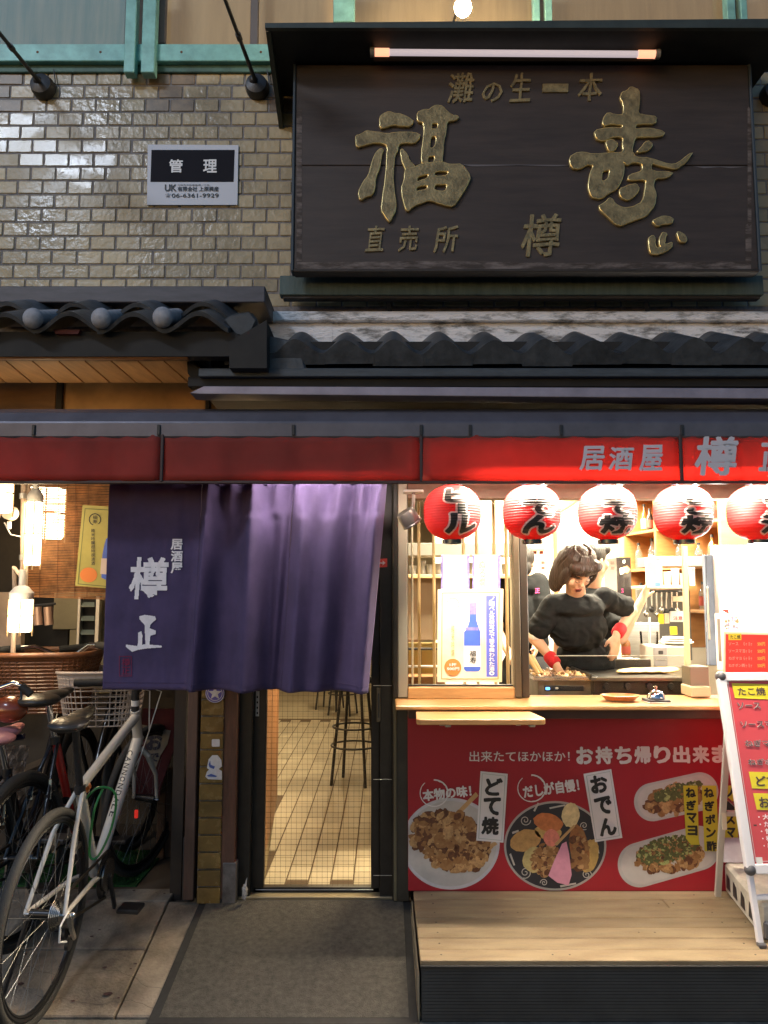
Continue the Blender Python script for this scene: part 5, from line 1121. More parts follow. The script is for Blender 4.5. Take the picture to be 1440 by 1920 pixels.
# acrylic partition with pale post
t = thing('acrylic_partition', 'clear acrylic partition on a pale wooden foot at the right end of the griddle', 'partition')
MB().prism([P(1281, 1024, 3.55), P(1289, 1024, 3.55), P(1296, 1290, 3.55), P(1287, 1290, 3.55)], (0, .02, 0)).obj('post', mat('pale_post', (.75, .62, .36), .5), t)
MB().prism([P(1290, 1030, 3.56), P(1325, 1030, 3.56), P(1325, 1292, 3.56), P(1297, 1292, 3.56)], (0, .004, 0)).obj('sheet', glass('acrylic', (.93, .95, .97), .02, .15), t)
pbox('foot_box', 1296, 1288, 1333, 1307, 3.46, .12, mat('pale_wood_box', (.62, .45, .28), .5), t); pbox('grey_tray', 1294, 1250, 1330, 1288, 3.50, .10, mat('grey_tray', (.25, .22, .17), .4, metal=.4, alpha=.85), t)
# ---- things on the counter
t = thing('bamboo_dish', 'oval orange-brown dish lying on the counter left of the bell', 'dish'); q = P(1163, 1309, 3.36); q.z = CZ
MB().lathe([(0, .004), (.06, .006), (.075, .022), (.08, .026), (.076, .027), (.058, .010), (0, .008)], q, 32, sx=1.05, sy=.75).obj('dish_wall', mat('lacquered_bamboo', (.45, .18, .05), .35, var=.25, vs=30), t, smooth=True)
t = thing('service_bell', 'chrome reception bell on a dark square base on the counter', 'bell'); q = P(1230, 1310, 3.33); q.z = CZ
box('base', q.x - .048, q.x + .048, q.y - .045, q.y + .045, CZ + .001, CZ + .014, BLACKM, t, bevel=.004); box('base_edge', q.x - .05, q.x + .05, q.y - .047, q.y + .047, CZ + .0005, CZ + .006, WHT, t)
MB().lathe([(.036, .016), (.038, .02), (.034, .036), (.022, .047), (.008, .051), (.005, .052), (.005, .060), (.0, .062)], q, 28).obj('dome', CHROME, t, smooth=True); MB().lathe([(0, .0), (.007, 0), (.007, .006), (0, .008)], q + Vector((0, 0, .06)), 14).obj('button', CHROME, t, smooth=True)
# ---- bright right end: white backlit sheets, menus, blue strip
t = thing('light_box', 'blown-out white light box behind the rightmost lantern', 'light box')
pbox('case', 1347, 1022, 1520, 1190, 3.95, .08, WHT, t); pbox('lit_face', 1350, 1026, 1520, 1186, 3.945, .006, emis('lightbox_face', (1, .95, .88), 7), t)
light('box_light', 'AREA', P(1400, 1110, 3.92), 30, (1, .94, .86), .3, .3, (math.radians(-90), 0, 0), t)
t = thing('blue_door_edge', 'blue-grey fridge edge between the acrylic sheet and the light box', 'fridge'); pbox('door', 1326, 1040, 1342, 1248, 4.0, .04, mat('fridge_blue', (.12, .15, .21), .4, var=.3, vs=4), t); pbox('handle', 1329, 1100, 1331, 1200, 3.98, .02, ALU, t)
t = poster('white_menu', 'white laminated sheet with small food pictures above the red menu', [(1340, 1150), (1520, 1150), (1520, 1256), (1345, 1256)], 3.60, PW)
pbox('food_picture', 1346, 1160, 1352, 1240, 3.598, .001, mat('dim_grey_hood', (0, 0, 0)), t)
mb = MB(); MM = [mat('menu_pic_violet', (.25, .22, .4), .6), mat('menu_pic_brown', (.4, .2, .1), .6), PINK_]
for i in range(26): mb.k = i % 3; mb.prism([P(x, y, 3.597 - .00003 * i) for x, y in ellipse(ru(1360, 1386), ru(1158, 1180), ru(1.5, 3), ru(1.5, 3), 7)], (0, .0005, 0))
mb.obj('food_picture', MM, t)
MB().prism([P(1352, 1143, 3.597), P(1366, 1142, 3.597), P(1368, 1151, 3.597), P(1360, 1149, 3.597)], (0, .0005, 0)).obj('red_mark', mat('menu_pic_red', (.5, .08, .06), .6), t)
t = poster('red_menu_card', 'red menu card headed たこ焼 standing on the counter behind the signboard', [(1357, 1184), (1520, 1188), (1520, 1300), (1355, 1300)], 3.50, mat('card_cream', (.75, .55, .4), .5))
pprism('card_face', [(1361, 1189), (1520, 1192), (1520, 1300), (1360, 1300)], 3.498, .001, mat('card_red', (.55, .035, .03), .45, var=.06), t)
pprism('yellow_tag', [(1366, 1188), (1390, 1188), (1390, 1200), (1366, 1200)], 3.4965, .001, YEL, t); ptxt('たこ焼', 1369, 1190.5, 1388, 1198, 3.4955, BLK, t, bold=.03)
for i, s_ in enumerate(('ソース', 'ソースマヨ', 'ねぎマヨ', 'ねぎポン酢')):
    ptxt(s_, 1366, 1204 + 13.5 * i, 1366 + 6 * len(s_), 1210 + 13.5 * i, 3.4965, mat('card_print', (.75, .35, .3), .6), t, bold=.0); ptxt('６ヶ ８ヶ', 1394, 1204 + 13.5 * i, 1410, 1211 + 13.5 * i, 3.4965, mat('card_print', (0, 0, 0)), t, bold=0); ptxt('500円', 1420, 1204 + 13.5 * i, 1434, 1211 + 13.5 * i, 3.4965, mat('card_gold', (.7, .4, .08), .6), t, bold=.02)
# ================================================================== PEOPLE
HAIR = mat('dark_brown_hair', (.030, .016, .011), .5, var=.6, vs=1.2, stretch=(90, 90, 7), bump=.6, bs=1.3, spec=.35)
HAIRB = mat('black_hair', (.010, .008, .007), .6, var=.5, vs=1.2, stretch=(90, 90, 7), bump=.6, bs=1.3)
REDB = mat('red_towelling', (.48, .012, .02), .9, var=.2, vs=60, bump=.5, bs=400); LIP = mat('lips', (.32, .07, .07), .45); MOUTH = mat('mouth_dark', (.05, .012, .012), .6)
LINER = mat('lash_dark', (.02, .012, .01), .6); WSL = mat('white_undersleeve', (.72, .70, .66), .8); TROU = mat('dark_trousers', (.015, .015, .018), .9); PNK = mat('pink_print', (.65, .06, .25), .6)
def Bp(px, py, Y): return P(px, py, Y)
def add_head(mb, c, R, s=1.0):
    E = lambda p, r: mb.ell(c + R @ (Vector(p) * s), tuple(a * s for a in r), R, 18, 12)
    E((0, .012, .025), (.072, .090, .085)); E((0, -.018, -.045), (.053, .062, .062)); E((0, -.055, -.092), (.024, .022, .018))
    E((0, -.092, -.022), (.012, .019, .013)); E((0, -.082, .004), (.009, .014, .026)); E((.034, -.055, -.03), (.028, .026, .030)); E((-.034, -.055, -.03), (.028, .026, .030))
    E((0, -.068, .034), (.050, .018, .014)); E((0, -.078, -.058), (.021, .012, .013)); E((.074, .012, -.012), (.008, .016, .027)); E((-.074, .012, -.012), (.008, .016, .027))
def hand(mb, w_, d, n, L=.085, curl=.5, side=1):
    """w_ wrist point, d pointing direction, n palm normal (towards which fingers curl)"""
    d = Vector(d).normalized(); n = Vector(n); n = (n - d * n.dot(d)).normalized(); r = d.cross(n) * side
    mb.ell(w_ + d * .045, (.024, .040, .014), Matrix((r, d, n)).transposed(), 14, 10); cone(mb, w_ - d * .01, w_ + d * .03, .021, .022, 10)
    for i, (o, l) in enumerate(((-.030, .9), (-.010, 1.05), (.010, 1.0), (.028, .78))):
        p = w_ + d * (.078 - abs(o) * .3) + r * o * .75; dd_ = d.copy(); q = p - d * .025
        for k in range(3):
            dd_ = (dd_ + n * curl * (.45 + .25 * k)).normalized(); e = p + dd_ * (.026 * l * (1 - .15 * k)); cone(mb, q if k == 0 else p, e, .0085 - .0008 * k, .008 - .0008 * k, 8); p = e; q = p
    p = w_ + d * .02 - r * .02; e = p + (-r * .7 + d * .8 + n * .5).normalized() * .035; cone(mb, p, e, .012, .010, 8); cone(mb, e, e + (d + n * .6).normalized() * .026, .0095, .008, 8)
# ---------------- the cook
pr = thing('person', 'cook with bobbed brown hair, black t-shirt and red wristbands bending over the stew tray', 'person')
hip = Bp(1105, 1300, 4.22); chest = Bp(1085, 1175, 4.0); up = Bp(1081, 1130, 3.97); neckb = Bp(1082, 1108, 3.95); hc = Bp(1080, 1066, 3.86)
R = Matrix.Rotation(math.radians(22), 3, 'Z') @ Matrix.Rotation(math.radians(50), 3, 'X') @ Matrix.Rotation(math.radians(-6), 3, 'Y')
sR = Bp(1030, 1133, 3.98); eR = Bp(1003, 1196, 4.0); wR = Bp(1040, 1243, 3.90); sL = Bp(1143, 1117, 4.02); eL = Bp(1184, 1146, 4.14); wL = Bp(1158, 1187, 4.02)
mb = MB(); add_head(mb, hc, R, 1.0)
cone(mb, hc + Vector((0, .02, -.04)), neckb + Vector((0, .03, -.02)), .046, .052)
T = Matrix.Rotation(math.radians(12), 3, 'X')
mb.ell(up + Vector((0, .02, -.02)), (.13, .075, .06), T); mb.ell(chest + Vector((0, .015, 0)), (.13, .08, .12), T); mb.ell((chest + hip) / 2, (.13, .09, .15), T); mb.ell(hip, (.155, .11, .12))
cone(mb, sR + Vector((.02, 0, -.01)), eR, .042, .037); cone(mb, eR, wR, .032, .021); cone(mb, sL + Vector((-.03, 0, -.015)), eL, .040, .034); cone(mb, eL, wL, .031, .021)
hand(mb, wR + (wR - eR).normalized() * .015, (.35, -.15, -.9), (.3, .5, .0), curl=.35); hand(mb, wL + (wL - eL).normalized() * .015, (-.15, -.1, -1), (-.2, .6, 0), curl=.5)
FZ = .06
for sx in (-1, 1):
    k = Vector((hip.x + sx * .085, 4.13, .50)); a = Vector((hip.x + sx * .09, 4.20, FZ + .08)); cone(mb, hip + Vector((sx * .075, 0, -.04)), k, .085, .055); cone(mb, k, a, .053, .036); mb.ell(a + Vector((0, -.06, -.045)), (.04, .11, .034))
organic(mb, 'body', SKIN, .007, 5, pr)
sh_ = MB(); sh_.ell(up + Vector((0, .02, -.016)), (.160, .098, .066), T); sh_.ell(chest + Vector((0, .015, .0)), (.148, .094, .135), T); sh_.ell((chest + hip) / 2 + Vector((.005, 0, .0)), (.152, .112, .15), T); sh_.ell(hip + Vector((0, 0, .05)), (.16, .12, .07))
cone(sh_, sR + Vector((.02, 0, -.006)), sR + (eR - sR) * .72, .053, .056); cone(sh_, sL + Vector((-.03, 0, -.012)), sL + (eL - sL) * .66, .052, .052)
for k in range(0):
    p = chest + Vector((ru(-.13, .13), -.10 + ru(-.01, .01), ru(-.17, .12))); a = ru(-.5, .5) + (1 if p.x < chest.x else -1) * .5; sh_.ell(p, (.06, .014, .006), Matrix.Rotation(a, 3, 'Y'))
wrinkle(organic(sh_, 'tshirt', BLKCLOTH, .007, 5, pr), .0075, (6, 5, 11)); wrinkle(COL.objects['tshirt'], .003, (22, 16, 34), seed=4)
tr_ = MB(); tr_.ell(hip, (.168, .122, .125))
for sx in (-1, 1):
    k = Vector((hip.x + sx * .085, 4.13, .50)); a = Vector((hip.x + sx * .09, 4.20, FZ + .10)); cone(tr_, hip + Vector((sx * .075, 0, -.04)), k, .098, .068); cone(tr_, k, a, .066, .055)
organic(tr_, 'trousers', TROU, .01, 4, pr)
ap = MB(); ap.ell(hip + Vector((0, -.02, -.05)), (.172, .122, .20)); organic(ap, 'apron', mat('black_apron', (.008, .008, .009), .9), .01, 2, pr)
cu = MB(); cone(cu, sR + (eR - sR) * .7, sR + (eR - sR) * .90, .050, .046); organic(cu, 'undersleeve', WSL, .006, 1, pr)
cu = MB(); cone(cu, sL + (eL - sL) * .66, sL + (eL - sL) * .80, .044, .042); organic(cu, 'undersleeve', WSL, .006, 1, pr)
for a, b in ((eR, wR), (eL, wL)):
    d = (b - a).normalized(); MB().tube([b - d * .055, b - d * .045, b + d * .005, b + d * .012], [.029, .033, .0325, .028], 18).obj('wristband', REDB, pr, smooth=True)
hL = lambda *p: hc + R @ Vector(p)
hb = MB(); EE = lambda p, r, a=None: hb.ell(hL(*p), r, R if a is None else R @ a, 20, 14)
EE((0, .020, .032), (.088, .100, .090)); EE((0, .055, -.03), (.088, .065, .10)); EE((.078, .008, -.050), (.022, .066, .110)); EE((-.078, .008, -.050), (.022, .066, .110)); EE((0, .065, -.06), (.078, .045, .10))
EE((.048, -.056, .074), (.042, .032, .030)); EE((-.045, -.056, .074), (.044, .032, .030)); EE((.0, -.066, .074), (.05, .024, .022)); EE((.078, -.038, -.01), (.02, .030, .06)); EE((-.078, -.038, -.01), (.022, .030, .062))
for k in range(90):                                       # locks
    a = ru(-2.6, 2.6) ; x = .088 * math.sin(a); y = .02 + .092 * -math.cos(a); z0_ = .06; zz = -.135 + .03 * rnd() if abs(a) > .8 else .040 + .016 * rnd()
    if abs(a) < .75: y = -.085 + .02 * abs(a)
    pts = [hL(x * .45, y * .45 + .01, .118), hL(x * .85, y * .85, .09), hL(x * 1.04, y * 1.04, .04), hL(x * 1.06, y * 1.03, (zz + .04) / 2), hL(x * .98, y * 1.0, zz + ru(-.012, .012))]
    hb.tube(pts, [.004, .006, .0065, .005, .002], 6)
wrinkle(organic(hb, 'hair', HAIR, .0038, 2, pr), .0009, (170, 170, 4), seed=3)
for sx in (-1, 1):
    MB().tube([hL(sx * .018, -.087, .001), hL(sx * .030, -.0885, -.004), hL(sx * .045, -.080, -.001)], [.0014, .002, .001], 6).obj('eyelid_line', LINER, pr)
    MB().tube([hL(sx * .016, -.089, .022), hL(sx * .032, -.088, .027), hL(sx * .048, -.078, .022)], [.0016, .0022, .001], 6).obj('eyebrow', LINER, pr)
MB().ell(hL(0, -.0885, -.063), (.016, .006, .0105), R).obj('open_mouth', MOUTH, pr, smooth=True)
MB().tube([hL(-.019, -.084, -.063), hL(-.008, -.092, -.051), hL(.0, -.093, -.053), hL(.008, -.092, -.051), hL(.019, -.084, -.063), hL(.010, -.089, -.074), hL(-.010, -.089, -.074)], .0032, 8, closed=True).obj('lips', LIP, pr, smooth=True)
q = sL + (eL - sL) * .62 + Vector((.03, -.05, .02)); ptxt('S', 1165, 1103, 1169, 1112, q.y - .01, PNK, pr, bold=.05)
# ---------------- second person: raised arm
p2 = thing('person', 'person in black behind the bending cook, dark hair, one bare arm raised to the shelf', 'person')
h2 = Bp(1113, 1050, 4.50); n2 = Bp(1112, 1100, 4.55); c2 = Bp(1108, 1180, 4.58); hp2 = Bp(1110, 1310, 4.58); e2 = Bp(1164, 1196, 4.34); w2 = Bp(1204, 1124, 4.34); s2 = Bp(1150, 1140, 4.5)
R2 = Matrix.Rotation(math.radians(120), 3, 'Z'); mb = MB(); add_head(mb, h2, R2, .98); cone(mb, h2 + Vector((0, 0, -.05)), n2, .048, .052)
mb.ell(c2, (.15, .095, .19)); mb.ell(hp2, (.15, .11, .14)); cone(mb, s2, e2, .046, .038); cone(mb, e2, w2, .037, .024); hand(mb, w2, (.35, -.05, .9), (.6, -.5, .1), curl=.55, side=-1)
sl_ = c2 + Vector((-.16, 0, .14)); el_ = sl_ + Vector((-.02, .05, -.28)); cone(mb, sl_, el_, .044, .036); cone(mb, el_, el_ + Vector((.04, -.12, -.18)), .035, .024); hand(mb, el_ + Vector((.04, -.12, -.19)), (.1, -.5, -.8), (1, 0, 0), curl=.4)
for sx in (-1, 1): cone(mb, hp2 + Vector((sx * .08, 0, -.05)), Vector((hp2.x + sx * .09, 4.56, .5)), .085, .056); cone(mb, Vector((hp2.x + sx * .09, 4.56, .5)), Vector((hp2.x + sx * .09, 4.6, .14)), .054, .038); mb.ell((hp2.x + sx * .09, 4.54, .095), (.04, .11, .034))
organic(mb, 'body', SKIN, .008, 5, p2)
sh_ = MB(); sh_.ell(c2, (.168, .112, .20)); sh_.ell(n2 + Vector((0, 0, -.07)), (.165, .09, .07)); sh_.ell((c2 + hp2) / 2, (.155, .115, .15)); cone(sh_, s2, s2 + (e2 - s2) * .55, .062, .056); cone(sh_, sl_, sl_ + (el_ - sl_) * .6, .06, .056); wrinkle(organic(sh_, 'tshirt', BLKCLOTH, .009, 5, p2), .007, (7, 5, 12))
tr_ = MB(); tr_.ell(hp2, (.165, .122, .15))
for sx in (-1, 1): cone(tr_, hp2 + Vector((sx * .08, 0, -.05)), Vector((hp2.x + sx * .09, 4.56, .5)), .095, .068); cone(tr_, Vector((hp2.x + sx * .09, 4.56, .5)), Vector((hp2.x + sx * .09, 4.6, .16)), .066, .055)
organic(tr_, 'trousers', TROU, .012, 4, p2)
hb = MB(); HH = lambda p, r: hb.ell(h2 + R2 @ Vector(p), r, R2); HH((0, .022, .036), (.084, .094, .086)); HH((0, .06, -.02), (.07, .045, .07)); HH((.06, -.05, .06), (.03, .03, .03)); HH((-.05, -.05, .06), (.03, .03, .03))
for k in range(0): a = ru(0, 6.28); hb.ell(h2 + Vector((.06 * math.cos(a), .06 * math.sin(a), .10)), (.012, .012, .028), Matrix.Rotation(ru(-.6, .6), 3, 'X'))
organic(hb, 'hair', HAIRB, .006, 2, p2)
MB().ell(w2 + Vector((.03, -.04, .10)), (.03, .03, .05)).obj('held_white_cloth', WHT, p2, smooth=True) if False else None
t = thing('white_pack', 'white and blue paper pack held by the raised hand', 'pack'); q = w2 + Vector((.055, -.03, .115)); box('pack_body', q.x - .035, q.x + .035, q.y - .02, q.y + .02, q.z - .05, q.z + .10, WHT, t); box('blue_band', q.x - .0, q.x + .0355, q.y - .0205, q.y + .02, q.z - .045, q.z - .02, mat('pack_blue', (.15, .35, .65), .5), t)
# ---------------- third person at the back left
p3 = thing('person', 'person in a black t-shirt with pink sleeve print partly hidden by the window mullion', 'person')
h3 = Bp(980, 1055, 5.0); n3 = Bp(984, 1078, 5.02); c3 = Bp(985, 1150, 5.05); hp3 = Bp(985, 1255, 5.05); s3 = Bp(1012, 1092, 5.0); e3 = Bp(1022, 1160, 4.95); w3 = Bp(1003, 1215, 4.78)
R3 = Matrix.Rotation(math.radians(160), 3, 'Z'); mb = MB(); add_head(mb, h3, R3, .96); cone(mb, h3 + Vector((0, 0, -.05)), n3, .046, .05); mb.ell(c3, (.14, .09, .22)); mb.ell(hp3, (.145, .105, .15)); cone(mb, s3, e3, .044, .036); cone(mb, e3, w3, .035, .023); hand(mb, w3, (-.2, -.6, -.6), (-1, 0, 0), curl=.4)
s3b = c3 + Vector((-.15, 0, .17)); e3b = s3b + Vector((-.03, 0, -.28)); cone(mb, s3b, e3b, .044, .036); cone(mb, e3b, e3b + Vector((.05, -.15, -.15)), .034, .023); hand(mb, e3b + Vector((.05, -.15, -.16)), (.2, -.7, -.6), (1, 0, 0), curl=.4)
for sx in (-1, 1): cone(mb, hp3 + Vector((sx * .08, 0, -.05)), Vector((hp3.x + sx * .09, 5.03, .5)), .085, .056); cone(mb, Vector((hp3.x + sx * .09, 5.03, .5)), Vector((hp3.x + sx * .09, 5.08, .14)), .054, .038); mb.ell((hp3.x + sx * .09, 5.02, .095), (.04, .11, .034))
organic(mb, 'body', SKIN, .009, 4, p3)
sh_ = MB(); sh_.ell(c3, (.158, .108, .22)); sh_.ell(n3 + Vector((.0, 0, -.07)), (.16, .09, .07)); sh_.ell((c3 + hp3) / 2, (.15, .11, .17)); cone(sh_, s3 + Vector((-.01, 0, 0)), s3 + (e3 - s3) * .72, .062, .058); cone(sh_, s3b, s3b + (e3b - s3b) * .6, .06, .056); wrinkle(organic(sh_, 'tshirt', BLKCLOTH, .009, 5, p3), .007, (7, 5, 12))
tr_ = MB(); tr_.ell(hp3, (.16, .12, .15))
for sx in (-1, 1): cone(tr_, hp3 + Vector((sx * .08, 0, -.05)), Vector((hp3.x + sx * .09, 5.03, .5)), .095, .068); cone(tr_, Vector((hp3.x + sx * .09, 5.03, .5)), Vector((hp3.x + sx * .09, 5.08, .16)), .066, .055)
organic(tr_, 'trousers', TROU, .012, 4, p3)
hb = MB(); hb.ell(h3 + R3 @ Vector((0, .022, .036)), (.082, .092, .084), R3); hb.ell(h3 + R3 @ Vector((0, .06, -.03)), (.07, .045, .07), R3); organic(hb, 'hair', HAIRB, .007, 2, p3)
ptxt('正', 1003, 1103, 1012, 1112, 4.925, PNK, p3, bold=.03)
# steam over the tray
# ================================================================== A-BOARD
ab = thing('menu_signboard', 'white-framed standing signboard with a red handwritten price menu at the right edge', 'signboard')
Xb = 1.325; tp = Vector((1.315, 3.10, 0)); tp.z = P(1342, 1262, 3.10).z; bt = Vector((1.335, 2.90, .2)); bt.z = .2
ez = (tp - bt).normalized(); ex = Vector((1, .06, 0)).normalized(); nn = ex.cross(ez).normalized()   # faces the camera (-y)
Lf = (tp - bt).length
def A(u, v, w_=0): return bt + ex * u + ez * v - nn * (-w_)
WFR = mat('white_coated_frame', (.74, .72, .76), .3, coat=.3)
bz = Lf - .92 + .0
v0 = None
for vv in np.linspace(0, Lf, 400):
    q = A(0, vv); dy, dz = q.y, q.z - EYE; py = 960 - F * math.tan(math.atan2(dz, dy) - TH)
    if py < 1640: v0 = vv; break
W_ = .62
def bar2(a, b, w_, h, name, m, par): return MB().bar(a, b, w_, h, up=nn).obj(name, m, par, bevel=.003)
for u in (.016, W_ - .016): bar2(A(u, v0 + .02), A(u, Lf - .02), .034, .026, 'frame_side', WFR, ab)
for v in (v0 + .016, Lf - .016): bar2(A(.03, v), A(W_ - .03, v), .034, .026, 'frame_rail', WFR, ab)
for u in (.016, W_ - .016):
    for v in (v0 + .014, Lf - .014):
        MB().ell(A(u, v, 0), .021, n=14, m=10).obj('corner_cap', mat('corner_cap_grey', (.08, .08, .09), .4), ab, smooth=True)
    bar2(A(u, 0, -.008), A(u, v0 + .3, -.008), .022, .018, 'leg', WFR, ab); box('foot_cap', A(u, 0).x - .014, A(u, 0).x + .014, A(u, 0).y - .014, A(u, 0).y + .014, .2, .215, mat('corner_cap_grey', (0, 0, 0)), ab)
bar2(A(.02, .16, -.012), A(W_ - .02, .16, -.012), .02, .016, 'cross_bar', WFR, ab)
MB().prism([A(.03, v0 + .03, .002), A(W_ - .03, v0 + .03, .002), A(W_ - .03, Lf - .03, .002), A(.03, Lf - .03, .002)], nn * -.006).obj('menu_sheet', mat('menu_red_gloss', (.62, .075, .085), .22, var=.05, vs=4, coat=.5), ab)
MB().prism([A(.04, v0 + .04, .0035), A(W_ - .04, v0 + .04, .0035), A(W_ - .04, v0 + .043, .0035), A(.04, v0 + .043, .0035)], nn * -.001).obj('border_line', mat('line_pale', (.75, .5, .5), .4), ab)
MB().prism([A(.040, v0 + .04, .0035), A(.0425, v0 + .04, .0035), A(.0425, Lf - .04, .0035), A(.040, Lf - .04, .0035)], nn * -.001).obj('border_line', mat('line_pale', (0, 0, 0)), ab)
def at_px(px, py):
    """point of the board plane seen at a pixel"""
    d = P(px, py, 1.0) - Vector((0, 0, EYE)); o = Vector((0, 0, EYE)); n_ = nn; k = (bt - o).dot(n_) / d.dot(n_); return o + d * k
def apoly(name, pts, m, off): 
    q = [at_px(*p) + nn * off for p in pts]; return MB().prism(q, nn * -.0005).obj(name, m, ab)
YB = mat('menu_yellow', (.72, .60, .04), .4); GI = mat('menu_ink_brown', (.09, .06, .055), .5)
apoly('yellow_label', [(1371, 1281), (1470, 1284), (1472, 1313), (1377, 1309)], YB, .004)
apoly('yellow_label', [(1403, 1447), (1480, 1449), (1484, 1481), (1409, 1478)], YB, .004); apoly('yellow_label', [(1411, 1487), (1490, 1489), (1494, 1521), (1418, 1518)], YB, .004)
apoly('corner_tape', [(1353, 1275), (1364, 1275), (1366, 1283), (1355, 1283)], WHT, .004); apoly('corner_tape', [(1416, 1607), (1428, 1607), (1430, 1621), (1418, 1621)], WHT, .004)
def atxt(s, px0, py0, px1, py1, m, bold=.02, off=.005, vert=False):
    a = at_px(px0, (py0 + py1) / 2); b = at_px(px1, (py0 + py1) / 2); c = at_px((px0 + px1) / 2, py0); d = at_px((px0 + px1) / 2, py1)
    return txt(s, (a + b) / 2, ex, ez, (b - a).length, (c - d).length, m, ab, bold=bold, off=off)
atxt('たこ焼', 1382, 1289, 1434, 1304, GI, .03)
WOUT = mat('menu_outline_white', (.75, .6, .6), .5)
for s_, x, y, w_ in (('ソース', 1381, 1317, 44), ('ソースマヨ', 1387, 1352, 74), ('ねぎマヨ', 1395, 1387, 62), ('ねぎポン酢', 1401, 1422, 78)):
    atxt(s_, x, y, x + w_, y + 13, WOUT, .055, .0045); atxt(s_, x, y, x + w_, y + 13, GI, .012, .0052)
atxt('どて焼', 1416, 1454, 1480, 1474, GI, .04); atxt('おでん', 1422, 1494, 1482, 1514, GI, .04)
for i, s_ in enumerate(('・大玉たこ焼', '・たっぷりねぎ', '・昔ながら', '・秘伝だし', '・出来たて')): atxt(s_, 1420 + 2.5 * i, 1526 + 13.5 * i, 1420 + 12 * len(s_), 1536 + 13.5 * i, PAPER, .02)
# rear legs
rt = Vector((1.345, 3.13, P(1350, 1392, 3.13).z)); rb = Vector((1.365, 3.36, .2)); rt = bt + ez * (Lf * .82) + Vector((.03, .02, 0)); rb = Vector((1.395, 3.37, .2))
WF2 = mat('rear_leg_coated', (.50, .48, .44), .4)
for o_ in (0, .52):
    MB().bar(rt + Vector((o_, 0, 0)), rb + Vector((o_ - .0, 0, 0)), .024, .02).obj('rear_leg', WF2, ab, bevel=.002)
m1 = rt + (rb - rt) * .52; MB().bar(m1, m1 + Vector((.52, 0, 0)), .02, .02, up=(0, 1, 0)).obj('rear_bar', WF2, ab, bevel=.002)
MB().bar(m1 + Vector((0, -.012, .005)), m1 + Vector((.0, -.012, -.06)), .018, .006, up=(0, 1, 0)).obj('hinge_plate', mat('hinge_cream', (.55, .5, .38), .5), ab)
MB().bar(m1 + Vector((.02, 0, .06)), bt + ez * (Lf * .42) + Vector((.06, 0, 0)), .012, .004).obj('stay', STEEL, ab)
# white plastic block behind the board
t = thing('plastic_block', 'long scuffed white plastic block with holes in its side, under the standing signboard', 'plastic block')
WPB = mat('scuffed_white_plastic', (.55, .52, .44), .6, var=.25, vs=12, bump=.15)
MB().prism([(1.375, 2.95, .205), (1.50, 2.95, .205), (1.62, 2.95, .205), (1.66, 3.36, .205), (1.44, 3.40, .205)], (0, 0, .125)).obj('slab', WPB, t, bevel=.012)
d = Vector((1.44 - 1.375, 3.40 - 2.95, 0)).normalized(); nL = Vector((-d.y, d.x, 0))
for a in (.08, .18, .28, .37):
    p = Vector((1.375, 2.95, .262)) + d * a + nL * .0015; MB().prism([p + Vector((0, 0, -.028)), p + d * .055 + Vector((0, 0, -.028)), p + d * .045 + Vector((0, 0, .03)), p + d * .008 + Vector((0, 0, .02))], nL * .001).obj('hole', BLACKM, t)
box('grey_end_pad', 1.38, 1.60, 2.935, 2.95, .21, .27, mat('grey_pad', (.15, .15, .16), .8), t, bevel=.005)
t = thing('purple_cloth_roll', 'folded grey-violet sheet resting against the banner behind the plastic block', 'cloth'); MB().prism([(1.42, 3.37, .335), (1.62, 3.36, .335), (1.64, 3.41, .42), (1.43, 3.41, .42)], (0, .01, .0)).obj('sheet', mat('grey_violet_cloth', (.30, .27, .30), .8, var=.2, vs=9), t)
# ================================================================== LEFT BAY (bicycle alcove)
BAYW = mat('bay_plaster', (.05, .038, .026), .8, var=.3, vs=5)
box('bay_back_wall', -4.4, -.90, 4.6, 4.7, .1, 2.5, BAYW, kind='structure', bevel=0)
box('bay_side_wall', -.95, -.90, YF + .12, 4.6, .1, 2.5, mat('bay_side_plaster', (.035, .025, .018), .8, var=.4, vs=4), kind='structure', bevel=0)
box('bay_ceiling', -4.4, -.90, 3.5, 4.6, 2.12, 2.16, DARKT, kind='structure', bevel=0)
bp_ = thing('block_wall_patch', 'beige block wall with a dark doorway seen below the bamboo blind', 'wall')
pbox('beige_block', 100, 1110, 215, 1180, 4.5, .05, mat('beige_block', (.32, .27, .16), .7, var=.15, vs=6), bp_); pbox('beige_block', 128, 1181, 215, 1300, 4.5, .05, mat('beige_block', (0, 0, 0)), bp_); pbox('dark_gap', 55, 1110, 127, 1300, 4.55, .03, DARKT, bp_)
pbox('pale_post', -40, 1110, 38, 1330, 4.4, .05, mat('lit_pale_post', (.5, .36, .26), .6, var=.2, vs=5), bp_)
bl = thing('bamboo_blind', 'brown bamboo slat blind glowing from a lamp behind it in the bicycle alcove', 'blind')
BAM = cloth('bamboo_slat', (.42, .20, .075), .6, .6, var=.45, vs=16, bump=0)
Yb = 3.75
for i in range(74):
    y = 900 + 218 * i / 73
    z = ZY(y, Yb); a, b = XY_(48, 1000, Yb), XY_(212, 1000, Yb)
    MB().bar((a, Yb + .001 * math.sin(i * 1.7), z + ru(-.001, .001)), (b, Yb, z - .014 + ru(-.001, .001)), .0035, .0050 + .001 * rnd()).obj('slat', BAM, bl)
for px in (54, 77, 110, 142, 166): MB().tube([P(px, 900, Yb - .006), P(px - 3, 1121, Yb - .006)], .0011, 5).obj('cord', mat('blind_cord', (.14, .06, .03), .8), bl)
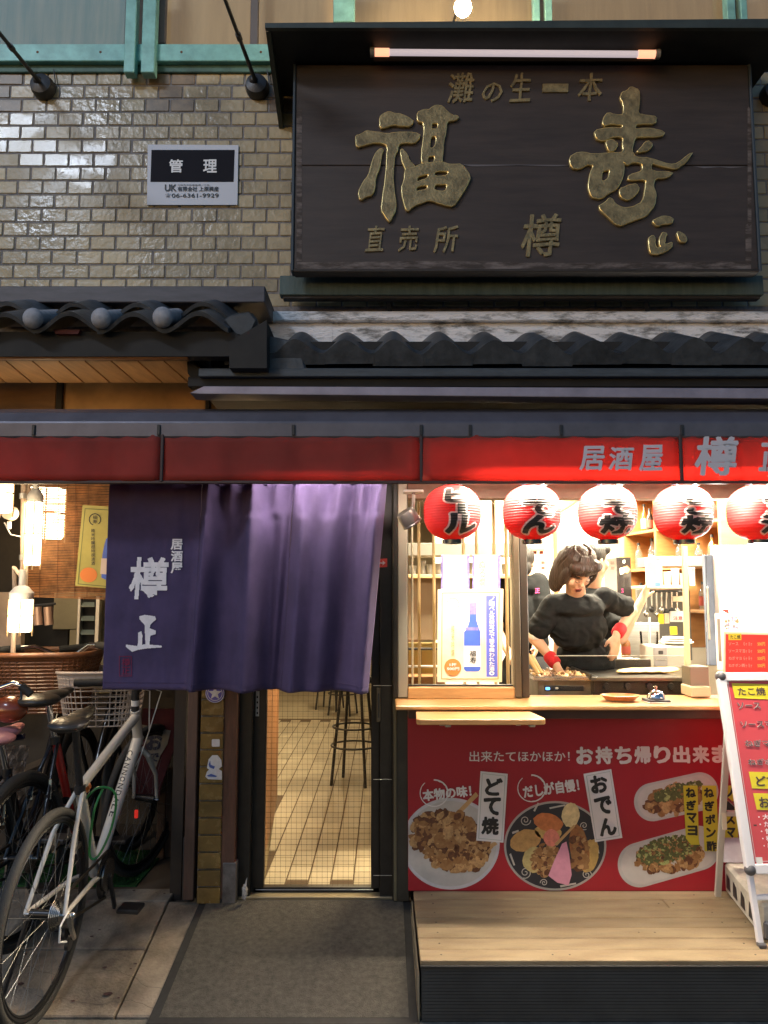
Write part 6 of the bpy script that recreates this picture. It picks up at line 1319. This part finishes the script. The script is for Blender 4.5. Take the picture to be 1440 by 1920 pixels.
# yellow poster
t = thing('yellow_bottle_poster', 'small yellow-green poster with a blue bottle and orange disc pinned on the bamboo blind', 'poster')
Yq = 3.70; MB().prism([P(155, 947, Yq), P(212, 950, Yq), P(212, 1104, Yq), P(141, 1098, Yq)], (0, .002, 0)).obj('sheet', mat('poster_yellow_green', (.42, .38, .10), .5, var=.12, vs=9), t)
pprism('border', [(159, 953), (212, 956), (212, 957.3), (160, 954.5), (147, 1094), (212, 1100), (212, 1101), (145.5, 1095.5)], Yq - .0008, .0005, mat('poster_green_line', (.12, .16, .06), .6), t)
pprism('bottle', [(199, 1010), (212, 1002), (212, 1090), (203, 1089), (190, 1083), (192, 1040), (196, 1020)], Yq - .001, .0005, mat('bottle_print_blue', (0, 0, 0)), t)
pprism('bottle_label', [(190, 1047), (212, 1047), (212, 1078), (188, 1076)], Yq - .002, .0005, mat('poster_pinkish', (.6, .5, .48), .5), t)
pprism('orange_disc', ellipse(166, 1078, 16, 14, 30), Yq - .0015, .0005, mat('poster_orange', (0, 0, 0)), t)
mb = MB(); A_ = []; B_ = []
for i in range(33): q = 1.9 + 5.3 * i / 32; A_.append(P(178 + 11.5 * math.cos(q), 974 + 11.5 * math.sin(q), Yq - .002)); B_.append(P(178 + 9.8 * math.cos(q), 974 + 9.8 * math.sin(q), Yq - .002))
mb.add(A_ + B_, [(i, i + 1, 34 + i, 33 + i) for i in range(32)]); mb.obj('ring_print', INK, t)
ptxt('福寿', 174, 966, 182, 982, Yq - .002, INK, t, vert=True, bold=.01); ptxt('純米吟醸超特撰清酒', 171, 991, 178, 1060, Yq - .002, NAVYINK, t, vert=True, bold=.01)
# louvre window
t = thing('louvre_window', 'narrow aluminium louvre window under the bamboo blind', 'window'); Yw = 4.44
for a, b in ((144, 150), (178, 186)): pbox('frame', a, 1118, b, 1212, Yw, .04, ALU, t)
pbox('dark_opening', 150, 1118, 178, 1212, Yw + .04, .01, DARKT, t)
for i in range(4): 
    y = 1130 + 26 * i; MB().prism([P(151, y + 8, Yw), P(177, y + 8, Yw), P(177, y, Yw + .04), P(151, y, Yw + .04)], (0, .0, .004)).obj('louvre', mat('louvre_glass', (.25, .3, .28), .2, coat=.5), t)
# glowing caged lamps
def jar_lamp(px, py, Y, r, h, lab, e, lit=True):
    t = thing('wall_lantern', lab, 'wall lamp', 'glass jar lamps in the bicycle alcove'); q = P(px, py, Y)
    MB().lathe([(r * .9, 0), (r, .01), (r, h), (r * .8, h + .02), (0, h + .022)], q, 20).obj('glass_jar', emis('jar_glow_%d' % int(e), (1, .80, .50), 14), t, smooth=True)
    for k in range(4): a = k * math.pi / 2 + .4; MB().tube([q + Vector((r * 1.06 * math.cos(a), r * 1.06 * math.sin(a), -.02)), q + Vector((r * 1.06 * math.cos(a), r * 1.06 * math.sin(a), h))], .0035, 6).obj('cage_bar', mat('cage_brass', (.5, .35, .2), .4, metal=.6), t)
    MB().tube([q + Vector((r * 1.06 * math.cos(a), r * 1.06 * math.sin(a), h * .5)) for a in [i * .314 for i in range(20)]], .0035, 6, closed=True).obj('cage_ring', mat('cage_brass', (0, 0, 0)), t)
    MB().lathe([(r * 1.05, h), (r * 1.1, h + .03), (r * .6, h + .06), (.015, h + .065), (.015, h + .14), (0, h + .14)], q, 20).obj('cap', WHITEP, t, smooth=True)
    MB().tube([q + Vector((0, 0, h + .1)), q + Vector((-.05, .02, h + .15)), q + Vector((-.055, .05, h + .02)), q + Vector((-.055, .06, -.1))], .011, 8).obj('conduit', mat('conduit_cream', (.55, .42, .32), .5), t, smooth=True)
    light('jar_light', 'POINT', q + Vector((0, -.12 if r < .06 else 0, h / 2)), e, (1, .72, .42), .05, parent=t)
jar_lamp(37, 1185, 3.62, .050, .15, 'glowing glass jar wall lamp hanging low left of the bamboo blind', 3.0)
jar_lamp(84, 1010, 4.0, .09, .26, 'glowing glass jar lamp shining through the bamboo blind', 26)
jar_lamp(-2, 960, 3.25, .050, .16, 'glowing jar lamp cut by the left edge below the awning', 3.0)
jar_lamp(60, 1060, 3.66, .035, .30, 'added tall glowing glass jar lamp close in front of the bamboo blind', 2.5)  # extra lamp, added for more glow beside the blind
t = thing('conduit_pipe', 'pale vertical conduit pipe with couplings beside the bamboo blind', 'pipe')
MB().tube([P(44, 905, 3.66), P(42, 1110, 3.66)], .012, 10).obj('pipe', mat('conduit_cream', (0, 0, 0)), t, smooth=True)
for y in (925, 1040, 1075): MB().tube([P(43, y, 3.66), P(43, y + 10, 3.66)], .017, 12).obj('coupling', ALU, t, smooth=True)
t = thing('meter_box', 'small pale round meter and cable on the post at the far left under the awning', 'meter')
MB().lathe([(0, -.02), (.03, -.02), (.035, .02), (0, .02)], P(18, 962, 3.6), 20, (0, 1, 0)).obj('dial', mat('cream_plastic', (0, 0, 0)), t, smooth=True); MB().tube([P(8, 980, 3.6), P(20, 1002, 3.6), P(38, 1006, 3.6)], .003, 6).obj('cable', WHITEP, t); box('plug', P(17, 985, 3.59).x - .008, P(17, 985, 3.59).x + .008, 3.58, 3.6, P(17, 992, 3.6).z, P(17, 978, 3.6).z, WHITEP, t)
t = thing('hanging_tins', 'two small pinkish tins on a dark rod under the bamboo blind', 'tins'); MB().tube([P(58, 1136, 3.9), P(104, 1132, 3.9)], .006, 8).obj('rod', BLACKM, t)
for px in (72, 92): MB().tube([P(px - 2, 1138, 3.92), P(px, 1172, 3.92)], .022, 14).obj('tin', mat('pink_tin', (.42, .27, .2), .4, metal=.3), t, smooth=True)
# things stored at the back: red banner with お, planks, turf
GRASSM = mat('artificial_turf', (.008, .06, .008), .9, var=.5, vs=60)
t = MB(); 
for i in range(2600):
    x, y = ru(-1.95, -1.13), ru(3.66, 4.1); h = ru(.015, .035); a = ru(0, 3.14); dx, dy = .0025 * math.cos(a), .0025 * math.sin(a); lx, ly = ru(-.01, .01), ru(-.01, .01)
    t.add([(x - dx, y - dy, GR), (x + dx, y + dy, GR), (x + lx, y + ly, GR + h)], [(0, 1, 2)])
t.box(-1.97, -1.12, 3.64, 4.12, GR - .002, GR + .008); t.obj('artificial_turf', GRASSM, kind='stuff', label='bright green artificial turf mat on the alcove floor behind the bicycles')
bpy.data.objects['artificial_turf']['category'] = 'turf'
t = thing('folded_banner', 'folded dark red banner with a white strip reading お leaning beside the brick pillar', 'banner')
Yz = 3.9; pprism('red_cloth', [(268, 1328), (340, 1330), (338, 1372), (300, 1480), (300, 1492), (250, 1492)], Yz, .01, mat('old_red_cloth', (.07, .006, .008), .8, var=.3, vs=6), t)
pprism('white_strip', [(266, 1359), (320, 1370), (314, 1395), (300, 1418), (292, 1440), (284, 1445), (276, 1400)], Yz - .004, .003, mat('strip_white', (.24, .21, .17), .7), t); ptxt('お', 274, 1374, 304, 1407, Yz - .006, NAVYINK, t, bold=.06); ptxt('で', 280, 1412, 298, 1428, Yz - .006, NAVYINK, t, bold=.04)
t = thing('leaning_boards', 'bundle of old brown boards leaning behind the bicycle near the brick pillar', 'boards')
for i, (a, b) in enumerate(((294, 309), (311, 334), (336, 348))): pbox('board', a, 1440, b, 1640, 4.0 + .03 * i, .02, mat('old_board', (.09, .05, .03), .8, var=.4, vs=6, stretch=(6, 6, 1)), t)
t = thing('dark_box', 'dark red-brown crate stored low behind the bicycles', 'crate'); pbox('box_body', 300, 1492, 350, 1590, 4.15, .2, mat('dark_red_box', (.05, .012, .01), .7), t)
t = thing('clear_rain_cover', 'crumpled translucent plastic cover bunched up at the left edge behind the pink saddle', 'plastic cover')
mb = MB(); vs = []
for j in range(41):
    for i in range(31):
        q = P(-40 + 95 * i / 30 * (1 - .25 * j / 40), 1398 + 150 * j / 40, 3.4); q.y += .05 * MN.noise(Vector((i * .30, j * .14, 1))) + .03 * MN.noise(Vector((i * .7, j * .4, 5))); vs.append(q)
mb.add(vs, [(j * 31 + i, (j + 1) * 31 + i, (j + 1) * 31 + i + 1, j * 31 + i + 1) for j in range(40) for i in range(30)])
o = mb.obj('film_sheet', mat('grey_film', (.22, .18, .16), .2, var=.4, vs=12, alpha=.62, coat=.3), t, smooth=False)
t = thing('slanted_planks', 'long dark planks slanting across the lower left behind the bicycle wheel', 'planks')
for i, (a, b, c, d) in enumerate(((-30, 1480, 110, 1420), (-30, 1560, 120, 1480), (-30, 1620, 60, 1600))): MB().bar(P(a, b, 3.55), P(c, d, 3.75), .10, .03).obj('plank', mat('old_board2', (.055, .038, .022), .8, var=.4, vs=5), t)

# ================================================================== BICYCLES
TYRE = mat('bicycle_tyre', (.035, .033, .03), .75, var=.2, vs=80, bump=.3, bs=250); RIM = mat('dark_rim', (.03, .03, .032), .3, metal=.6); RIMS = mat('silver_rim', (.5, .5, .5), .3, metal=.9); SPK = mat('spoke_steel', (.22, .22, .22), .4, metal=.7)
WFRM = mat('pearl_white_frame', (.66, .62, .56), .25, var=.04, vs=12, coat=.6); BLKF = mat('gloss_black_frame', (.012, .012, .014), .25, coat=.5); REDF = mat('red_frame', (.42, .02, .015), .3, coat=.5); SAD = mat('saddle_black', (.028, .024, .020), .4, var=.2, vs=20, coat=.2)
def wheel(par, c, ax, r, tw, rim=None, spokes=28, fw=None):
    c = Vector(c); ax = Vector(ax).normalized(); u = ax.orthogonal().normalized(); v = ax.cross(u)
    ring = lambda rr, o=0, n=72: [c + (u * math.cos(q) + v * math.sin(q)) * rr + ax * o for q in [2 * math.pi * k / n for k in range(n)]]
    w_ = MB().tube(ring(r - tw), tw, 12, closed=True).obj('tyre', TYRE, par, smooth=True)
    mb = MB(); mb.tube(ring(r - 2 * tw - .004), .010, 8, closed=True); mb.tube(ring(r - 2 * tw - .016), .007, 6, closed=True); mb.obj('rim', rim or RIM, w_, smooth=True)
    mb = MB()
    for k in range(spokes):
        q = 2 * math.pi * k / spokes; s_ = 1 if k % 2 else -1; q2 = q + .5 * (1 if k % 4 < 2 else -1)
        mb.tube([c + ax * .03 * s_ + (u * math.cos(q2) + v * math.sin(q2)) * .022, c + (u * math.cos(q) + v * math.sin(q)) * (r - 2 * tw - .018)], .0008, 4)
    mb.obj('spokes', SPK, w_); MB().tube([c - ax * .05, c + ax * .05], .016, 14).obj('hub', RIM, w_, smooth=True)
    MB().tube([c - ax * .07, c + ax * .07], .006, 8).obj('axle', STEEL, w_)
    return w_
def saddle(par, p, d, m, s=1, name='saddle'):
    d = Vector(d).normalized(); r = d.cross(Vector((0, 0, 1))).normalized(); R_ = Matrix((r, d, Vector((0, 0, 1)))).transposed(); mb = MB()
    mb.ell(p - d * .06 * s, (.075 * s, .07 * s, .026), R_); mb.ell(p + d * .03 * s, (.045 * s, .09 * s, .022), R_); mb.ell(p + d * .11 * s, (.022 * s, .06 * s, .018), R_)
    return organic(mb, name, m, .006, 4, par)
def bicycle(label, R, H, ground, frame, style):
    """R rear hub, H front hub (world), frame material"""
    b = thing('bicycle', label, 'bicycle', 'bicycles parked in the alcove'); R = Vector(R); H = Vector(H); fwd = (H - R).normalized(); side = Vector((fwd.y, -fwd.x, 0)).normalized(); upv = side.cross(fwd); upv = upv if upv.z > 0 else -upv
    lean = style.get('lean', 0); upv = (upv + side * lean).normalized(); side = fwd.cross(upv).normalized()
    wb = (H - R).length; L = lambda f, h, s=0: R + fwd * f + upv * h + side * s
    r = style.get('r', .345)
    wheel(b, R, side, r, style.get('tw', .016), style.get('rim')); wheel(b, H, (side + fwd * style.get('steer', 0)).normalized(), r, style.get('tw', .016), style.get('rim'))
    bb = L(.43, -.07); sc = L(style.get('sc', .27), style.get('sch', .36)); hd = L(wb - .17, style.get('hh', .54)); hdb = L(wb - .115, style.get('hh', .54) - .15); tr_ = style.get('tr', .017)
    if style.get('step'): MB().tube([hdb + upv * .03, L(.55, .06), L(.42, -.02)], tr_ * 1.3, 14).obj('down_tube', frame, b, smooth=True); MB().tube([hd - upv * .03, L(.62, .18), L(.34, .12)], tr_, 12).obj('top_tube', frame, b, smooth=True)
    else:
        MB().tube([hd - upv * .025, sc], [tr_ * 1.15, tr_ * .95], 14).obj('top_tube', frame, b, smooth=True); MB().tube([hdb + upv * .02, bb], [tr_ * 1.35, tr_ * 1.25], 16).obj('down_tube', frame, b, smooth=True)
    MB().tube([bb, sc], tr_ * 1.05, 12).obj('seat_tube', style.get('seatm', frame), b, smooth=True); MB().tube([hdb - upv * .01, hd + upv * .01], .023, 14).obj('head_tube', frame, b, smooth=True)
    for s in (-1, 1):
        MB().tube([R + side * .068 * s, L(.30, -.035, .045 * s), bb + side * .03 * s], [.008, .010, .012], 10).obj('chain_stay', frame, b, smooth=True)
        MB().tube([R + side * .068 * s, L(.14, .22, .04 * s), sc + side * .012 * s - upv * .01], [.0075, .0085, .0085], 10).obj('seat_stay', frame, b, smooth=True)
        cr = hdb - upv * .03; MB().tube([cr + side * .012 * s, cr - upv * .035 + side * .045 * s, H + upv * .12 + side * .052 * s - fwd * .01, H + side * .055 * s], [.013, .014, .010, .008], 10).obj('fork_blade', frame, b, smooth=True)
    MB().tube([sc - upv * .02, sc + upv * .012], .021, 14).obj('seat_clamp', BLACKM, b, smooth=True)
    st = L(style.get('sc', .27) - .05, style.get('sh', .62)); MB().tube([sc, st], .0135, 12).obj('seat_post', style.get('postm', BLACKM), b, smooth=True)
    saddle(b, st + upv * .03, fwd, style.get('sadm', SAD), style.get('sads', 1))
    MB().tube([st + upv * .01 - fwd * .06 + side * .02, st + upv * .008 + fwd * .08 + side * .015], .0035, 6).obj('saddle_rail', STEEL, b)
    # steerer, stem, bar
    sh = hd + upv * style.get('stem', .09); MB().tube([hd, sh], .017, 14).obj('steerer_spacers', style.get('spm', BLACKM), b, smooth=True); MB().tube([hd + upv * .03, hd + upv * .055], .0185, 14).obj('spacer_ring', WHITEP, b, smooth=True)
    c = sh + fwd * style.get('reach', .07); MB().tube([sh - upv * .012, c], .016, 12).obj('stem', BLACKM, b, smooth=True); w_ = style.get('bw', .28); sw = style.get('sweep', .04)
    BM_ = style.get('barm', BLACKM); pts = [c + side * (s * w_) - fwd * sw * abs(s) ** 1.5 * 1.0 + upv * style.get('rise', .0) * min(1, abs(s) * 2) for s in np.linspace(-1, 1, 13)]; MB().tube(pts, .012, 10).obj('handlebar', BM_, b, smooth=True)
    for s in (0, 12): d = (pts[s] - pts[1 if s == 0 else 11]).normalized(); MB().tube([pts[s] - d * .12, pts[s] + d * .005], .0175, 12).obj('grip', RUBBER, b, smooth=True); q = pts[2 if s == 0 else 10]; MB().tube([q, q + fwd * .03 - upv * .015, q + fwd * .035 - upv * .025 + d * .10], [.009, .007, .005], 8).obj('brake_lever', BLACKM, b, smooth=True)
    # transmission
    cs = 1; MB().lathe([(.02, -.003), (.088, -.003), (.094, 0), (.088, .003), (.02, .003)], bb + side * .045, 40, side).obj('chainring', BLKF, b, smooth=True); MB().lathe([(.01, -.004), (.062, -.003), (.062, .003), (.01, .004)], bb + side * .055, 32, side).obj('inner_chainring', STEEL, b, smooth=True)
    ca = style.get('crank', 1.2)
    for s in (-1, 1):
        e = bb + side * (.065 * s) + (fwd * math.cos(ca) - upv * math.sin(ca)) * .17 * s; cr_ = MB().bar(bb + side * (.06 * s), e, .022, .012, up=side).obj('crank', BLACKM, b, bevel=.003); pd = MB(); pd.bar(e + side * (.02 * s), e + side * (.11 * s), .085, .018); pd.obj('pedal', BLACKM, cr_, bevel=.004)
    for k in range(6): MB().lathe([(.012, -.0012), (.022 + .006 * k, -.0012), (.022 + .006 * k, .0012), (.012, .0012)], R + side * (.055 - .004 * k), 26, side).obj('sprocket', STEEL, b)
    ch = MB(); 
    for a in ((.05, .093), (-.045, -.093)): ch.bar(R + upv * a[0] * .9 + side * .047, bb + upv * a[1] * .98 + side * .047, .006, .010)
    ch.obj('chain', mat('oily_chain', (.08, .07, .06), .4, metal=.8), b)
    if style.get('mech', True):
        q = R + side * .085; MB().tube([q, q - upv * .05 + fwd * .01, q - upv * .10 + fwd * .04], [.014, .012, .010], 8).obj('derailleur_arm', STEEL, b, smooth=True)
        for k in (0, 1): MB().lathe([(.004, -.006), (.022, -.006), (.022, .006), (.004, .006)], q - upv * (.07 + .055 * k) + fwd * (.015 + .03 * k) - side * .02, 18, side).obj('jockey_wheel', BLACKM, b, smooth=True)
        MB().tube([q - fwd * .01 + upv * .02, q - fwd * .07 + upv * .0, q - fwd * .075 - upv * .05, q - fwd * .02 - upv * .08], .0035, 8).obj('gear_cable', WHITEP, b, smooth=True); MB().ell(q + side * .01, (.012, .012, .012)).obj('quick_release', STEEL, b, smooth=True)
    if style.get('stand', True):
        q = L(.03, -.04, -.075); g_ = Vector((q.x - .09, q.y - .01, ground - .0)); g_.z = gz(g_.y) + .008; MB().tube([q, g_], [.009, .008], 8).obj('kick_stand', BLACKM, b, smooth=True); MB().ell(g_, (.016, .012, .008)).obj('stand_foot', RUBBER, b)
    if style.get('brake', True):
        for s in (-1, 1): q = sc + (R - sc) * .42 + side * .04 * s; MB().bar(q + upv * .03, q - upv * .05 - fwd * .012, .014, .010).obj('brake_arm', STEEL, b, bevel=.002); MB().bar(q - upv * .03 - fwd * .04, q - upv * .03 + fwd * .03, .012, .014).obj('brake_pad', RUBBER, b)
    return b, L, fwd, side, upv, bb, sc, hd, c
hb_, L, fwd, side, upv, bb, sc, hd, c = bicycle('white hybrid bicycle with black seat and bars leaning on its kickstand at the lower left', (-1.165, 2.775, .362), (-1.14, 3.80, .485), 0, WFRM, dict(sc=.27, sch=.335, hh=.46, sh=.58, tr=.019, lean=.03, steer=-.22, bw=.285, reach=.06, stem=.10, rise=.02, crank=1.25))
# frame lettering along the down tube, decals, cables, green lock
Ltx = 'C A N N O N D A L E'.replace(' ', '')
a, b_ = hd - upv * .12, bb
for i, chh in enumerate(Ltx):
    p = a + (b_ - a) * (.14 + .052 * i); dn = (b_ - a).normalized(); nrm = (Vector((0, 0, EYE)) - p); nrm = (nrm - dn * nrm.dot(dn)).normalized(); exx = dn; ezz = nrm.cross(exx)
    txt(chh, p + nrm * .0262, dn, ezz, .022, .022, INK, hb_, bold=.01, off=0)
for f_ in (.52, .58): p = hd - upv * .025 + (sc - hd) * f_; MB().tube([p, p + (sc - hd).normalized() * .012], .0215, 14).obj('frame_decal', INK, hb_, smooth=True)
p = hd - upv * .025 + (sc - hd) * .90; MB().tube([p, p + (sc - hd).normalized() * .02], .0203, 14).obj('orange_decal', mat('decal_orange', (.55, .15, .03), .4), hb_, smooth=True)
for s in (-.02, .035): MB().tube([c + side * s, c + fwd * .05 + side * (s + .05) - upv * .03, hd + fwd * .05 + side * .05 - upv * .1, hd - upv * .2 + side * .03, hd - upv * .27 + side * s * .3], .0028, 6).obj('cable', WHITEP, hb_, smooth=True)
GRN = mat('green_lock_cable', (.03, .22, .05), .3, coat=.4); t = thing('cable_lock', 'green coiled cable lock looped round the white bicycle frame', 'cable lock')
p = sc + (bb - sc) * .25; MB().tube(spl([p + Vector((.0, -.03, .03)), p + Vector((.06, -.02, .09)), p + Vector((.12, 0, .06)), p + Vector((.11, 0, -.06)), p + Vector((.07, -.02, -.16)), p + Vector((.04, -.03, -.15)), p + Vector((.05, -.03, .0)), p + Vector((.07, 0, .08))]), .0045, 8).obj('cable', GRN, t, smooth=True)
# second: red city bike with white basket
b2, L2, f2, s2_, u2, bb2, sc2, hd2, c2_ = bicycle('dark city bicycle with red seat tube and white basket behind the white one', (-1.43, 3.16, .42), (-1.32, 4.18, .46), 0, BLKF, dict(lean=-.05, step=True, r=.33, sch=.40, sh=.56, hh=.58, postm=CHROME, seatm=REDF, barm=CHROME, bw=.25, rise=.06, sweep=.14, stem=.10, mech=False, stand=False, sads=1.25, crank=.4, tw=.02))
WB = mat('white_basket_plastic', (.50, .42, .36), .5)
def basket(par, name, m, top, bot, h, c, rot, nv=34, nh=9, r=.0032, solid=False, panel=None):
    """tapered rounded rectangular basket: top/bot half sizes"""
    R_ = Matrix.Rotation(rot, 3, 'Z')
    def ring(f, n=48):
        a = bot[0] + (top[0] - bot[0]) * f; b = bot[1] + (top[1] - bot[1]) * f; o = []
        for k in range(n):
            q = 2 * math.pi * k / n; e = .5; cx = abs(math.cos(q)) ** e * math.copysign(1, math.cos(q)) * a; sy = abs(math.sin(q)) ** e * math.copysign(1, math.sin(q)) * b; o.append(Vector(c) + R_ @ Vector((cx, sy, h * f)))
        return o
    MB().tube(ring(1), r * 2.4, 10, closed=True).obj('basket_rim', m, par, smooth=True)
    mb = MB(); rs = [ring(k / nh) for k in range(nh + 1)]
    for k in rs[:-1]: mb.tube(k, r, 5, closed=True)
    for i in range(0, 48): mb.tube([rs[k][i] for k in range(nh + 1)], r * .9, 5)
    for i in range(2, 23, 2): mb.tube([rs[0][i], rs[0][48 - i]], r * .8, 5)
    mb.obj(name, m, par)
    if panel:
        mb = MB(); A_, B_ = ring(panel[0]), ring(panel[1]); mb.add(A_ + B_, [(k, (k + 1) % 48, 48 + (k + 1) % 48, 48 + k) for k in range(48)]); mb.obj('solid_band', m, par)
q = P(213, 1345, 3.95); bk2 = basket(b2, 'wire_wall', WB, (.20, .17), (.16, .12), .25, (q.x, 3.80, q.z), .1, panel=(.72, .98))
# third: brown basket, chrome bars, pink seat
b3, L3, f3, s3_, u3, bb3, sc3, hd3, c3_ = bicycle('black city bicycle with pink saddle and brown wicker basket at the left edge', (-1.53, 3.00, .42), (-1.56, 4.04, .46), 0, BLKF, dict(lean=-.04, step=True, r=.33, sch=.30, sh=.43, hh=.54, postm=CHROME, barm=CHROME, bw=.27, rise=.08, sweep=.2, stem=.13, mech=False, stand=False, sads=1.2, crank=2.4, tw=.02, sadm=mat('pink_saddle', (.62, .26, .27), .5)))
WK = mat('brown_wicker', (.22, .085, .03), .5, var=.3, vs=30, coat=.3)
q = P(95, 1325, 3.9); basket(b3, 'woven_wall', WK, (.24, .22), (.18, .15), .27, (q.x, 3.85, q.z), .15, nh=16, r=.006, panel=(0, .93))
t = thing('brown_bell_lamp', 'glossy brown leather-like dome with chrome handle above the pink saddle at the left edge', 'child seat knob'); q = P(18, 1330, 3.25)
MB().ell(q, (.075, .06, .055)).obj('dome', mat('brown_leather_gloss', (.30, .06, .02), .25, coat=.5), t, smooth=True); MB().tube([P(-30, 1312, 3.2), P(0, 1290, 3.2), P(25, 1281, 3.2), P(42, 1286, 3.2), P(52, 1298, 3.2)], .010, 10).obj('chrome_bar', CHROME, t, smooth=True); MB().tube([P(40, 1288, 3.2), P(40, 1312, 3.2)], .005, 8).obj('stalk', CHROME, t)
MB().tube([P(40, 1286, 3.2), P(58, 1302, 3.2)], .016, 10).obj('grip', RUBBER, t, smooth=True)
MB().tube([P(-20, 1384, 3.28), P(20, 1386, 3.28), P(45, 1380, 3.28)], .012, 8).obj('navy_band', NAVYINK, b3)
t = thing('rear_reflector', 'small red reflector glinting low behind the white bicycle', 'reflector'); box('lens', P(256, 1528, 3.62).x - .008, P(256, 1528, 3.62).x + .008, 3.61, 3.62, P(256, 1536, 3.6).z, P(256, 1520, 3.6).z, mat('reflector_red_glint', (.7, .02, .02), .15, emit=(1, .05, .03), es=.4), t)  # glint of the lens is painted in as emission

# ================================================================== STREET LAMP behind the camera
t = thing('street_lamp', 'tall street lamp with a cool white head on the opposite side of the lane', 'street lamp')
lp = Vector((-3.6, -.9, 6.2)); MB().tube([(-4.6, -1.6, 0), (-4.6, -1.6, 6.3), (-4.3, -1.4, 6.5), lp + Vector((0, 0, .12))], .06, 12).obj('pole', ALU, t, smooth=True); box('head', lp.x - .5, lp.x + .5, lp.y - .12, lp.y + .12, lp.z + .04, lp.z + .14, ALU, t)
aim = (Vector((0, 3.4, 2.6)) - lp).normalized()
light('street_light', 'AREA', lp, 130, (.74, .84, 1), 1.2, .4, aim.to_track_quat('-Z', 'Y').to_euler(), t)

# ================================================================== origins at each thing's own base
bpy.context.view_layer.update()
kids = {}
for o in COL.objects:
    if o.parent: kids.setdefault(o.parent, []).append(o)
def walk(o):
    yield o
    for c_ in kids.get(o, []): yield from walk(c_)
for t in THINGS:
    pts = []
    for o in walk(t):
        if o.type == 'MESH' and len(o.data.vertices): pts += [o.matrix_world @ Vector(c_) for c_ in o.bound_box]
    if not pts or t.type == 'MESH': continue
    lo = [min(p[i] for p in pts) for i in range(3)]; hi = [max(p[i] for p in pts) for i in range(3)]; base = Vector(((lo[0] + hi[0]) / 2, (lo[1] + hi[1]) / 2, lo[2]))
    t.location = base; t.empty_display_size = .1
    for c_ in kids.get(t, []): c_.matrix_parent_inverse = Matrix.Translation(-base)
bpy.context.view_layer.update()
